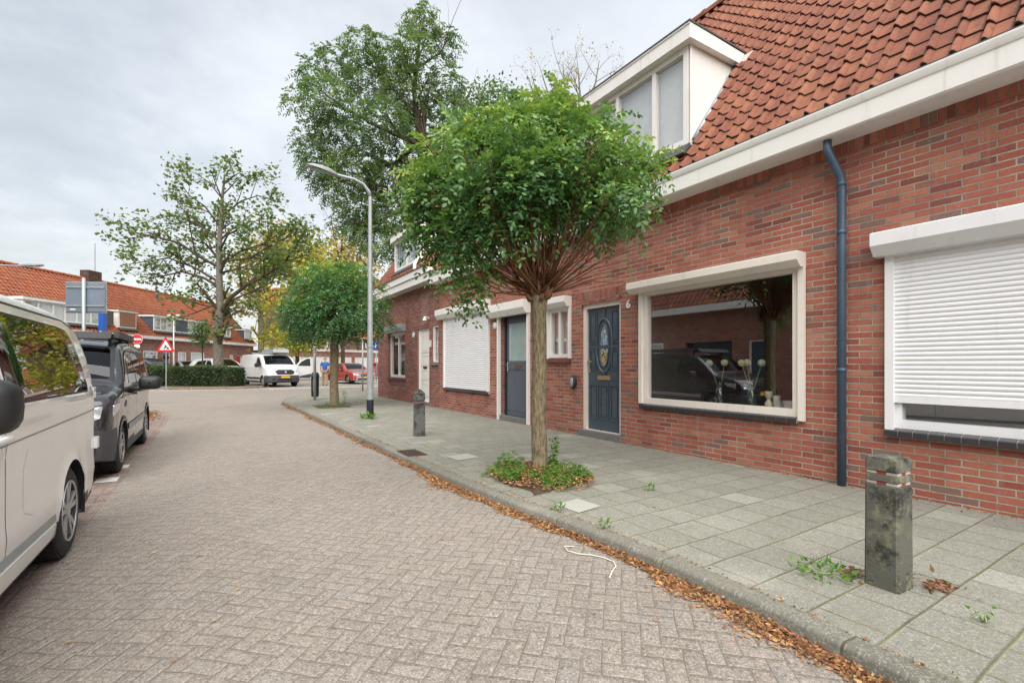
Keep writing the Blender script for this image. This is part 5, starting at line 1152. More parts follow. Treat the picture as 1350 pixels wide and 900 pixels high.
def compound(rng, base, d, L, K=11, leaf=.045, wid=.022, droop=.5, tint=None, jit=.25):
    """pinnate leaves: base (M,3), direction (M,3), rachis length (M,) -> hexagonal leaflets"""
    Mn = len(base); up = np.array([0, 0, 1.]) + rng.normal(0, .35, (Mn, 3)); d = unit(d)
    side = unit(np.cross(d, up)); nrm = unit(np.cross(side, d))
    ks = np.arange(K); t = np.where(ks == K-1, 1., ((ks//2)+1)/((K-1)//2+.4)); sg = np.where(ks == K-1, 0., np.where(ks % 2 == 0, 1., -1.))
    pos = base[:, None]+d[:, None]*(L[:, None]*t)[..., None]; pos[..., 2] -= (droop*L[:, None]*t**2)
    tang = d[:, None]+np.zeros((1, K, 1)); tang = tang.copy(); tang[..., 2] -= 2*droop*t*.7; tang = unit(tang)
    ax = unit(tang*np.where(sg == 0, 1., .45)[None, :, None] + side[:, None]*sg[None, :, None]*1.0 + rng.normal(0, jit, (Mn, K, 3)) - np.array([0, 0, .25]))
    sd = unit(np.cross(ax, nrm[:, None]+rng.normal(0, jit, (Mn, K, 3))))
    ll = leaf*rng.uniform(.75, 1.2, (Mn, K, 1)); ww = wid*rng.uniform(.8, 1.15, (Mn, K, 1))/2
    V = np.stack([pos, pos+ax*ll*.3+sd*ww, pos+ax*ll*.72+sd*ww*.9, pos+ax*ll, pos+ax*ll*.72-sd*ww*.9, pos+ax*ll*.3-sd*ww], axis=2).reshape(-1, 6, 3)
    tt = np.repeat(tint if tint is not None else rng.random(Mn), K)+rng.normal(0, .06, Mn*K)
    return V, np.clip(tt, 0, 1)
def leaves(rng, pos, size, tint, flat=.5, aspect=.6, dirs=None):
    N = len(pos); ax = unit(rng.normal(0, 1, (N, 3))*np.array([1, 1, flat]) if dirs is None else dirs+rng.normal(0, .6, (N, 3))); up = np.array([0, 0, 1.])+rng.normal(0, .8, (N, 3))
    sd = unit(np.cross(ax, up)); s = size*rng.uniform(.5, 1.35, (N, 1)); w = s*aspect/2; c = pos
    V = np.stack([c, c+ax*s*.35+sd*w, c+ax*s, c+ax*s*.35-sd*w], axis=1); n = np.cross(ax, sd); V[:, 1] += n*w*.35; V[:, 3] += n*w*.35
    return V, np.clip(tint, 0, 1)
def crown_points(rng, clumps, n, shell=.55):
    """points in the outer part of ellipsoid clumps: (centre, radii, tint)"""
    vol = np.array([c[1][0]*c[1][1]*c[1][2] for c in clumps])**.70; k = rng.choice(len(clumps), n, p=vol/vol.sum())
    C = np.array([c[0] for c in clumps])[k]; Rr = np.array([c[1] for c in clumps])[k]; T = np.array([c[2] for c in clumps])[k]
    u = unit(rng.normal(0, 1, (n, 3))); r = rng.uniform(shell**3, 1, (n, 1))**(1/3)
    return C+u*Rr*r, unit(u/Rr), T, k
def crown_obj(parts, k, mat, parent, off, name='crown'):
    V = np.concatenate([p[0] for p in parts]); a = np.concatenate([p[1] for p in parts]); V = V-np.array(off)
    me = fastmesh(name, V, k, a); return link(name, me, mat, parent, smooth=False)

def ball_robinia(name, label, x, y, trunk_h, rt, clumps, seed, nleaf, ll=.29, leaf=.060, wid=.031, K=11, mat='robinia', whips=90, spread=1.1, lean=(0, 0), group=None, extra=None, zb=.1):
    rng = np.random.default_rng(seed); rd = random.Random(seed); off = (x, y, zb)
    t = thing(name, label, 'tree', off, 0, group); top = Vector((x+lean[0], y+lean[1], zb+trunk_h))
    pts = [(x, y, zb-.05), (x+.006, y, zb+.06), (x+lean[0]*.3-.012, y+lean[1]*.3, zb+trunk_h*.35), (x+lean[0]*.7+.01, y+lean[1]*.7, zb+trunk_h*.7), (top.x, top.y, top.z-.12), (top.x, top.y, top.z+.06)]
    mb = MB().tube(pts, [rt*1.35, rt*1.12, rt, rt*.96, rt*1.05, rt*1.3], 18); tr = mb.build('trunk', M['bark'], t, off=off, smooth=True)
    mb = MB()                                                          # pollard head: a knot of stubs
    for k in range(46):
        a = rd.uniform(0, 6.283); e = rd.uniform(-.2, 1.3); d = Vector((math.cos(a)*math.cos(e), math.sin(a)*math.cos(e), math.sin(e)))
        p0 = top+d*rt*.7; mb.tube([p0, p0+d*rt*1.1+Vector((0, 0, .02)), p0+d*rt*1.5+Vector((0, 0, .06))], [rt*.34, rt*.26, rt*.14], 6)
    cz = [(Vector(c[0]), c[1]) for c in clumps]
    for k in range(whips):                                             # upright reddish whips into the crown
        c, r = rd.choice(cz); e = c+Vector((rd.uniform(-1, 1)*r[0], rd.uniform(-1, 1)*r[1], rd.uniform(-.6, .9)*r[2]))
        a = rd.uniform(0, 6.283); s = top+Vector((math.cos(a)*rt*.9, math.sin(a)*rt*.9, rd.uniform(0, .1)))
        m1 = s.lerp(e, .35)+Vector(((e.x-s.x)*.10, (e.y-s.y)*.10, -abs(e.x-s.x)*.06+.02)); m2 = s.lerp(e, .7)+Vector((rd.uniform(-.05, .05), rd.uniform(-.05, .05), .04))
        r0 = rd.uniform(.006, .014)*rt/.09; mb.tube([s, m1, m2, e], [r0, r0*.8, r0*.55, r0*.25], 5)
    for s, e, r0 in (extra or []):
        s, e = Vector(s), Vector(e); mb.tube([top+(s-top)*.3, s.lerp(e, .5)+Vector((0, 0, .03)), e], [r0, r0*.7, r0*.3], 5)
    mb.build('branches', M['twig'], t, off=off, smooth=True)
    P, N, T, k = crown_points(rng, clumps, nleaf, .62)
    d = N*np.array([1, 1, .7])+rng.normal(0, .45, (nleaf, 3))+np.array([0, 0, -.05])
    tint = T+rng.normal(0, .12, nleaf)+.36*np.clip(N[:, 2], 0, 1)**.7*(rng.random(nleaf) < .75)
    V, a = compound(rng, P-d*.05, d, ll*rng.uniform(.7, 1.25, nleaf), K, leaf, wid, .45, tint)
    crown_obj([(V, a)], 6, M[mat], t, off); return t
# near ball robinia; clump list in metres right/up of the trunk foot as it stands, with depth
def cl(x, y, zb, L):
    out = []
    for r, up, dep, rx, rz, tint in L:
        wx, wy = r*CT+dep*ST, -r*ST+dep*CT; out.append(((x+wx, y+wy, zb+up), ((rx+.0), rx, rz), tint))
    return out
TX, TY = 3.11, 4.38
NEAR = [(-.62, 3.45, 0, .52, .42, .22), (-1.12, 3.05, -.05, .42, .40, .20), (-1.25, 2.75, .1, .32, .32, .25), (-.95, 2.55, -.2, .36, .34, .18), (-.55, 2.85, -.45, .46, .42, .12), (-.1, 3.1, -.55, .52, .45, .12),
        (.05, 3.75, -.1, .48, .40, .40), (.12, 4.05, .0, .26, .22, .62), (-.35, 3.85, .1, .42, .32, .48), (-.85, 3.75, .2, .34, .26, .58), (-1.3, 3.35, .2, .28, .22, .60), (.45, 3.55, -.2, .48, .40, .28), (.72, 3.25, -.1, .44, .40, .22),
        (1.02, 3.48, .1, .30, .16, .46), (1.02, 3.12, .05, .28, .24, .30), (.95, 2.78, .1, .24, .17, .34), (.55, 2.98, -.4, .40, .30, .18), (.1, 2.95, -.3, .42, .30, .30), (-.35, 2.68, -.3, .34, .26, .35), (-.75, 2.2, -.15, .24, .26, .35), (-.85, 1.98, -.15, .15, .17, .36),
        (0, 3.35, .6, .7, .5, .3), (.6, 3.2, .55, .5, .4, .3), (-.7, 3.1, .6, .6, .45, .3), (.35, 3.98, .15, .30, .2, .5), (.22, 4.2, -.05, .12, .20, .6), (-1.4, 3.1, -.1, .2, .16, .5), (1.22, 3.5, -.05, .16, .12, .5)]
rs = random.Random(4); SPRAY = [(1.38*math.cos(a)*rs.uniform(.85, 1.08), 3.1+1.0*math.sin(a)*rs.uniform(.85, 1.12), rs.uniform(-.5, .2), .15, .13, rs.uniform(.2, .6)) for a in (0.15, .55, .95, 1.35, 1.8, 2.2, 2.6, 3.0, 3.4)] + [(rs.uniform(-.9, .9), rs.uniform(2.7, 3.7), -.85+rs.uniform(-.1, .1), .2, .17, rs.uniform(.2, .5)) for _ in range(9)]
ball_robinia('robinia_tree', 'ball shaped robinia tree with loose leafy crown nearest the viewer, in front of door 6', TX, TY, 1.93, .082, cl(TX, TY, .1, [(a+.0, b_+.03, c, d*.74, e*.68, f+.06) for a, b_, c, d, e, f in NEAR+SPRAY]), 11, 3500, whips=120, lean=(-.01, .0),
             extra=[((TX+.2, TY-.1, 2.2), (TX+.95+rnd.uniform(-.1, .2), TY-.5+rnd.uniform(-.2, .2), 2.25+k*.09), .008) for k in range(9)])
TX2, TY2 = 3.0, 14.5
FAR2 = [(-.9, 3.0, 0, .62, .6, .25), (-.3, 3.35, -.3, .7, .62, .2), (.35, 3.5, -.2, .66, .58, .3), (.95, 3.1, 0, .6, .6, .25), (-.55, 2.6, -.5, .66, .5, .15), (.15, 2.7, -.7, .72, .55, .15), (.8, 2.55, -.4, .6, .5, .2), (1.3, 2.6, 0, .38, .42, .25), (-1.25, 2.65, .1, .42, .42, .3),
        (0, 3.95, 0, .5, .33, .5), (-.6, 3.75, .1, .46, .34, .45), (.55, 3.9, .1, .4, .3, .45), (0, 3, .8, 1.0, .8, .3), (-.1, 2.2, -.3, .8, .3, .2), (.9, 2.15, .0, .5, .28, .25), (-.95, 2.2, 0, .45, .3, .3)]
ball_robinia('robinia_tree', 'dense round robinia tree farther along the pavement near the lamp post', TX2, TY2, 1.95, .115, cl(TX2, TY2, .1, FAR2), 12, 3600, ll=.26, leaf=.062, wid=.034, K=9, mat='robinia2', whips=60)

def grow(rd, limbs, levels, per, lens, up=.15, spread=.8, gravity=0., start=.3, wig=.12):
    """limbs: [(points, r0, r1)] -> all branches by level and the twig tips"""
    out = [[(list(map(Vector, p)), a, b) for p, a, b in limbs]]; tips = []
    for lv in range(levels):
        nxt = []
        for pts, r0, r1 in out[-1]:
            L = sum((b-a).length for a, b in zip(pts, pts[1:])); n = max(2, int(per[lv]*L/ (1 if lv else 1)))
            for k in range(n):
                t = start+(1-start)*(k+rd.random())/n; s = t*(len(pts)-1); i = min(int(s), len(pts)-2); p = pts[i].lerp(pts[i+1], s-i); tg = (pts[i+1]-pts[i]).normalized()
                o = tg.orthogonal().normalized(); o.rotate(Matrix.Rotation(rd.uniform(0, 6.283), 3, tg)); d = (tg*(1-spread*.5)+o*spread+Vector((0, 0, up))).normalized()
                l = lens[lv]*rd.uniform(.55, 1.2)*(1.15-.5*t); q = [p]; c = p.copy()
                for m in range(3): d = (d+Vector((rd.uniform(-wig, wig), rd.uniform(-wig, wig), rd.uniform(-wig, wig)-gravity))).normalized(); c = c+d*l/3; q.append(c.copy())
                r = (r0+(r1-r0)*t)*.55; nxt.append((q, r, r*.35))
        out.append(nxt)
    return out
def wood(levels, mb=None, segs=(10, 7, 5, 4)):
    mb = mb or MB()
    for lv, bs in enumerate(levels):
        for pts, r0, r1 in bs:
            n = len(pts); mb.tube(pts, [max(.004, r0+(r1-r0)*k/(n-1)) for k in range(n)], segs[min(lv, 3)], cap=False)
    return mb
def tip_leaves(rng, branches, per, size, sig, tints, flat=.5, aspect=.65):
    P = np.array([list(p) for pts, _, _ in branches for p in pts[1:]]); P = np.repeat(P, per, 0); P = P+rng.normal(0, sig, P.shape)
    return leaves(rng, P, size, tints[0]+tints[1]*rng.random(len(P)), flat, aspect)

# large open crowned tree on the island -----------------------------------------
def atrc(u, v, c): x, y = rc2w((u-675)/FO*c, c); return Vector((x, y, CAMH-(v-481)/FO*c))
rd = random.Random(21); rng = np.random.default_rng(21)
c0 = 29.6; foot = atrc(288, 508, c0); foot.z = .1
t = thing('catalpa_tree', 'tall open crowned tree with layered bare branches rising behind the hedge', 'tree', tuple(foot)); off = tuple(foot)
lb = lambda pts, dz, r0, r1: ([atrc(u, v, c0+d) for (u, v), d in zip(pts, dz)], r0, r1)
limbs = [lb([(288, 512), (288, 480), (287, 440), (290, 400), (289, 350), (290, 300), (293, 262), (296, 232)], [0]*8, .33, .05),
         lb([(292, 410), (304, 392), (325, 376), (345, 366), (372, 350), (392, 322), (404, 300)], [0, -.4, -.8, -1, -1.2, -1.4, -1.5], .19, .04),
         lb([(300, 398), (330, 385), (358, 372), (378, 368)], [0, .8, 1.5, 2], .10, .03), lb([(289, 378), (268, 366), (240, 358), (215, 364), (198, 366)], [0, .5, 1, 1.2, 1.4], .13, .03),
         lb([(289, 372), (255, 352), (222, 340), (190, 345), (160, 350)], [0, 1, 1.8, 2.2, 2.4], .11, .02), lb([(291, 345), (330, 340), (366, 318), (398, 306)], [0, -1.4, -2.2, -2.6], .10, .02), lb([(288, 352), (262, 338), (236, 320), (205, 312), (176, 306), (158, 300)], [0, -.6, -1.2, -1.6, -2, -2.2], .12, .025), lb([(290, 350), (315, 332), (345, 322), (380, 330), (402, 318)], [0, .6, 1.1, 1.4, 1.6], .11, .03),
         lb([(290, 318), (262, 296), (232, 284), (206, 288)], [0, .8, 1.4, 1.8], .09, .02), lb([(291, 300), (270, 272), (250, 258), (236, 240)], [0, -.7, -1.2, -1.5], .08, .02), lb([(292, 285), (318, 265), (340, 258), (358, 262)], [0, .5, .9, 1.2], .08, .02),
         lb([(290, 330), (300, 310), (330, 292), (362, 300)], [0, -1, -2, -2.8], .09, .02), lb([(293, 262), (275, 240), (258, 228)], [0, .6, 1], .06, .02), lb([(290, 400), (272, 406), (258, 412), (236, 420)], [0, -.6, -1, -1.3], .09, .02),
         lb([(294, 420), (315, 410), (335, 416)], [0, .3, .5], .08, .02), lb([(289, 340), (285, 325), (262, 330), (240, 345)], [0, 1.5, 2.6, 3.4], .1, .02), lb([(291, 360), (320, 352), (345, 342)], [0, 2, 3.4], .1, .02), lb([(296, 240), (315, 228), (332, 240)], [0, -.5, -.9], .05, .02)]
lv = grow(rd, limbs, 2, (1.5, 2.0), (2.0, .9), up=.18, spread=.75, start=.22)
lv[0][1:] = [(p_, a_*.75, b_*.8) for p_, a_, b_ in lv[0][1:]]
wood([lv[0][:1]]).build('trunk', M['bark_grey'], t, off=off, smooth=True); wood([lv[0][1:], lv[1], lv[2]]).build('branches', M['bark_dark'], t, off=off, smooth=True)
sel = [b_ for b_ in lv[2] if rd.random() < .9]
crown_obj([tip_leaves(rng, sel, 7, .25, .22, (.15, .7), .35, .8)], 4, M['catalpa'], t, off)

# high tree behind the corner house --------------------------------------------
def clump_tree(name, label, u, v, cdep, r_trunk, clump_px, n, size, mat, seed, bark='bark_dark', limbs_px=(), tints=(.2, .6), aspect=.55, group=None, shell=.3, wood_levels=2, per=(.8, 1.2), lens=(2.0, 1.0), tipn=0, zb=0.1, flat=.6):
    rd = random.Random(seed); rng = np.random.default_rng(seed); x, y = rc2w((u-675)/FO*cdep, cdep); off = (x, y, zb); t = thing(name, label, 'tree', off, 0, group); foot = Vector(off)
    limbs = []
    for pts, r0, r1 in limbs_px: limbs.append(([atrc(a, b_, cdep+d) for a, b_, d in pts], r0, r1))
    limbs[0] = ([foot+Vector((0, 0, -.1))]+limbs[0][0], limbs[0][1], limbs[0][2])
    lv = grow(rd, limbs, wood_levels, per, lens, up=.25, spread=.7)
    wood([lv[0][:1]]).build('trunk', M[bark], t, off=off, smooth=True); wood([lv[0][1:]]+lv[1:]).build('branches', M[bark], t, off=off, smooth=True)
    C = []
    for a, b_, rx, rz, d in clump_px:
        p = atrc(a, b_, cdep+d); s = cdep/FO; C.append((tuple(p), (rx*s, rx*s, rz*s), rng.uniform(.1, .4)))
    parts = []
    if n and name == 'tall_tree':
        K = n//16; P, N, T, k = crown_points(rng, C, K, .1); d = N*np.array([1, 1, .5])+rng.normal(0, .6, (K, 3)); parts.append(compound(rng, P, d, .42*rng.uniform(.6, 1.3, K), 11, .15, .055, .5, T+.15+.45*rng.random(K)))
        crown_obj(parts, 6, M[mat], t, off); return t
    if n:
        # leaf sprays: small knots scattered through each clump leave gaps between them
        K = n//14; P, N, T, k = crown_points(rng, C, K, shell); P = np.repeat(P, 14, 0)+rng.normal(0, size*1.5, (K*14, 3))*np.array([1, 1, .7]); parts.append(leaves(rng, P, size, np.repeat(T, 14)+tints[1]*rng.random(K*14), flat, aspect))
    if tipn: parts.append(tip_leaves(rng, lv[-1], tipn, size, size*1.1, tints, flat, aspect))
    if parts: crown_obj(parts, 4, M[mat], t, off)
    return t
BIG = [(560, 30, 26, 26, 0), (585, 55, 22, 22, 1), (545, 60, 28, 24, -1), (520, 85, 30, 24, 0), (475, 55, 26, 20, 0), (500, 60, 16, 16, 0), (440, 80, 26, 22, 1), (410, 100, 24, 20, 0), (392, 130, 16, 20, -.5), (430, 130, 36, 30, -1), (480, 110, 40, 30, 1), (540, 120, 40, 34, 0), (590, 110, 24, 34, .5), (600, 150, 26, 34, 0), (560, 170, 40, 34, 1.5),
       (500, 165, 44, 36, -1), (445, 175, 40, 34, 0), (405, 180, 22, 26, 1), (420, 215, 30, 24, 0), (465, 225, 44, 30, -.5), (515, 230, 44, 36, .5), (560, 230, 40, 40, 1), (440, 250, 30, 22, 1), (480, 275, 40, 28, 0), (520, 285, 40, 34, 1), (500, 315, 40, 26, 0), (460, 295, 26, 20, 0), (600, 210, 26, 34, 2), (540, 330, 40, 30, 2)]
BL = [([(600, 300, 0), (588, 230, 0), (570, 195, 0), (552, 175, 0), (546, 120, 0), (552, 60, 0), (560, 20, 0)], .30, .03), ([(575, 205, 0), (540, 185, -.5), (500, 168, -.8), (450, 140, -1), (410, 110, -1.2)], .14, .02), ([(560, 185, 0), (520, 215, .5), (470, 230, .8), (430, 220, 1)], .11, .02),
      ([(548, 150, 0), (510, 110, .6), (475, 65, 1)], .09, .02), ([(588, 230, 0), (598, 170, .5), (600, 120, .8)], .12, .02), ([(592, 250, 0), (550, 270, -.4), (500, 290, -.6), (465, 295, -.8)], .12, .02), ([(550, 90, 0), (580, 70, -.3), (592, 50, -.5)], .06, .02)]
clump_tree('tall_tree', 'tall feathery green tree rising behind the corner house', 603, 480, 22, .3, [(a, b_, rx*.82, rz*.78, d) for a, b_, rx, rz, d in BIG], 88000, .135, 'ash', 31, limbs_px=BL, aspect=.42, shell=.0, lens=(2.2, 1.1), tipn=2)
B2 = [(640, 125, 26, 22, 0), (665, 140, 30, 26, 0), (620, 150, 26, 26, 0), (690, 150, 24, 24, 0), (650, 175, 40, 30, 1), (610, 190, 30, 30, 0), (700, 185, 30, 30, 0), (640, 230, 50, 40, 1), (600, 250, 40, 40, 1), (580, 300, 40, 30, 0)]
clump_tree('leafy_tree', 'olive green tree behind the roofs just right of the tall feathery tree', 650, 480, 26, .2, B2, 9000, .20, 'ash', 33, limbs_px=[([(650, 300, 0), (648, 220, 0), (650, 130, 0)], .2, .02), ([(650, 250, 0), (620, 180, 0), (612, 145, 0)], .1, .02), ([(650, 240, 0), (685, 180, 0), (692, 140, 0)], .1, .02)], shell=.0, tints=(.4, .6), tipn=2)
clump_tree('bare_tree', 'almost bare pale twigged tree showing above the roof ridge', 770, 480, 30, .2, [], 0, .14, 'pale_leaf', 35, bark='bark', limbs_px=[([(770, 300, 0), (768, 200, 0), (765, 130, 0), (762, 90, 0)], .2, .03), ([(768, 230, 0), (735, 160, 0), (715, 100, 0)], .12, .03), ([(768, 220, 0), (800, 160, 0), (815, 95, 0)], .12, .03), ([(766, 160, 0), (785, 110, 0), (790, 80, 0)], .08, .02), ([(766, 170, 0), (745, 120, 0), (742, 84, 0)], .08, .02), ([(735, 160, 0), (708, 130, 0), (697, 110, 0)], .08, .02)], wood_levels=3, per=(1.0, 1.2, 1.2), lens=(2.4, 1.3, .7), tipn=1)
Y1_ = [(370, 400, 22, 26, 0), (395, 380, 26, 30, 0), (360, 440, 20, 22, 0), (385, 450, 26, 20, -1), (410, 430, 26, 26, 0), (380, 350, 30, 22, 1), (420, 360, 30, 26, 0), (400, 330, 26, 18, 0)]
clump_tree('yellow_tree', 'bright yellow green tree behind the dense round robinia', 392, 495, 41, .2, Y1_, 3900, .34, 'yellow_leaf', 41, limbs_px=[([(392, 450, 0), (390, 400, 0), (392, 340, 0)], .2, .03), ([(391, 430, 0), (372, 400, 0), (362, 380, 0)], .1, .03), ([(391, 420, 0), (412, 390, 0), (424, 360, 0)], .1, .03)], shell=.0, tints=(.1, .7), aspect=.8)
Y2_ = [(440, 330, 26, 22, 0), (465, 345, 26, 26, 0), (430, 370, 26, 26, 0), (455, 395, 30, 26, 0), (480, 370, 20, 30, 0), (415, 345, 20, 20, 0), (490, 420, 20, 24, 0)]
clump_tree('golden_tree', 'golden autumn tree farther back behind the street lamp', 452, 495, 52, .25, Y2_, 3800, .42, 'pale_leaf', 43, limbs_px=[([(452, 450, 0), (450, 380, 0), (450, 320, 0), (455, 290, 0)], .25, .03), ([(450, 400, 0), (430, 350, 0), (418, 300, 0)], .12, .03), ([(450, 400, 0), (474, 350, 0), (480, 300, 0)], .12, .03), ([(450, 350, 0), (440, 310, 0), (436, 285, 0)], .1, .03)], shell=.0, tints=(.2, .8), aspect=.8, wood_levels=3, per=(.8, 1, 1), lens=(3, 1.6, .9))
Y3_ = [(320, 400, 22, 18, 0), (345, 390, 20, 18, 0), (335, 365, 24, 18, 0), (360, 330, 26, 20, 0), (330, 340, 20, 14, 0), (375, 310, 24, 16, 0)]
clump_tree('pale_tree', 'pale thin leaved autumn tree behind the big open crowned tree', 346, 495, 44, .3, Y3_, 2600, .34, 'pale_leaf', 45, bark='bark_grey', limbs_px=[([(344, 460, 0), (346, 420, 0), (352, 370, 0), (358, 310, 0)], .34, .04), ([(346, 420, 0), (330, 380, 0), (322, 340, 0)], .14, .03), ([(350, 390, 0), (372, 340, 0), (388, 300, 0)], .14, .03)], shell=.0, tints=(.1, .8), aspect=.8, wood_levels=3, per=(.8, 1, 1), lens=(3, 1.6, .9))
S1_ = [(262, 440, 9, 8, 0), (272, 434, 8, 7, 0), (267, 428, 7, 6, 0), (266, 448, 9, 6, 0)]
clump_tree('young_tree', 'small young green tree standing before the orange roofed row', 267, 480, 33, .06, S1_, 900, .17, 'ash', 47, limbs_px=[([(267, 465, 0), (267, 440, 0), (267, 424, 0)], .05, .015)], shell=.0, tints=(.1, .6), aspect=.7, wood_levels=1, per=(3,), lens=(.5,))
# trees on the far left pavement, seen mirrored in the glass of the vans and windows are built with the opposite row
# clipped hedge on the island ---------------------------------------------------
ha, hb = Vector((*rc2w(-21.6, 28.2), .1)), Vector((*rc2w(-15.75, 27.6), .1)); hd = (hb-ha).normalized(); hn = Vector((-hd.y, hd.x, 0)); HL = (hb-ha).length
hg = thing('hedge', 'clipped dark green hedge on the kerbed island in front of parked cars', 'hedge', tuple((ha+hb)/2)); off = tuple((ha+hb)/2)
rng = np.random.default_rng(51); N = 15000
u_ = rng.random(N)*HL; face = rng.random(N); wv = np.where(face < .45, -.55+rng.normal(0, .05, N), np.where(face < .6, .55+rng.normal(0, .05, N), rng.uniform(-.55, .55, N))); zz_ = np.where(face < .6, rng.uniform(.02, 1.05, N), 1.05+rng.normal(0, .05, N))
endm = rng.random(N) < .1; u_ = np.where(endm, np.where(rng.random(N) < .5, 0, HL)+rng.normal(0, .05, N), u_); wv = np.where(endm, rng.uniform(-.55, .55, N), wv); zz_ = np.where(endm, rng.uniform(0.02, 1.05, N), zz_)
bul = .07*np.sin(u_*2.1)+.05*np.sin(u_*5.3+1)+.03*np.sin(zz_*6+u_*3); wv = wv+np.sign(wv)*bul*(np.abs(wv) > .4); zz_ = zz_+bul*.7*(zz_ > 1.0)
pos = np.array([list(ha)])+np.outer(u_, np.array(hd))+np.outer(wv, np.array(hn)); pos[:, 2] = .1+zz_
crown_obj([leaves(rng, pos, .085, .25+.5*rng.random(N)+.2*(zz_ > 1.05), .8, .65)], 4, M['hedge_leaf'], hg, off, 'foliage')
mb = MB(); rows = []
for k in range(25):
    s = k/24*HL; e = .10 if k in (0, 24) else .0
    p = ha+hd*s; rows.append([tuple(p+hn*(a*(1-e)))[:2]+(.1+z*(1-e*.3),) for a, z in ((-.48, 0), (-.50, .5), (-.46, .96), (0, .98), (.46, .96), (.5, .5), (.48, 0))])
mb.grid(rows); mb.face(rows[0]); mb.face(rows[-1]); mb.build('woody_core', plain('hedge_twigs', lin(38, 44, 28), .95, var=.3, vscale=20), hg, off=off)

# ---- weeds and fallen leaves -------------------------------------------------
def stuff(o): o['kind'] = 'stuff'; return o
rng = np.random.default_rng(61)
n = 17000; Y = np.concatenate([rng.uniform(.35, 6, int(n*.72)), rng.uniform(6, 17.4, n-int(n*.72))]); wband = .10+.06*np.sin(Y*1.7)+.05*np.sin(Y*4.1+1)+.03*np.sin(Y*11)
wband = np.clip(wband, .05, .3); q = np.abs(rng.normal(0, 1, n)); X = np.interp(Y, ky, kx)-.004-q*wband*np.where(Y > 3, .36, .42)
Z = np.array([zroad(a, b_) for a, b_ in zip(X, Y)])+.006+.035*np.exp(-q*1.2)*rng.random(n)
V, a = leaves(rng, np.stack([X, Y, Z], 1), .030, rng.random(n), .22, .5); V = V-V.mean(1, keepdims=True)*0
V[..., 2] = np.maximum(V[..., 2], np.array([[zroad(p[0], p[1])] for p in V[:, 0]])+.003); V[..., 0] = np.minimum(V[..., 0], np.interp(V[..., 1], ky, kx)-.002)
stuff(link('fallen_leaves', fastmesh('fallen_leaves', V, 4, a), M['litter']))
n = 420; X = rng.uniform(-2.9, 2.0, n); Y = rng.uniform(.8, 18, n)**1.0; Z = np.array([zroad(a, b_) for a, b_ in zip(X, Y)])+.005
V, a = leaves(rng, np.stack([X, Y, Z], 1), .032, .45+.5*rng.random(n), .05, .5); V[..., 2] = Z[:, None]+.004+rng.random((n, 4))*.008
stuff(link('scattered_leaves', fastmesh('scattered_leaves', V, 4, a), M['litter']))
n = 2200; ang = rng.uniform(0, 6.283, n); rr = rng.random(n)**.5
X = 2.97+rr*.50*np.cos(ang); Y = 4.2+rr*.68*np.sin(ang); V, a = leaves(rng, np.stack([X, Y, .118+.05*(1-rr)+.03*rng.random(n)], 1), .034, rng.random(n), .3, .55)
stuff(link('tree_pit_leaves', fastmesh('tree_pit_leaves', V, 4, a), M['litter']))
n = 900; Y = rng.uniform(13.2, 17.5, n); X = np.interp(Y, [12.5, 14, 15.5, 17, 18], [-2.7, -1.8, -1.45, -1.6, -2.4])+np.abs(rng.normal(0, .16, n)); Z = np.array([zroad(a, b_) for a, b_ in zip(X, Y)])
V, a = leaves(rng, np.stack([X, Y, Z+.01+.03*rng.random(n)], 1), .05, rng.random(n), .25, .55); stuff(link('corner_leaves', fastmesh('corner_leaves', V, 4, a), M['litter']))
n = 900; s = rng.random(n); r_ = np.interp(s, [0, .45, .75, 1], [-21, -17.2, -15.0, -14.0]); c_ = np.interp(s, [0, .45, .75, 1], [25.95, 25.45, 26.0, 27.6])-np.abs(rng.normal(0, .12, n))
P = np.array([rc2w(a, b_) for a, b_ in zip(r_, c_)]); V, a = leaves(rng, np.stack([P[:, 0], P[:, 1], .012+.03*rng.random(n)], 1), .075, rng.random(n), .25, .6); stuff(link('island_leaves', fastmesh('island_leaves', V, 4, a), M['litter']))
n = 1500; Y = rng.uniform(.2, 9, n); on = rng.random(n); X = np.where(on < .6, 5.37-np.abs(rng.normal(0, .05, n)), np.interp(Y, ky, kx)+.13+rng.normal(0, .012, n))
V, a = leaves(rng, np.stack([X, Y, .103+.006*rng.random(n)], 1), .020, rng.random(n), .2, .6); stuff(link('pavement_debris', fastmesh('pavement_debris', V, 4, a), M['litter']))
n = 700; Y = rng.uniform(.2, 12, n)+0; Y = np.where(rng.random(n) < .5, np.round(Y/.3)*.3+rng.normal(0, .008, n), Y); X = np.where(rng.random(n) < .35, 5.365-np.abs(rng.normal(0, .02, n)), rng.uniform(2.4, 5.2, n)); keep = (np.sin(X*3.1+Y*1.7)+np.sin(Y*2.3-X)) > .35
P = np.stack([X, Y, .102+.01*rng.random(n)], 1)[keep]; V, a = leaves(rng, P, .022, .1+.6*rng.random(len(P)), .4, .5); stuff(link('joint_moss', fastmesh('joint_moss', V, 4, a), M['weed']))
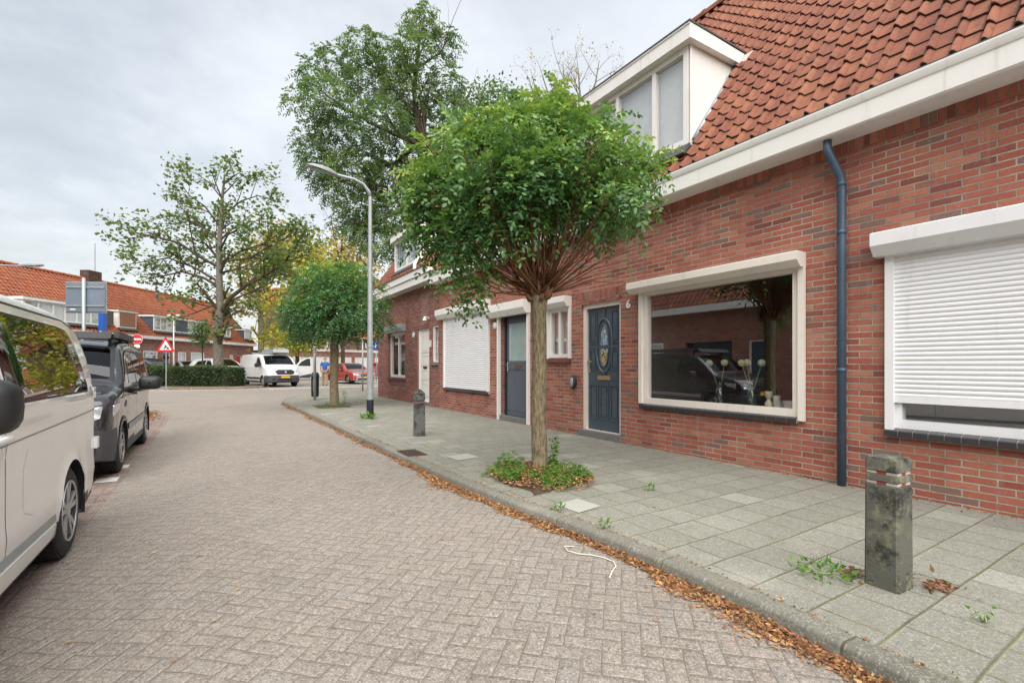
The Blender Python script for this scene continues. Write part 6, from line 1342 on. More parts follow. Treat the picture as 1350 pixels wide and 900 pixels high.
# low weeds in the near tree pit
pts = []
for cx, cy, r_, n, hgt in ((2.86, 4.62, .18, 110, .22), (3.2, 4.05, .22, 150, .18), (2.9, 3.85, .24, 150, .10), (2.8, 4.25, .22, 120, .10), (3.32, 4.5, .12, 40, .16), (2.65, 4.2, .16, 60, .10), (3.05, 3.95, .2, 60, .10), (3.28, 3.85, .12, 40, .12), (2.62, 4.5, .12, 36, .12)):
    a_ = rng.uniform(0, 6.283, n); q = rng.random(n)**.5*r_; pts.append(np.stack([cx+q*np.cos(a_), cy+q*np.sin(a_), .13+rng.random(n)*hgt*(1-q/r_*.6)], 1))
P = np.concatenate(pts); d = rng.normal(0, 1, P.shape)*np.array([1, 1, .3])+np.array([0, 0, .5]); V, a = compound(rng, P, d, .055*np.ones(len(P))*rng.uniform(.6, 1.5, len(P)), 7, .028, .012, .5, .1+.8*rng.random(len(P)))
stuff(link('pit_weeds', fastmesh('pit_weeds', V, 6, a), M['weed']))
def weed(name, label, x, y, z, n, h, r, size, seed, mat='weed', kind='spire', group=None):
    rng = np.random.default_rng(seed); t = thing(name, label, 'weed', (x, y, z), 0, group); mb = MB()
    if kind == 'spire':
        P = []
        for k in range(3):
            p0 = Vector((x+rng.uniform(-.03, .03), y+rng.uniform(-.03, .03), z-.01)); p1 = p0+Vector((rng.uniform(-.05, .05), rng.uniform(-.05, .05), h*rng.uniform(.75, 1.))); mb.tube([p0, p0.lerp(p1, .5)+Vector((.01, 0, 0)), p1], [.005, .004, .002], 5)
            for q in rng.uniform(.12, 1, n//3): P.append(list(p0.lerp(p1, q)))
        P = np.array(P); V, a = leaves(rng, P, size, .2+.6*rng.random(len(P)), .5, .4)
    else:
        a_ = rng.uniform(0, 6.283, n); q = rng.random(n)**.6*r; P = np.stack([x+q*np.cos(a_), y+q*np.sin(a_), z+.01+rng.random(n)*h], 1); dd = np.stack([np.cos(a_), np.sin(a_), .6*np.ones(n)], 1)
        V, a = leaves(rng, P, size, .2+.7*rng.random(n), .5, .5, dd)
        for k in range(7): A = 6.283*k/7; mb.tube([(x, y, z), (x+r*.5*math.cos(A), y+r*.5*math.sin(A), z+h*.5), (x+r*.9*math.cos(A), y+r*.9*math.sin(A), z+h*.3)], .003, 5)
    mb.build('stems', M['stem'], t, off=(x, y, z)); crown_obj([(V, a)], 4, M[mat], t, (x, y, z), 'leaves')
weed('tall_weed', 'slender tall weed standing in the tree pit right of the trunk', 3.37, 4.42, .13, 110, .42, .1, .055, 71)
GW = 'weeds in the pavement joints'
weed('leafy_weed', 'bright green leafy weed beside the foot of the near bollard', 2.98, 1.38, .10, 90, .035, .17, .040, 72, kind='rosette')
weed('leafy_weed', 'small bright green weed on the kerb in front of the tree pit', 2.42, 3.15, .10, 22, .05, .05, .035, 73, kind='rosette', group=GW)
weed('leafy_weed', 'tiny weed on the kerb stone nearest the white string', 2.44, 2.62, .10, 20, .06, .045, .035, 74, kind='rosette', group=GW)
weed('leafy_weed', 'small weed in a slab joint between tree pit and wide window', 3.55, 3.2, .10, 22, .04, .06, .035, 75, kind='rosette', group=GW)
weed('leafy_weed', 'tuft of weed in a slab joint right of the near bollard', 3.05, .72, .10, 14, .07, .05, .028, 76, kind='rosette', group=GW)
weed('leafy_weed', 'grassy tuft at the foot of the lamp post', 2.95, 10.7, .10, 60, .08, .14, .09, 77, kind='rosette')
weed('leafy_weed', 'green weed on the left kerb corner behind the grey van', -1.7, 15.2, .02, 120, .38, .22, .09, 78, kind='rosette')
weed('tall_weed', 'thin weed at the foot of the dense round robinia', 3.25, 14.4, .12, 60, .5, .1, .06, 79)
rng = np.random.default_rng(80); P = np.concatenate([np.stack([3.0+rng.normal(0, .25, 160), 14.5+rng.normal(0, .3, 160), .11+.08*rng.random(160)], 1)]); V, a = leaves(rng, P, .08, .2+.7*rng.random(160), .6, .3); stuff(link('far_pit_grass', fastmesh('far_pit_grass', V, 4, a), M['weed']))
rng = np.random.default_rng(81); n = 150; P = np.concatenate([np.stack([3.10+rng.normal(0, .05, 60), 1.28+rng.normal(0, .03, 60), .105+.02*rng.random(60)], 1), np.stack([3.30+rng.normal(0, .05, 90), .98+rng.normal(0, .04, 90), .105+.025*rng.random(90)], 1)]); V, a = leaves(rng, P, .035, .3*rng.random(n), .3, .5); stuff(link('bollard_litter', fastmesh('bollard_litter', V, 4, a), M['litter']))
# ------------------------------------------------------------------ street furniture
M['band_white'] = plain('worn_white_band', lin(188, 184, 174), .6, var=.12, vscale=40, dirt=.6, dirtcol=lin(90, 88, 80)); M['band_red'] = plain('worn_red_band', lin(160, 62, 52), .6, var=.15, vscale=40, dirt=.5)
def bollard(label, x, y, h, w, rz, mat, bands=True):
    t = thing('bollard', label, 'bollard', (x, y, .1), rz, 'concrete bollards on the pavement'); a = w/2
    def sq(r, c=.012): return [(r-c, -r), (r, -r+c), (r, r-c), (r-c, r), (-r+c, r), (-r, r-c), (-r, -r+c), (-r+c, -r)]
    mb = MB(); g1, g2 = (h-.072, h-.128) if bands else (h-.135, h-.20)
    secs = [(-.1, a*1.0), (.0, a*1.0), (g2-.022, a*.97), (g2-.018, a*.84), (g2, a*.84), (g2+.004, a*.95), (g1-.022, a*.95), (g1-.018, a*.84), (g1, a*.84), (g1+.004, a*.97), (h-.02, a*.97)] + ([(h, a*.90), (h+.001, .001)] if bands else [(h+.05, a*.25), (h+.051, .001)])
    mb.grid([[(p[0], p[1], z) for p in sq(max(r, .002), min(.012, r*.4))] for z, r in secs], closed=True); mb.build('post', mat, t, sharp=30)
    if bands:
        for zb in (g2-.018, g1-.018):
            b = MB()
            for k, (u0, u1) in enumerate(((-1, -.35), (-.35, .3), (.3, 1))):
                for ax in range(4):
                    c, s = math.cos(ax*math.pi/2), math.sin(ax*math.pi/2); r = a*.845
                    q = [(u0*r, -r-.001), (u1*r, -r-.001)]; q = [(c*px-s*py, s*px+c*py) for px, py in q]
                    b.face([(*q[0], zb+.002), (*q[1], zb+.002), (*q[1], zb+.017), (*q[0], zb+.017)], k % 2)
            b.build('reflective_band', [M['band_white'], M['band_red']], t)
    else:
        for zb in (g2-.018, g1-.018): MB().box(-a*.86, a*.86, -a*.86, a*.86, zb+.002, zb+.017).build('red_band', plain('faded_red_band', lin(110, 60, 56), .7), t)
    return t
bollard('mossy concrete bollard with red and white bands, nearest the viewer', 3.13, 1.12, .70, .165, R(-4), M['concrete'])
bollard('plain grey concrete bollard with pointed top near the lamp post', 2.98, 7.72, .74, .16, R(3), M['concrete2'], False)
# street lamp
def lamp(label, x, y, z, h, armdir, arm, drop=0.0, r=.075, band=True, group=None, head=.55):
    t = thing('street_lamp', label, 'street lamp', (x, y, z), 0, group); off = (x, y, z); d = Vector((*armdir, 0)).normalized(); P = Vector(off)
    mb = MB(); mb.tube([P+Vector((0, 0, a)) for a in (-.1, .35, 1.6, 1.601, 1.64, 1.641, h-.35)], [r, r, r*.95, r*1.15, r*1.15, r*.8, r*.52], 20)
    mb.build('pole', M['galv'], t, off=off, sharp=40)
    if band: MB().tube([P+Vector((0, 0, 0.0)), P+Vector((0, 0, .42))], r*1.04, 20).build('painted_band', M['dark_band'], t, off=off, sharp=40)
    MB().box(x-.02, x+.02, y-r-.006, y-r+.02, z+.8, z+1.3).build('service_door', M['galv'], t, off=off)
    A = P+Vector((0, 0, h-.36)); e = P+Vector((0, 0, h))+d*arm
    pts = [A, A+Vector((0, 0, .12))+d*.03, A+Vector((0, 0, .26))+d*.16, A+Vector((0, 0, .32))+d*.36, e+Vector((0, 0, -.02))-d*.1]
    ar = MB().tube(pts, [r*.52, r*.5, r*.46, r*.42, r*.38], 12).build('arm', M['galv'], t, off=off, smooth=True)
    n = Vector((-d.y, d.x, 0)); rows = []
    for s, w_, h0, h1 in ((-.12, .05, -.03, .03), (.0, .10, -.03, .055), (.18, .13, -.03, .065), (head-.08, .12, -.02, .045), (head, .06, -.005, .02)):
        c = e+d*(s-.05)+Vector((0, 0, s*.10)); rows.append([tuple(c+n*a+Vector((0, 0, b))) for a, b in ((-w_, h0), (-w_, h1*.4), (-w_*.6, h1), (w_*.6, h1), (w_, h1*.4), (w_, h0))])
    mb = MB().grid(rows, closed=True); mb.face(rows[0]); mb.face(rows[-1]); hd_ = mb.build('lamp_head', M['galv'], t, off=off, sharp=40)
    mb = MB(); mb.face([tuple(e+d*s+n*w_+Vector((0, 0, s*.1-.036))) for s, w_ in ((.05, -.1), (.05, .1), (head-.16, .1), (head-.16, -.1))]); mb.build('lamp_glass', M['lamp_glass'], hd_, off=off)
lamp('tall grey street lamp with dark band at its foot beside the dense round robinia', 3.02, 10.85, .1, 5.35, (-1, -.05), .92, head=.46)
x, y = -8.2, 23.2; lamp('street lamp at the left edge reaching over the orange roofs', x, y, 0, 4.66, (1, -.25), 2.9, r=.07)
# thin lamp post before the row
fx, fy = rc2w((229-675)/FO*34, 34)
t = thing('lamp_post', 'thin white lamp post with two small heads before the orange roofed row', 'lamp post', (fx, fy, 0)); MB().tube([(0, 0, -.1), (0, 0, 2), (0, 0, 4.75)], [.06, .05, .035], 10).build('pole', M['white'], t, smooth=True)
for s in (-1, 1): MB().tube([(0, 0, 4.7), (s*.18*CT, -s*.18*ST, 4.78)], .025, 8).ball((s*.3*CT, -s*.3*ST, 4.80), .16, .12, .10, 10).build('lamp_head', M['white'], t, smooth=True)
# traffic sign panel seen from behind
def post(name, x, y, z0, z1, r, mat, parent): return MB().tube([(x, y, z0), (x, y, z1)], r, 12).build(name, mat, parent, off=tuple(parent.location), smooth=True)
x, y = -2.51, 14.56; t = thing('road_sign', 'large grey sign board seen from behind on a post above the grey van', 'sign', (x, y, 0)); post('post', x, y, 0, 3.3, .036, M['galv'], t)
# board faces away, roughly square to the view
def oriented(mb, x, y, rz): return mb.xform(Matrix.Translation((x, y, 0)) @ Matrix.Rotation(rz, 4, 'Z'))
bd = oriented(MB().box(-.43, -.012, .05, .07, 2.53, 3.20).box(.012, .43, .05, .07, 2.53, 3.20), x, y, -TH+R(4)).build('board', M['sign_back'], t, off=(x, y, 0), bevel=.01)
oriented(MB().box(-.45, .45, .071, .08, 2.50, 3.23), x, y, -TH+R(4)).build('board_rim', M['galv'], bd, off=(x, y, 0))
for z in (2.65, 3.08): oriented(MB().box(-.42, .42, .03, .0495, z, z+.035), x, y, -TH+R(4)).build('mounting_rail', M['galv'], t, off=(x, y, 0))
oriented(MB().box(-.34, -.22, .048, .0495, 2.57, 2.60), x, y, -TH+R(4)).build('maker_label', M['sign_white'], bd, off=(x, y, 0))
# blue sign on thin pole
x, y = rc2w((133-675)/FO*20.5, 20.5); t = thing('road_sign', 'narrow blue sign seen edge on, on a pale pole above the grey van', 'sign', (x, y, 0)); post('post', x, y, 0, 3.55, .04, M['white'], t)
oriented(MB().box(.05, .22, -.3, .02, 2.75, 3.6), x, y, -TH+R(15)).build('board', M['sign_blue'], t, off=(x, y, 0))
# no entry
x, y = rc2w((181-675)/FO*27, 27); t = thing('road_sign', 'round red no entry sign with white bar on a post', 'sign', (x, y, 0)); post('post', x, y, 0, 2.95, .035, M['galv'], t); z = 2.76
dsk = oriented(MB().lathe([(0, -.05), (.27, -.05), (.275, -.045), (.275, -.035), (0, -.035)], (0, 0, z), 32, 'y'), x, y, -TH+R(20)).build('sign_disc', M['red'], t, off=(x, y, 0), sharp=40)
oriented(MB().box(-.20, .20, -.054, -.0505, z-.045, z+.045), x, y, -TH+R(20)).build('white_bar', M['sign_white'], dsk, off=(x, y, 0))
oriented(MB().lathe([(.262, -.052), (.275, -.052), (.275, -.0505), (.262, -.0505)], (0, 0, z), 32, 'y'), x, y, -TH+R(20)).build('white_rim', M['sign_white'], dsk, off=(x, y, 0))
oriented(MB().box(-.13, .13, -.05, -.036, 2.28, 2.44), x, y, -TH+R(20)).build('sub_plate', M['sign_white'], t, off=(x, y, 0))
# road works triangle
x, y = rc2w((219-675)/FO*25.5, 25.5); t = thing('road_sign', 'red and white triangular road works sign standing before the hedge', 'sign', (x, y, .0)); off = (x, y, 0)
oriented(MB().tube([(0, 0, .0), (0.0, 0, 2.1)], .025, 8).tube([(-.3, -.35, .02), (0, 0, .06), (.3, .35, .02)], .02, 6).tube([(.3, -.35, .02), (0, 0, .07), (-.3, .35, .02)], .02, 6), x, y, -TH+R(6)).build('stand', M['galv'], t, off=off)
tri = lambda s, zc: [(-s, zc-s*.577), (s, zc-s*.577), (0, zc+s*1.155)]
zc = 2.28
tr = oriented(MB().prism(round_poly(tri(.47, zc), .06), -.05, -.035, 'y'), x, y, -TH+R(6)).build('sign_board', M['red'], t, off=off)
oriented(MB().prism(round_poly(tri(.30, zc), .02), -.053, -.0505, 'y'), x, y, -TH+R(6)).build('white_field', M['sign_white'], tr, off=off)
mb = MB(); F = lambda pts: mb.face([(a, -.0545, zc+b) for a, b in pts])
F([(.03, -.14), (.20, -.14), (.16, -.06), (.11, -.02)]); F([(-.06, -.14), (-.02, -.14), (.02, -.02), (.0, .07), (-.05, .07), (-.04, -.02)]); F([(-.03, .07), (.03, .05), (.09, -.05), (.06, -.06), (.0, .0)]); F([(-.05, .085+.0), (-.02, .13), (.02, .10), (-.01, .075)]); F([(-.15, -.14), (-.12, -.14), (-.03, -.02), (-.05, -.01)]); F([(-.16, -.11), (-.15, -.125), (.10, -.03), (.09, -.015)])
oriented(mb, x, y, -TH+R(6)).build('digging_man_symbol', M['black'], tr, off=off)
# post with litter bin at the corner
x, y = 2.98, 17.5; t = thing('sign_post', 'grey post at the pavement corner carrying a dark litter bin', 'post', (x, y, .1)); post('post', x, y, .1, 2.75, .045, M['galv'], t)
t2 = thing('litter_bin', 'dark litter bin strapped to the grey corner post', 'litter bin', (x, y, .1)); mb = MB().lathe([(0, .10), (.11, .10), (.125, .14), (.13, .80), (.135, .82), (.12, .83), (.11, .80), (.0, .78)], (x+.04, y+.19, .1), 20); mb.build('container', M['black'], t2, off=(x, y, .1), sharp=40)
MB().lathe([(.142, .80), (.142, .86), (.1, .94), (0, .96)], (x+.04, y+.19, .1), 20).build('lid', M['dkplastic'], t2, off=(x, y, .1), sharp=40)
MB().box(x-.05, x+.05, y+.03, y+.06, .4, .8).build('bracket', M['galv'], t2, off=(x, y, .1))
x, y = 5.89, 22.4; t = thing('sign_post', 'thin grey sign post standing on the pavement before the red car', 'post', (x, y, .1)); post('post', x, y, .1, 2.7, .035, M['galv'], t); oriented(MB().box(-.2, .2, -.02, .0, 2.45, 2.85), x, y, R(80)).build('sign_plate', M['sign_back'], t, off=(x, y, .1))
x, y = rc2w((496-675)/FO*38, 38); t = thing('road_sign', 'blue parking sign with white letter P beside the house corner', 'sign', (x, y, 0)); post('post', x, y, 0, 3.3, .035, M['galv'], t); off = (x, y, 0)
pb = oriented(MB().box(-.28, .28, -.06, -.04, 2.5, 3.15), x, y, -TH+R(15)).build('board', M['sign_blue'], t, off=off, bevel=.02)
a = -TH+R(15); letter('P', .5, M['sign_white'], 'letter', pb, (.064*math.sin(a), -.064*math.cos(a), 2.84), (R(90), 0, a), .002, .01)
# drain grate, string
t = MB().box(2.17, 2.44, 6.02, 6.5, .085, .106).build('drain_cover', plain('rusty_cast_iron', lin(88, 68, 58), .8, metal=.3, var=.2, vscale=20, bump=.004), None, off=(2.3, 6.26, .1), bevel=.004); t.location = (2.3, 6.26, .1); tag(t, 'rusty iron drain cover set into the kerb', 'drain cover')
mb = MB()
for k in range(7): mb.box(-.11, .11, -.205+k*.066, -.18+k*.066, .0062, .0085)
mb.build('drain_slots', M['black'], t)
pts = [(2.16, 2.62), (2.10, 2.66), (2.07, 2.58), (2.10, 2.50), (2.16, 2.44), (2.20, 2.36), (2.21, 2.28), (2.17, 2.22), (2.10, 2.18), (2.02, 2.12)]
mb = MB().tube([(a-2.12, b_-2.4, zroad(a, b_)+.008) for a, b_ in pts], .0038, 6); o = mb.build('string', plain('white_cord', lin(214, 206, 190), .8), smooth=True); o.location = (2.12, 2.4, 0); tag(o, 'loose piece of white cord lying on the street by the kerb', 'cord')

# ------------------------------------------------------------------ person by the van
def skinbody(name, joints, edges, radii, mat, parent, sub=2, root=0):
    me = bpy.data.meshes.new(name); me.from_pydata([Vector(j) for j in joints], edges, []); o = link(name, me, mat, parent)
    sk = o.modifiers.new('s', 'SKIN'); sk.use_smooth_shade = True
    for v, r_ in zip(me.skin_vertices[0].data if me.skin_vertices else [], radii): v.radius = r_ if hasattr(r_, '__len__') else (r_, r_)
    if me.skin_vertices: me.skin_vertices[0].data[root].use_root = True
    sb = o.modifiers.new('u', 'SUBSURF'); sb.levels = sub; sb.render_levels = sub
    bpy.context.view_layer.update(); m2 = bpy.data.meshes.new_from_object(o.evaluated_get(bpy.context.evaluated_depsgraph_get())); o.modifiers.clear(); o.data = m2
    if not m2.materials: m2.materials.append(mat)
    m2.polygons.foreach_set('use_smooth', [True]*len(m2.polygons)); return o
px, py = 6.05, 32.0
pr = thing('person', 'man in blue polo shirt and khaki trousers walking beside the white van', 'person', (px, py, 0), R(180)-TH+R(15))
skin = plain('skin', lin(196, 146, 122), .6, var=.05); J = [(0, 0, .96), (0, .01, 1.15), (0, .02, 1.38), (0, .02, 1.50), (0, 0, 1.58), (0, -.03, 1.68),
     (.19, .02, 1.42), (.25, .0, 1.16), (.25, -.10, .93), (.25, -.14, .83), (-.19, .02, 1.42), (-.26, .03, 1.16), (-.27, -.05, .93), (-.27, -.08, .83),
     (.09, 0, .90), (.11, -.06, .50), (.11, -.02, .09), (.11, -.16, .045), (-.09, 0, .90), (-.11, .05, .50), (-.11, .18, .11), (-.11, .05, .05)]
E_ = [(0, 1), (1, 2), (2, 3), (3, 4), (4, 5), (2, 6), (6, 7), (7, 8), (8, 9), (2, 10), (10, 11), (11, 12), (12, 13), (0, 14), (14, 15), (15, 16), (16, 17), (0, 18), (18, 19), (19, 20), (20, 21)]
Rr = [(.15, .11), (.14, .11), (.16, .11), (.06, .06), (.07, .08), (.085, .10), .06, .045, .034, .04, .06, .045, .034, .04, .085, .06, .042, .045, .085, .06, .042, .045]
skinbody('body', J, E_, Rr, skin, pr)
shirt = plain('blue_polo_cotton', lin(52, 96, 168), .85, var=.08, vscale=10)
skinbody('polo_shirt', [J[0][:2]+(.90,), J[1], J[2], J[3][:2]+(1.47,), J[6], (.235, .01, 1.24), J[10], (-.24, .02, 1.24)], [(0, 1), (1, 2), (2, 3), (2, 4), (4, 5), (2, 6), (6, 7)], [(.175, .135), (.168, .14), (.185, .135), (.08, .08), .085, .072, .085, .072], shirt, pr)
tro = plain('khaki_cotton', lin(150, 126, 96), .9, var=.1, vscale=10)
skinbody('trousers', [J[0], J[14], J[15], (.11, -.03, .12), J[18], J[19], (-.11, .16, .14)], [(0, 1), (1, 2), (2, 3), (0, 4), (4, 5), (5, 6)], [(.165, .125), .10, .078, .066, .10, .078, .066], tro, pr)
for a, b_ in (((.11, -.01, .05), (.11, -.17, .04)), ((-.11, .19, .06), (-.11, .04, .04))): skinbody('shoe', [a, b_], [(0, 1)], [.055, .048], M['black'], pr)
mb = MB().ball((0, -.02, 1.715), .094, .105, .09, 14); mb.v = [v if not (v[1] < -.06 and v[2] < 1.74) else (v[0]*.7, v[1]+.06, v[2]) for v in mb.v]; mb.build('hair', plain('grey_hair', lin(150, 140, 130), .9), pr, smooth=True)
for s in (-1, 1): MB().ball((s*.035, -.125, 1.69), .012, .008, .008, 8).build('eye', M['black'], pr); MB().ball((s*.088, -.02, 1.675), .014, .024, .034, 8).build('ear', skin, pr, smooth=True)
MB().ball((0, -.135, 1.66), .014, .024, .026, 8).build('nose', skin, pr, smooth=True); MB().box(-.025, .025, -.128, -.12, 1.612, 1.62).build('mouth', plain('lips', lin(150, 90, 84), .6), pr)
for s, w in ((1, (.25, -.15, .80)), (-1, (-.27, -.09, .80))):
    for k in range(5):
        f = (k-2)*.018; l = .075-.008*abs(k-1.5); th_ = k == 0
        q = [(w[0]+(-s*.02 if th_ else 0), w[1]+f-(.02 if th_ else 0), w[2]), (w[0]+(-s*.035 if th_ else -s*.004), w[1]+f, w[2]-l*.5), (w[0]-s*(.04 if th_ else .018), w[1]+f, w[2]-l*(.7 if th_ else 1))]
        MB().tube(q, [.0095, .009, .007], 6).build('finger', skin, pr, smooth=True)

# ------------------------------------------------------------------ orange roofed row on the left
OX, OY = rc2w(-25.0, 46.0); PHI = math.atan2(ST+.024*CT, -(CT-.024*ST))
LROW = (OX, OY); XRl, ZRl, XEl, ZEl = 3.2, 7.05, -.3, 3.30; SLl = (ZRl-ZEl)/(XRl-XEl)
def lrow(label, y0, y1, openings, seed, gy=True):
    h = House('row_house', label, LROW, PHI, y0, 0.0, group='houses of the orange roofed row'); holes = [o[:4] for o in openings]
    h.add('wall', wall_mb(y0, y1, 0, 3.2, holes), M['brick_pink'])
    mb = MB().box(-.32, .0, y0, y1, 3.10, 3.32); h.add('gutter_board', mb, M['white'])
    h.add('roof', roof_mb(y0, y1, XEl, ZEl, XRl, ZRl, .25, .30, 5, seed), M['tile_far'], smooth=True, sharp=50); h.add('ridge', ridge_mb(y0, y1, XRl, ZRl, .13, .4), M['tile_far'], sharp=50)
    mb = MB(); mb.face([(XRl, y0, ZRl), (XRl, y1, ZRl), (7, y1, 3.2), (7, y0, 3.2)]); h.add('rear_roof', mb, M['tile_far'])
    for o in openings:
        a, b_, c, d, kind = o[:5]
        if kind == 'door': lf = h.add('door', MB().box(.08, .12, a+.06, b_-.06, c, d-.06), M[o[5]]); h.add('door_frame', frame_mb(a, b_, c, d, .06, .04, .1), M['white'], lf)
        else:
            fr = h.add('window', frame_mb(a, b_, c, d, .09, .02, .1, bars=[a+(b_-a)*.5] if b_-a > 1.6 else ()), M['white']); h.add('pane', pane_mb(a+.08, b_-.08, c+.08, d-.08, .05), M['glass'], fr); h.add('curtain', MB().box(.16, .17, a, b_, c, d), M['curtain'], fr)
    return h
la = lrow('orange roofed row house with a small roof window, farthest from the viewer', -.2, 6.4, [(.4, 1.1, 1.0, 2.2, 'window'), (1.8, 2.6, .1, 2.2, 'door', 'red'), (3.0, 3.5, 1.2, 2.2, 'window'), (4.6, 5.4, .1, 2.25, 'door', 'white')], 91)
lb_ = lrow('orange roofed row house with long blue and white dormer, middle of the row', 6.4, 13.6, [(6.9, 8.5, 1.1, 2.32, 'window'), (9.0, 9.9, 1.2, 2.3, 'window'), (10.7, 11.4, .1, 2.25, 'door', 'door_blue'), (11.9, 13.2, 1.0, 2.3, 'window')], 92)
lc_ = lrow('orange roofed row house with white dormer and chimney, nearest end of the row', 13.6, 28.0, [(14.6, 15.4, .1, 2.25, 'door', 'white'), (16, 17.8, .9, 2.3, 'window'), (19, 20.6, .9, 2.3, 'window'), (22.5, 23.4, .1, 2.25, 'door', 'door_blue'), (24.5, 26.5, .9, 2.3, 'window')], 93)
mb = MB(); mb.face([(0, -.2, 0), (0, -.2, 3.3), (XEl+.1, -.2, 3.32), (XRl, -.2, ZRl-.04), (7, -.2, 3.2), (7, -.2, 0)]); la.add('gable_wall', mb, M['brick_brown'])
la.add('verge_board', MB().prism([(XEl, ZEl-.02), (XRl, ZRl+.06), (XRl, ZRl-.14), (XEl, ZEl-.2)], -.30, -.22, 'y'), M['white'])
mb = MB(); mb.face([(0, 28, 0), (0, 28, 3.3), (XEl+.1, 28, 3.32), (XRl, 28, ZRl-.04), (7, 28, 3.2), (7, 28, 0)]); mb.face([(7, -.2, 0), (7, 28, 0), (7, 28, 3.2), (7, -.2, 3.2)]); lc_.add('gable_wall', mb, M['brick_pink'])
M['slate_blue'] = plain('slate_blue_cladding', lin(74, 82, 98), .6, var=.05)
M['cladding'] = plain('tan_shutter', lin(150, 104, 82), .6, var=.05)
dormer(la, .2, 1.3, -.05, 3.75, 4.65, SLl, XEl, ZEl, (), 'slate_blue', .1, .12); dormer(la, 3.5, 4.6, -.05, 3.75, 4.7, SLl, XEl, ZEl, (4.05,), 'white', .1, .12)
d1, bk = dormer(lb_, 7.0, 12.3, -.05, 3.72, 4.85, SLl, XEl, ZEl, (8.0, 8.9, 10.3, 11.1, 11.7), 'slate_blue', .10, .14)
lb_.add('cladding_panel', MB().box(-.085, -.06, 8.95, 10.25, 3.83, 4.68), M['slate_blue'], d1)
d2, bk = dormer(lc_, 16.4, 21.2, -.12, 3.70, 4.88, SLl, XEl, ZEl, (17.3, 18.2, 18.9, 19.6, 20.4), 'white', .12, .16)
d3, bk = dormer(lc_, 13.9, 15.3, -.08, 3.70, 4.85, SLl, XEl, ZEl, (), 'white', .08, .10); lc_.add('roller_shutter', MB().box(-.12, -.09, 13.98, 15.22, 3.8, 4.72), M['cladding'], d3); 
lc_.add('roller_shutter', MB().box(-.16, -.13, 15.75, 16.38, 3.8, 4.70), plain('brown_shutter', lin(92, 82, 74), .6), d2)
mb = MB().box(2.9, 3.5, 13.2, 14.2, 6.6, 7.65); mb.tube([(3.2, 13.4, 7.65), (3.2, 13.4, 9.6)], .03, 6, 1); lc_.add('chimney', mb, [M['brick_sooty'], M['galv']])
for y, h in ((8.6, lb_), (4.4, la)): h.add('roof_vent', MB().lathe([(.09, 6.6), (.09, 7.0), (.14, 7.02), (.14, 7.12), (.02, 7.2)], (2.6, y, 0), 10), M['dkplastic'])
for z, (a, b_) in ((1.9, (12.0, 12.5)),): pass
hb_ = MB().ball((-.35, 11.55, 1.85), .20, .2, .16, 10); lc0 = lb_.add('hanging_basket', hb_, M['black'], smooth=True)

# ------------------------------------------------------------------ low garages and taller houses far behind
gx0, gy0 = rc2w((345-675)/FO*46, 46); gx1, gy1 = rc2w((520-675)/FO*60, 60); gd = Vector((gx1-gx0, gy1-gy0, 0)); GL = gd.length; ga = math.atan2(gd.y, gd.x)-math.pi/2
# local +y along the row, local -x must face the viewer
g = House('garage_row', 'long low brick garage row with white doors and white coping across the square', (gx1, gy1), ga+math.pi, 0, 0.0, 'garage')
holes = [(a, a+2.5, .05, 2.2) for a in np.arange(.6, GL-3, 2.9)]
g.add('wall', wall_mb(0, GL, 0, 2.75, holes, .12), M['brick_pink']); g.add('coping', MB().box(-.15, .4, 0, GL, 2.75, 3.02), M['cream']); g.add('flat_roof', MB().box(.3, 6, 0, GL, 2.6, 2.74), M['gutter'])
for a, b_, c, d in holes:
    mb = MB().box(.06, .10, a, b_, c, d)
    for k in range(8): mb.box(.045, .0605, a+.04, b_-.04, c+.1+k*.26, c+.1+k*.26+.2)
    g.add('garage_door', mb, M['white'])
def block(label, u0, u1, c, zt, mat, roofz=None, rows=1, name='far_house', deep=8):
    p0, p1 = Vector((*rc2w((u0-675)/FO*c, c), 0)), Vector((*rc2w((u1-675)/FO*c, c), 0)); L = (p1-p0).length; a = math.atan2(p1.y-p0.y, p1.x-p0.x)
    h = House(name, label, (p1.x, p1.y), a+math.pi-math.pi/2, 0, 0.0)
    mb = MB(); mb.box(0, deep, 0, L, 0, zt, skip='z'); h.add('wall', mb, M[mat])
    if roofz:
        mb = MB().prism([(-.3, zt), (deep/2, roofz), (deep+.3, zt)], -.2, L+.2, 'y'); h.add('roof', mb, M['tile_far'])
    for r_ in range(rows):
        for k in range(max(1, int(L/2.6))):
            a0 = .7+k*2.6; z0 = 1+r_*2.8
            if a0+1.3 < L: f = h.add('window', frame_mb(a0, a0+1.3, z0, z0+1.4, .1, -.05, .02, bars=(a0+.65,)), M['white']); h.add('pane', pane_mb(a0+.08, a0+1.2, z0+.08, z0+1.3, -.02), M['glass'], f)
    return h
block('tall brown brick gable house behind the end of the orange roofed row', 340, 392, 56, 8.6, 'brick_brown', 11, 1)
block('beige brick house far beyond the square near the house corner', 455, 545, 72, 5.2, 'brick_brown', 8.5, 2)
block('distant brick row behind the yellow trees', 385, 458, 80, 5.6, 'brick_pink', 9, 2)

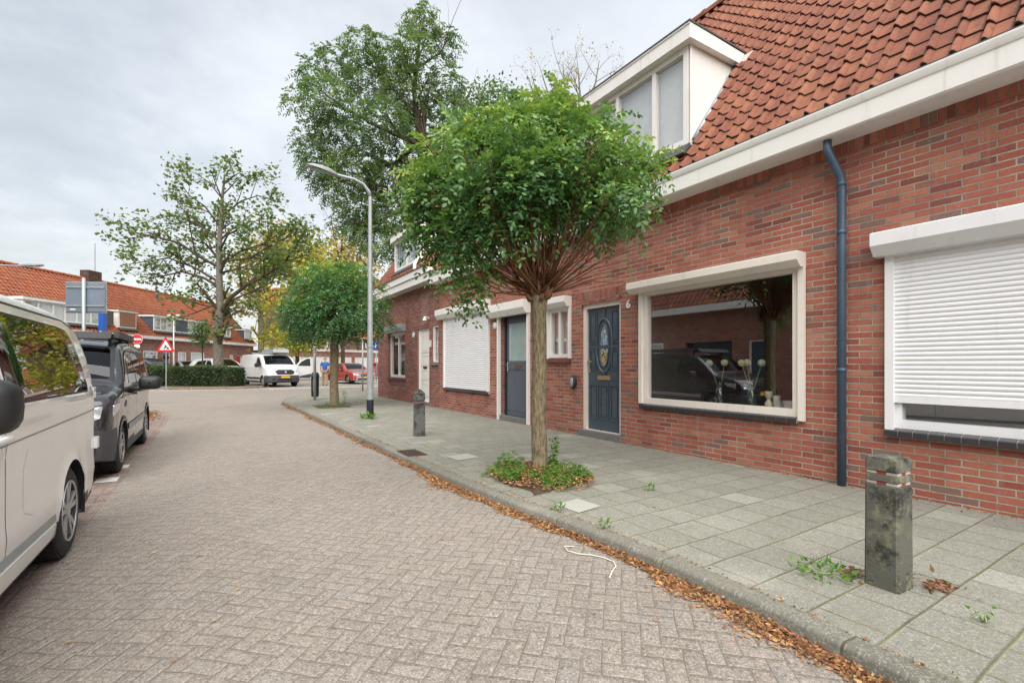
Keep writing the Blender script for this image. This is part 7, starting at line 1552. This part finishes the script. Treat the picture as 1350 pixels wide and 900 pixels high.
# ------------------------------------------------------------------ houses across the street: seen mirrored in the window panes
OPP = (-6.6, 0.0)
def opp(label, y0, y1, ops):
    # local y runs towards -Y here, so positions are mirrored
    h = House('terraced_house', label, OPP, math.pi, y0, 0.02, group=None); h.add('wall', wall_mb(y0, y1, 0, 3.6, [o[:4] for o in ops]), M['brick'])
    h.add('gutter_board', MB().box(-.3, 0, y0, y1, 3.5, 3.78), M['white']); h.add('roof', roof_mb(y0, y1, -.27, 3.78, 2.7, 7.6, .25, .3, 5, 7), M['tile'], smooth=True, sharp=50)
    mb = MB(); mb.face([(0, y0, 0), (6, y0, 0), (6, y0, 3.7), (2.7, y0, 7.55), (0, y0, 3.7)]); mb.face([(0, y1, 0), (6, y1, 0), (6, y1, 3.7), (2.7, y1, 7.55), (0, y1, 3.7)]); mb.face([(6, y0, 0), (6, y1, 0), (6, y1, 3.7), (6, y0, 3.7)]); mb.face([(2.7, y0, 7.6), (2.7, y1, 7.6), (6.2, y1, 3.6), (6.2, y0, 3.6)])
    h.add('rear_wall', mb, M['brick_dull'])
    for o in ops:
        a, b_, c, d, kind = o[:5]
        if kind == 'door': lf = h.add('door', MB().box(.08, .12, a+.06, b_-.06, c, d-.06), M['door_blue']); h.add('door_frame', frame_mb(a, b_, c, d, .06, .04, .1), M['white'], lf)
        elif kind == 'garage': h.add('garage_door', MB().box(.3, .34, a, b_, c, d), M['navy'])
        else: fr = h.add('window', frame_mb(a, b_, c, d, .08, .0, .08), M['white']); h.add('pane', pane_mb(a+.07, b_-.07, c+.07, d-.07, .05), M['glass'], fr); h.add('curtain', MB().box(.14, .15, a, b_, c, d), M['curtain'], fr)
    return h
opp('red brick house across the street mirrored in the wide window', -9.5, -1.5, [(-8.6, -6.0, .3, 2.4, 'garage'), (-5.2, -4.2, .12, 2.3, 'door'), (-3.8, -2.0, .8, 2.3, 'window')])
opp('brick house across the street with dark garage opening, farther along', -21.5, -9.5, [(-10.7, -9.75, .12, 2.25, 'door'), (-13.6, -11.4, .3, 2.25, 'garage'), (-16.5, -14.8, .8, 2.3, 'window'), (-20, -17.6, .8, 2.3, 'window')])
opp('brick house across the street beside the viewer, out of direct view', -1.5, 8, [(0, 1.0, .12, 2.3, 'door'), (1.8, 4, .8, 2.3, 'window'), (5, 7, .8, 2.3, 'window')])
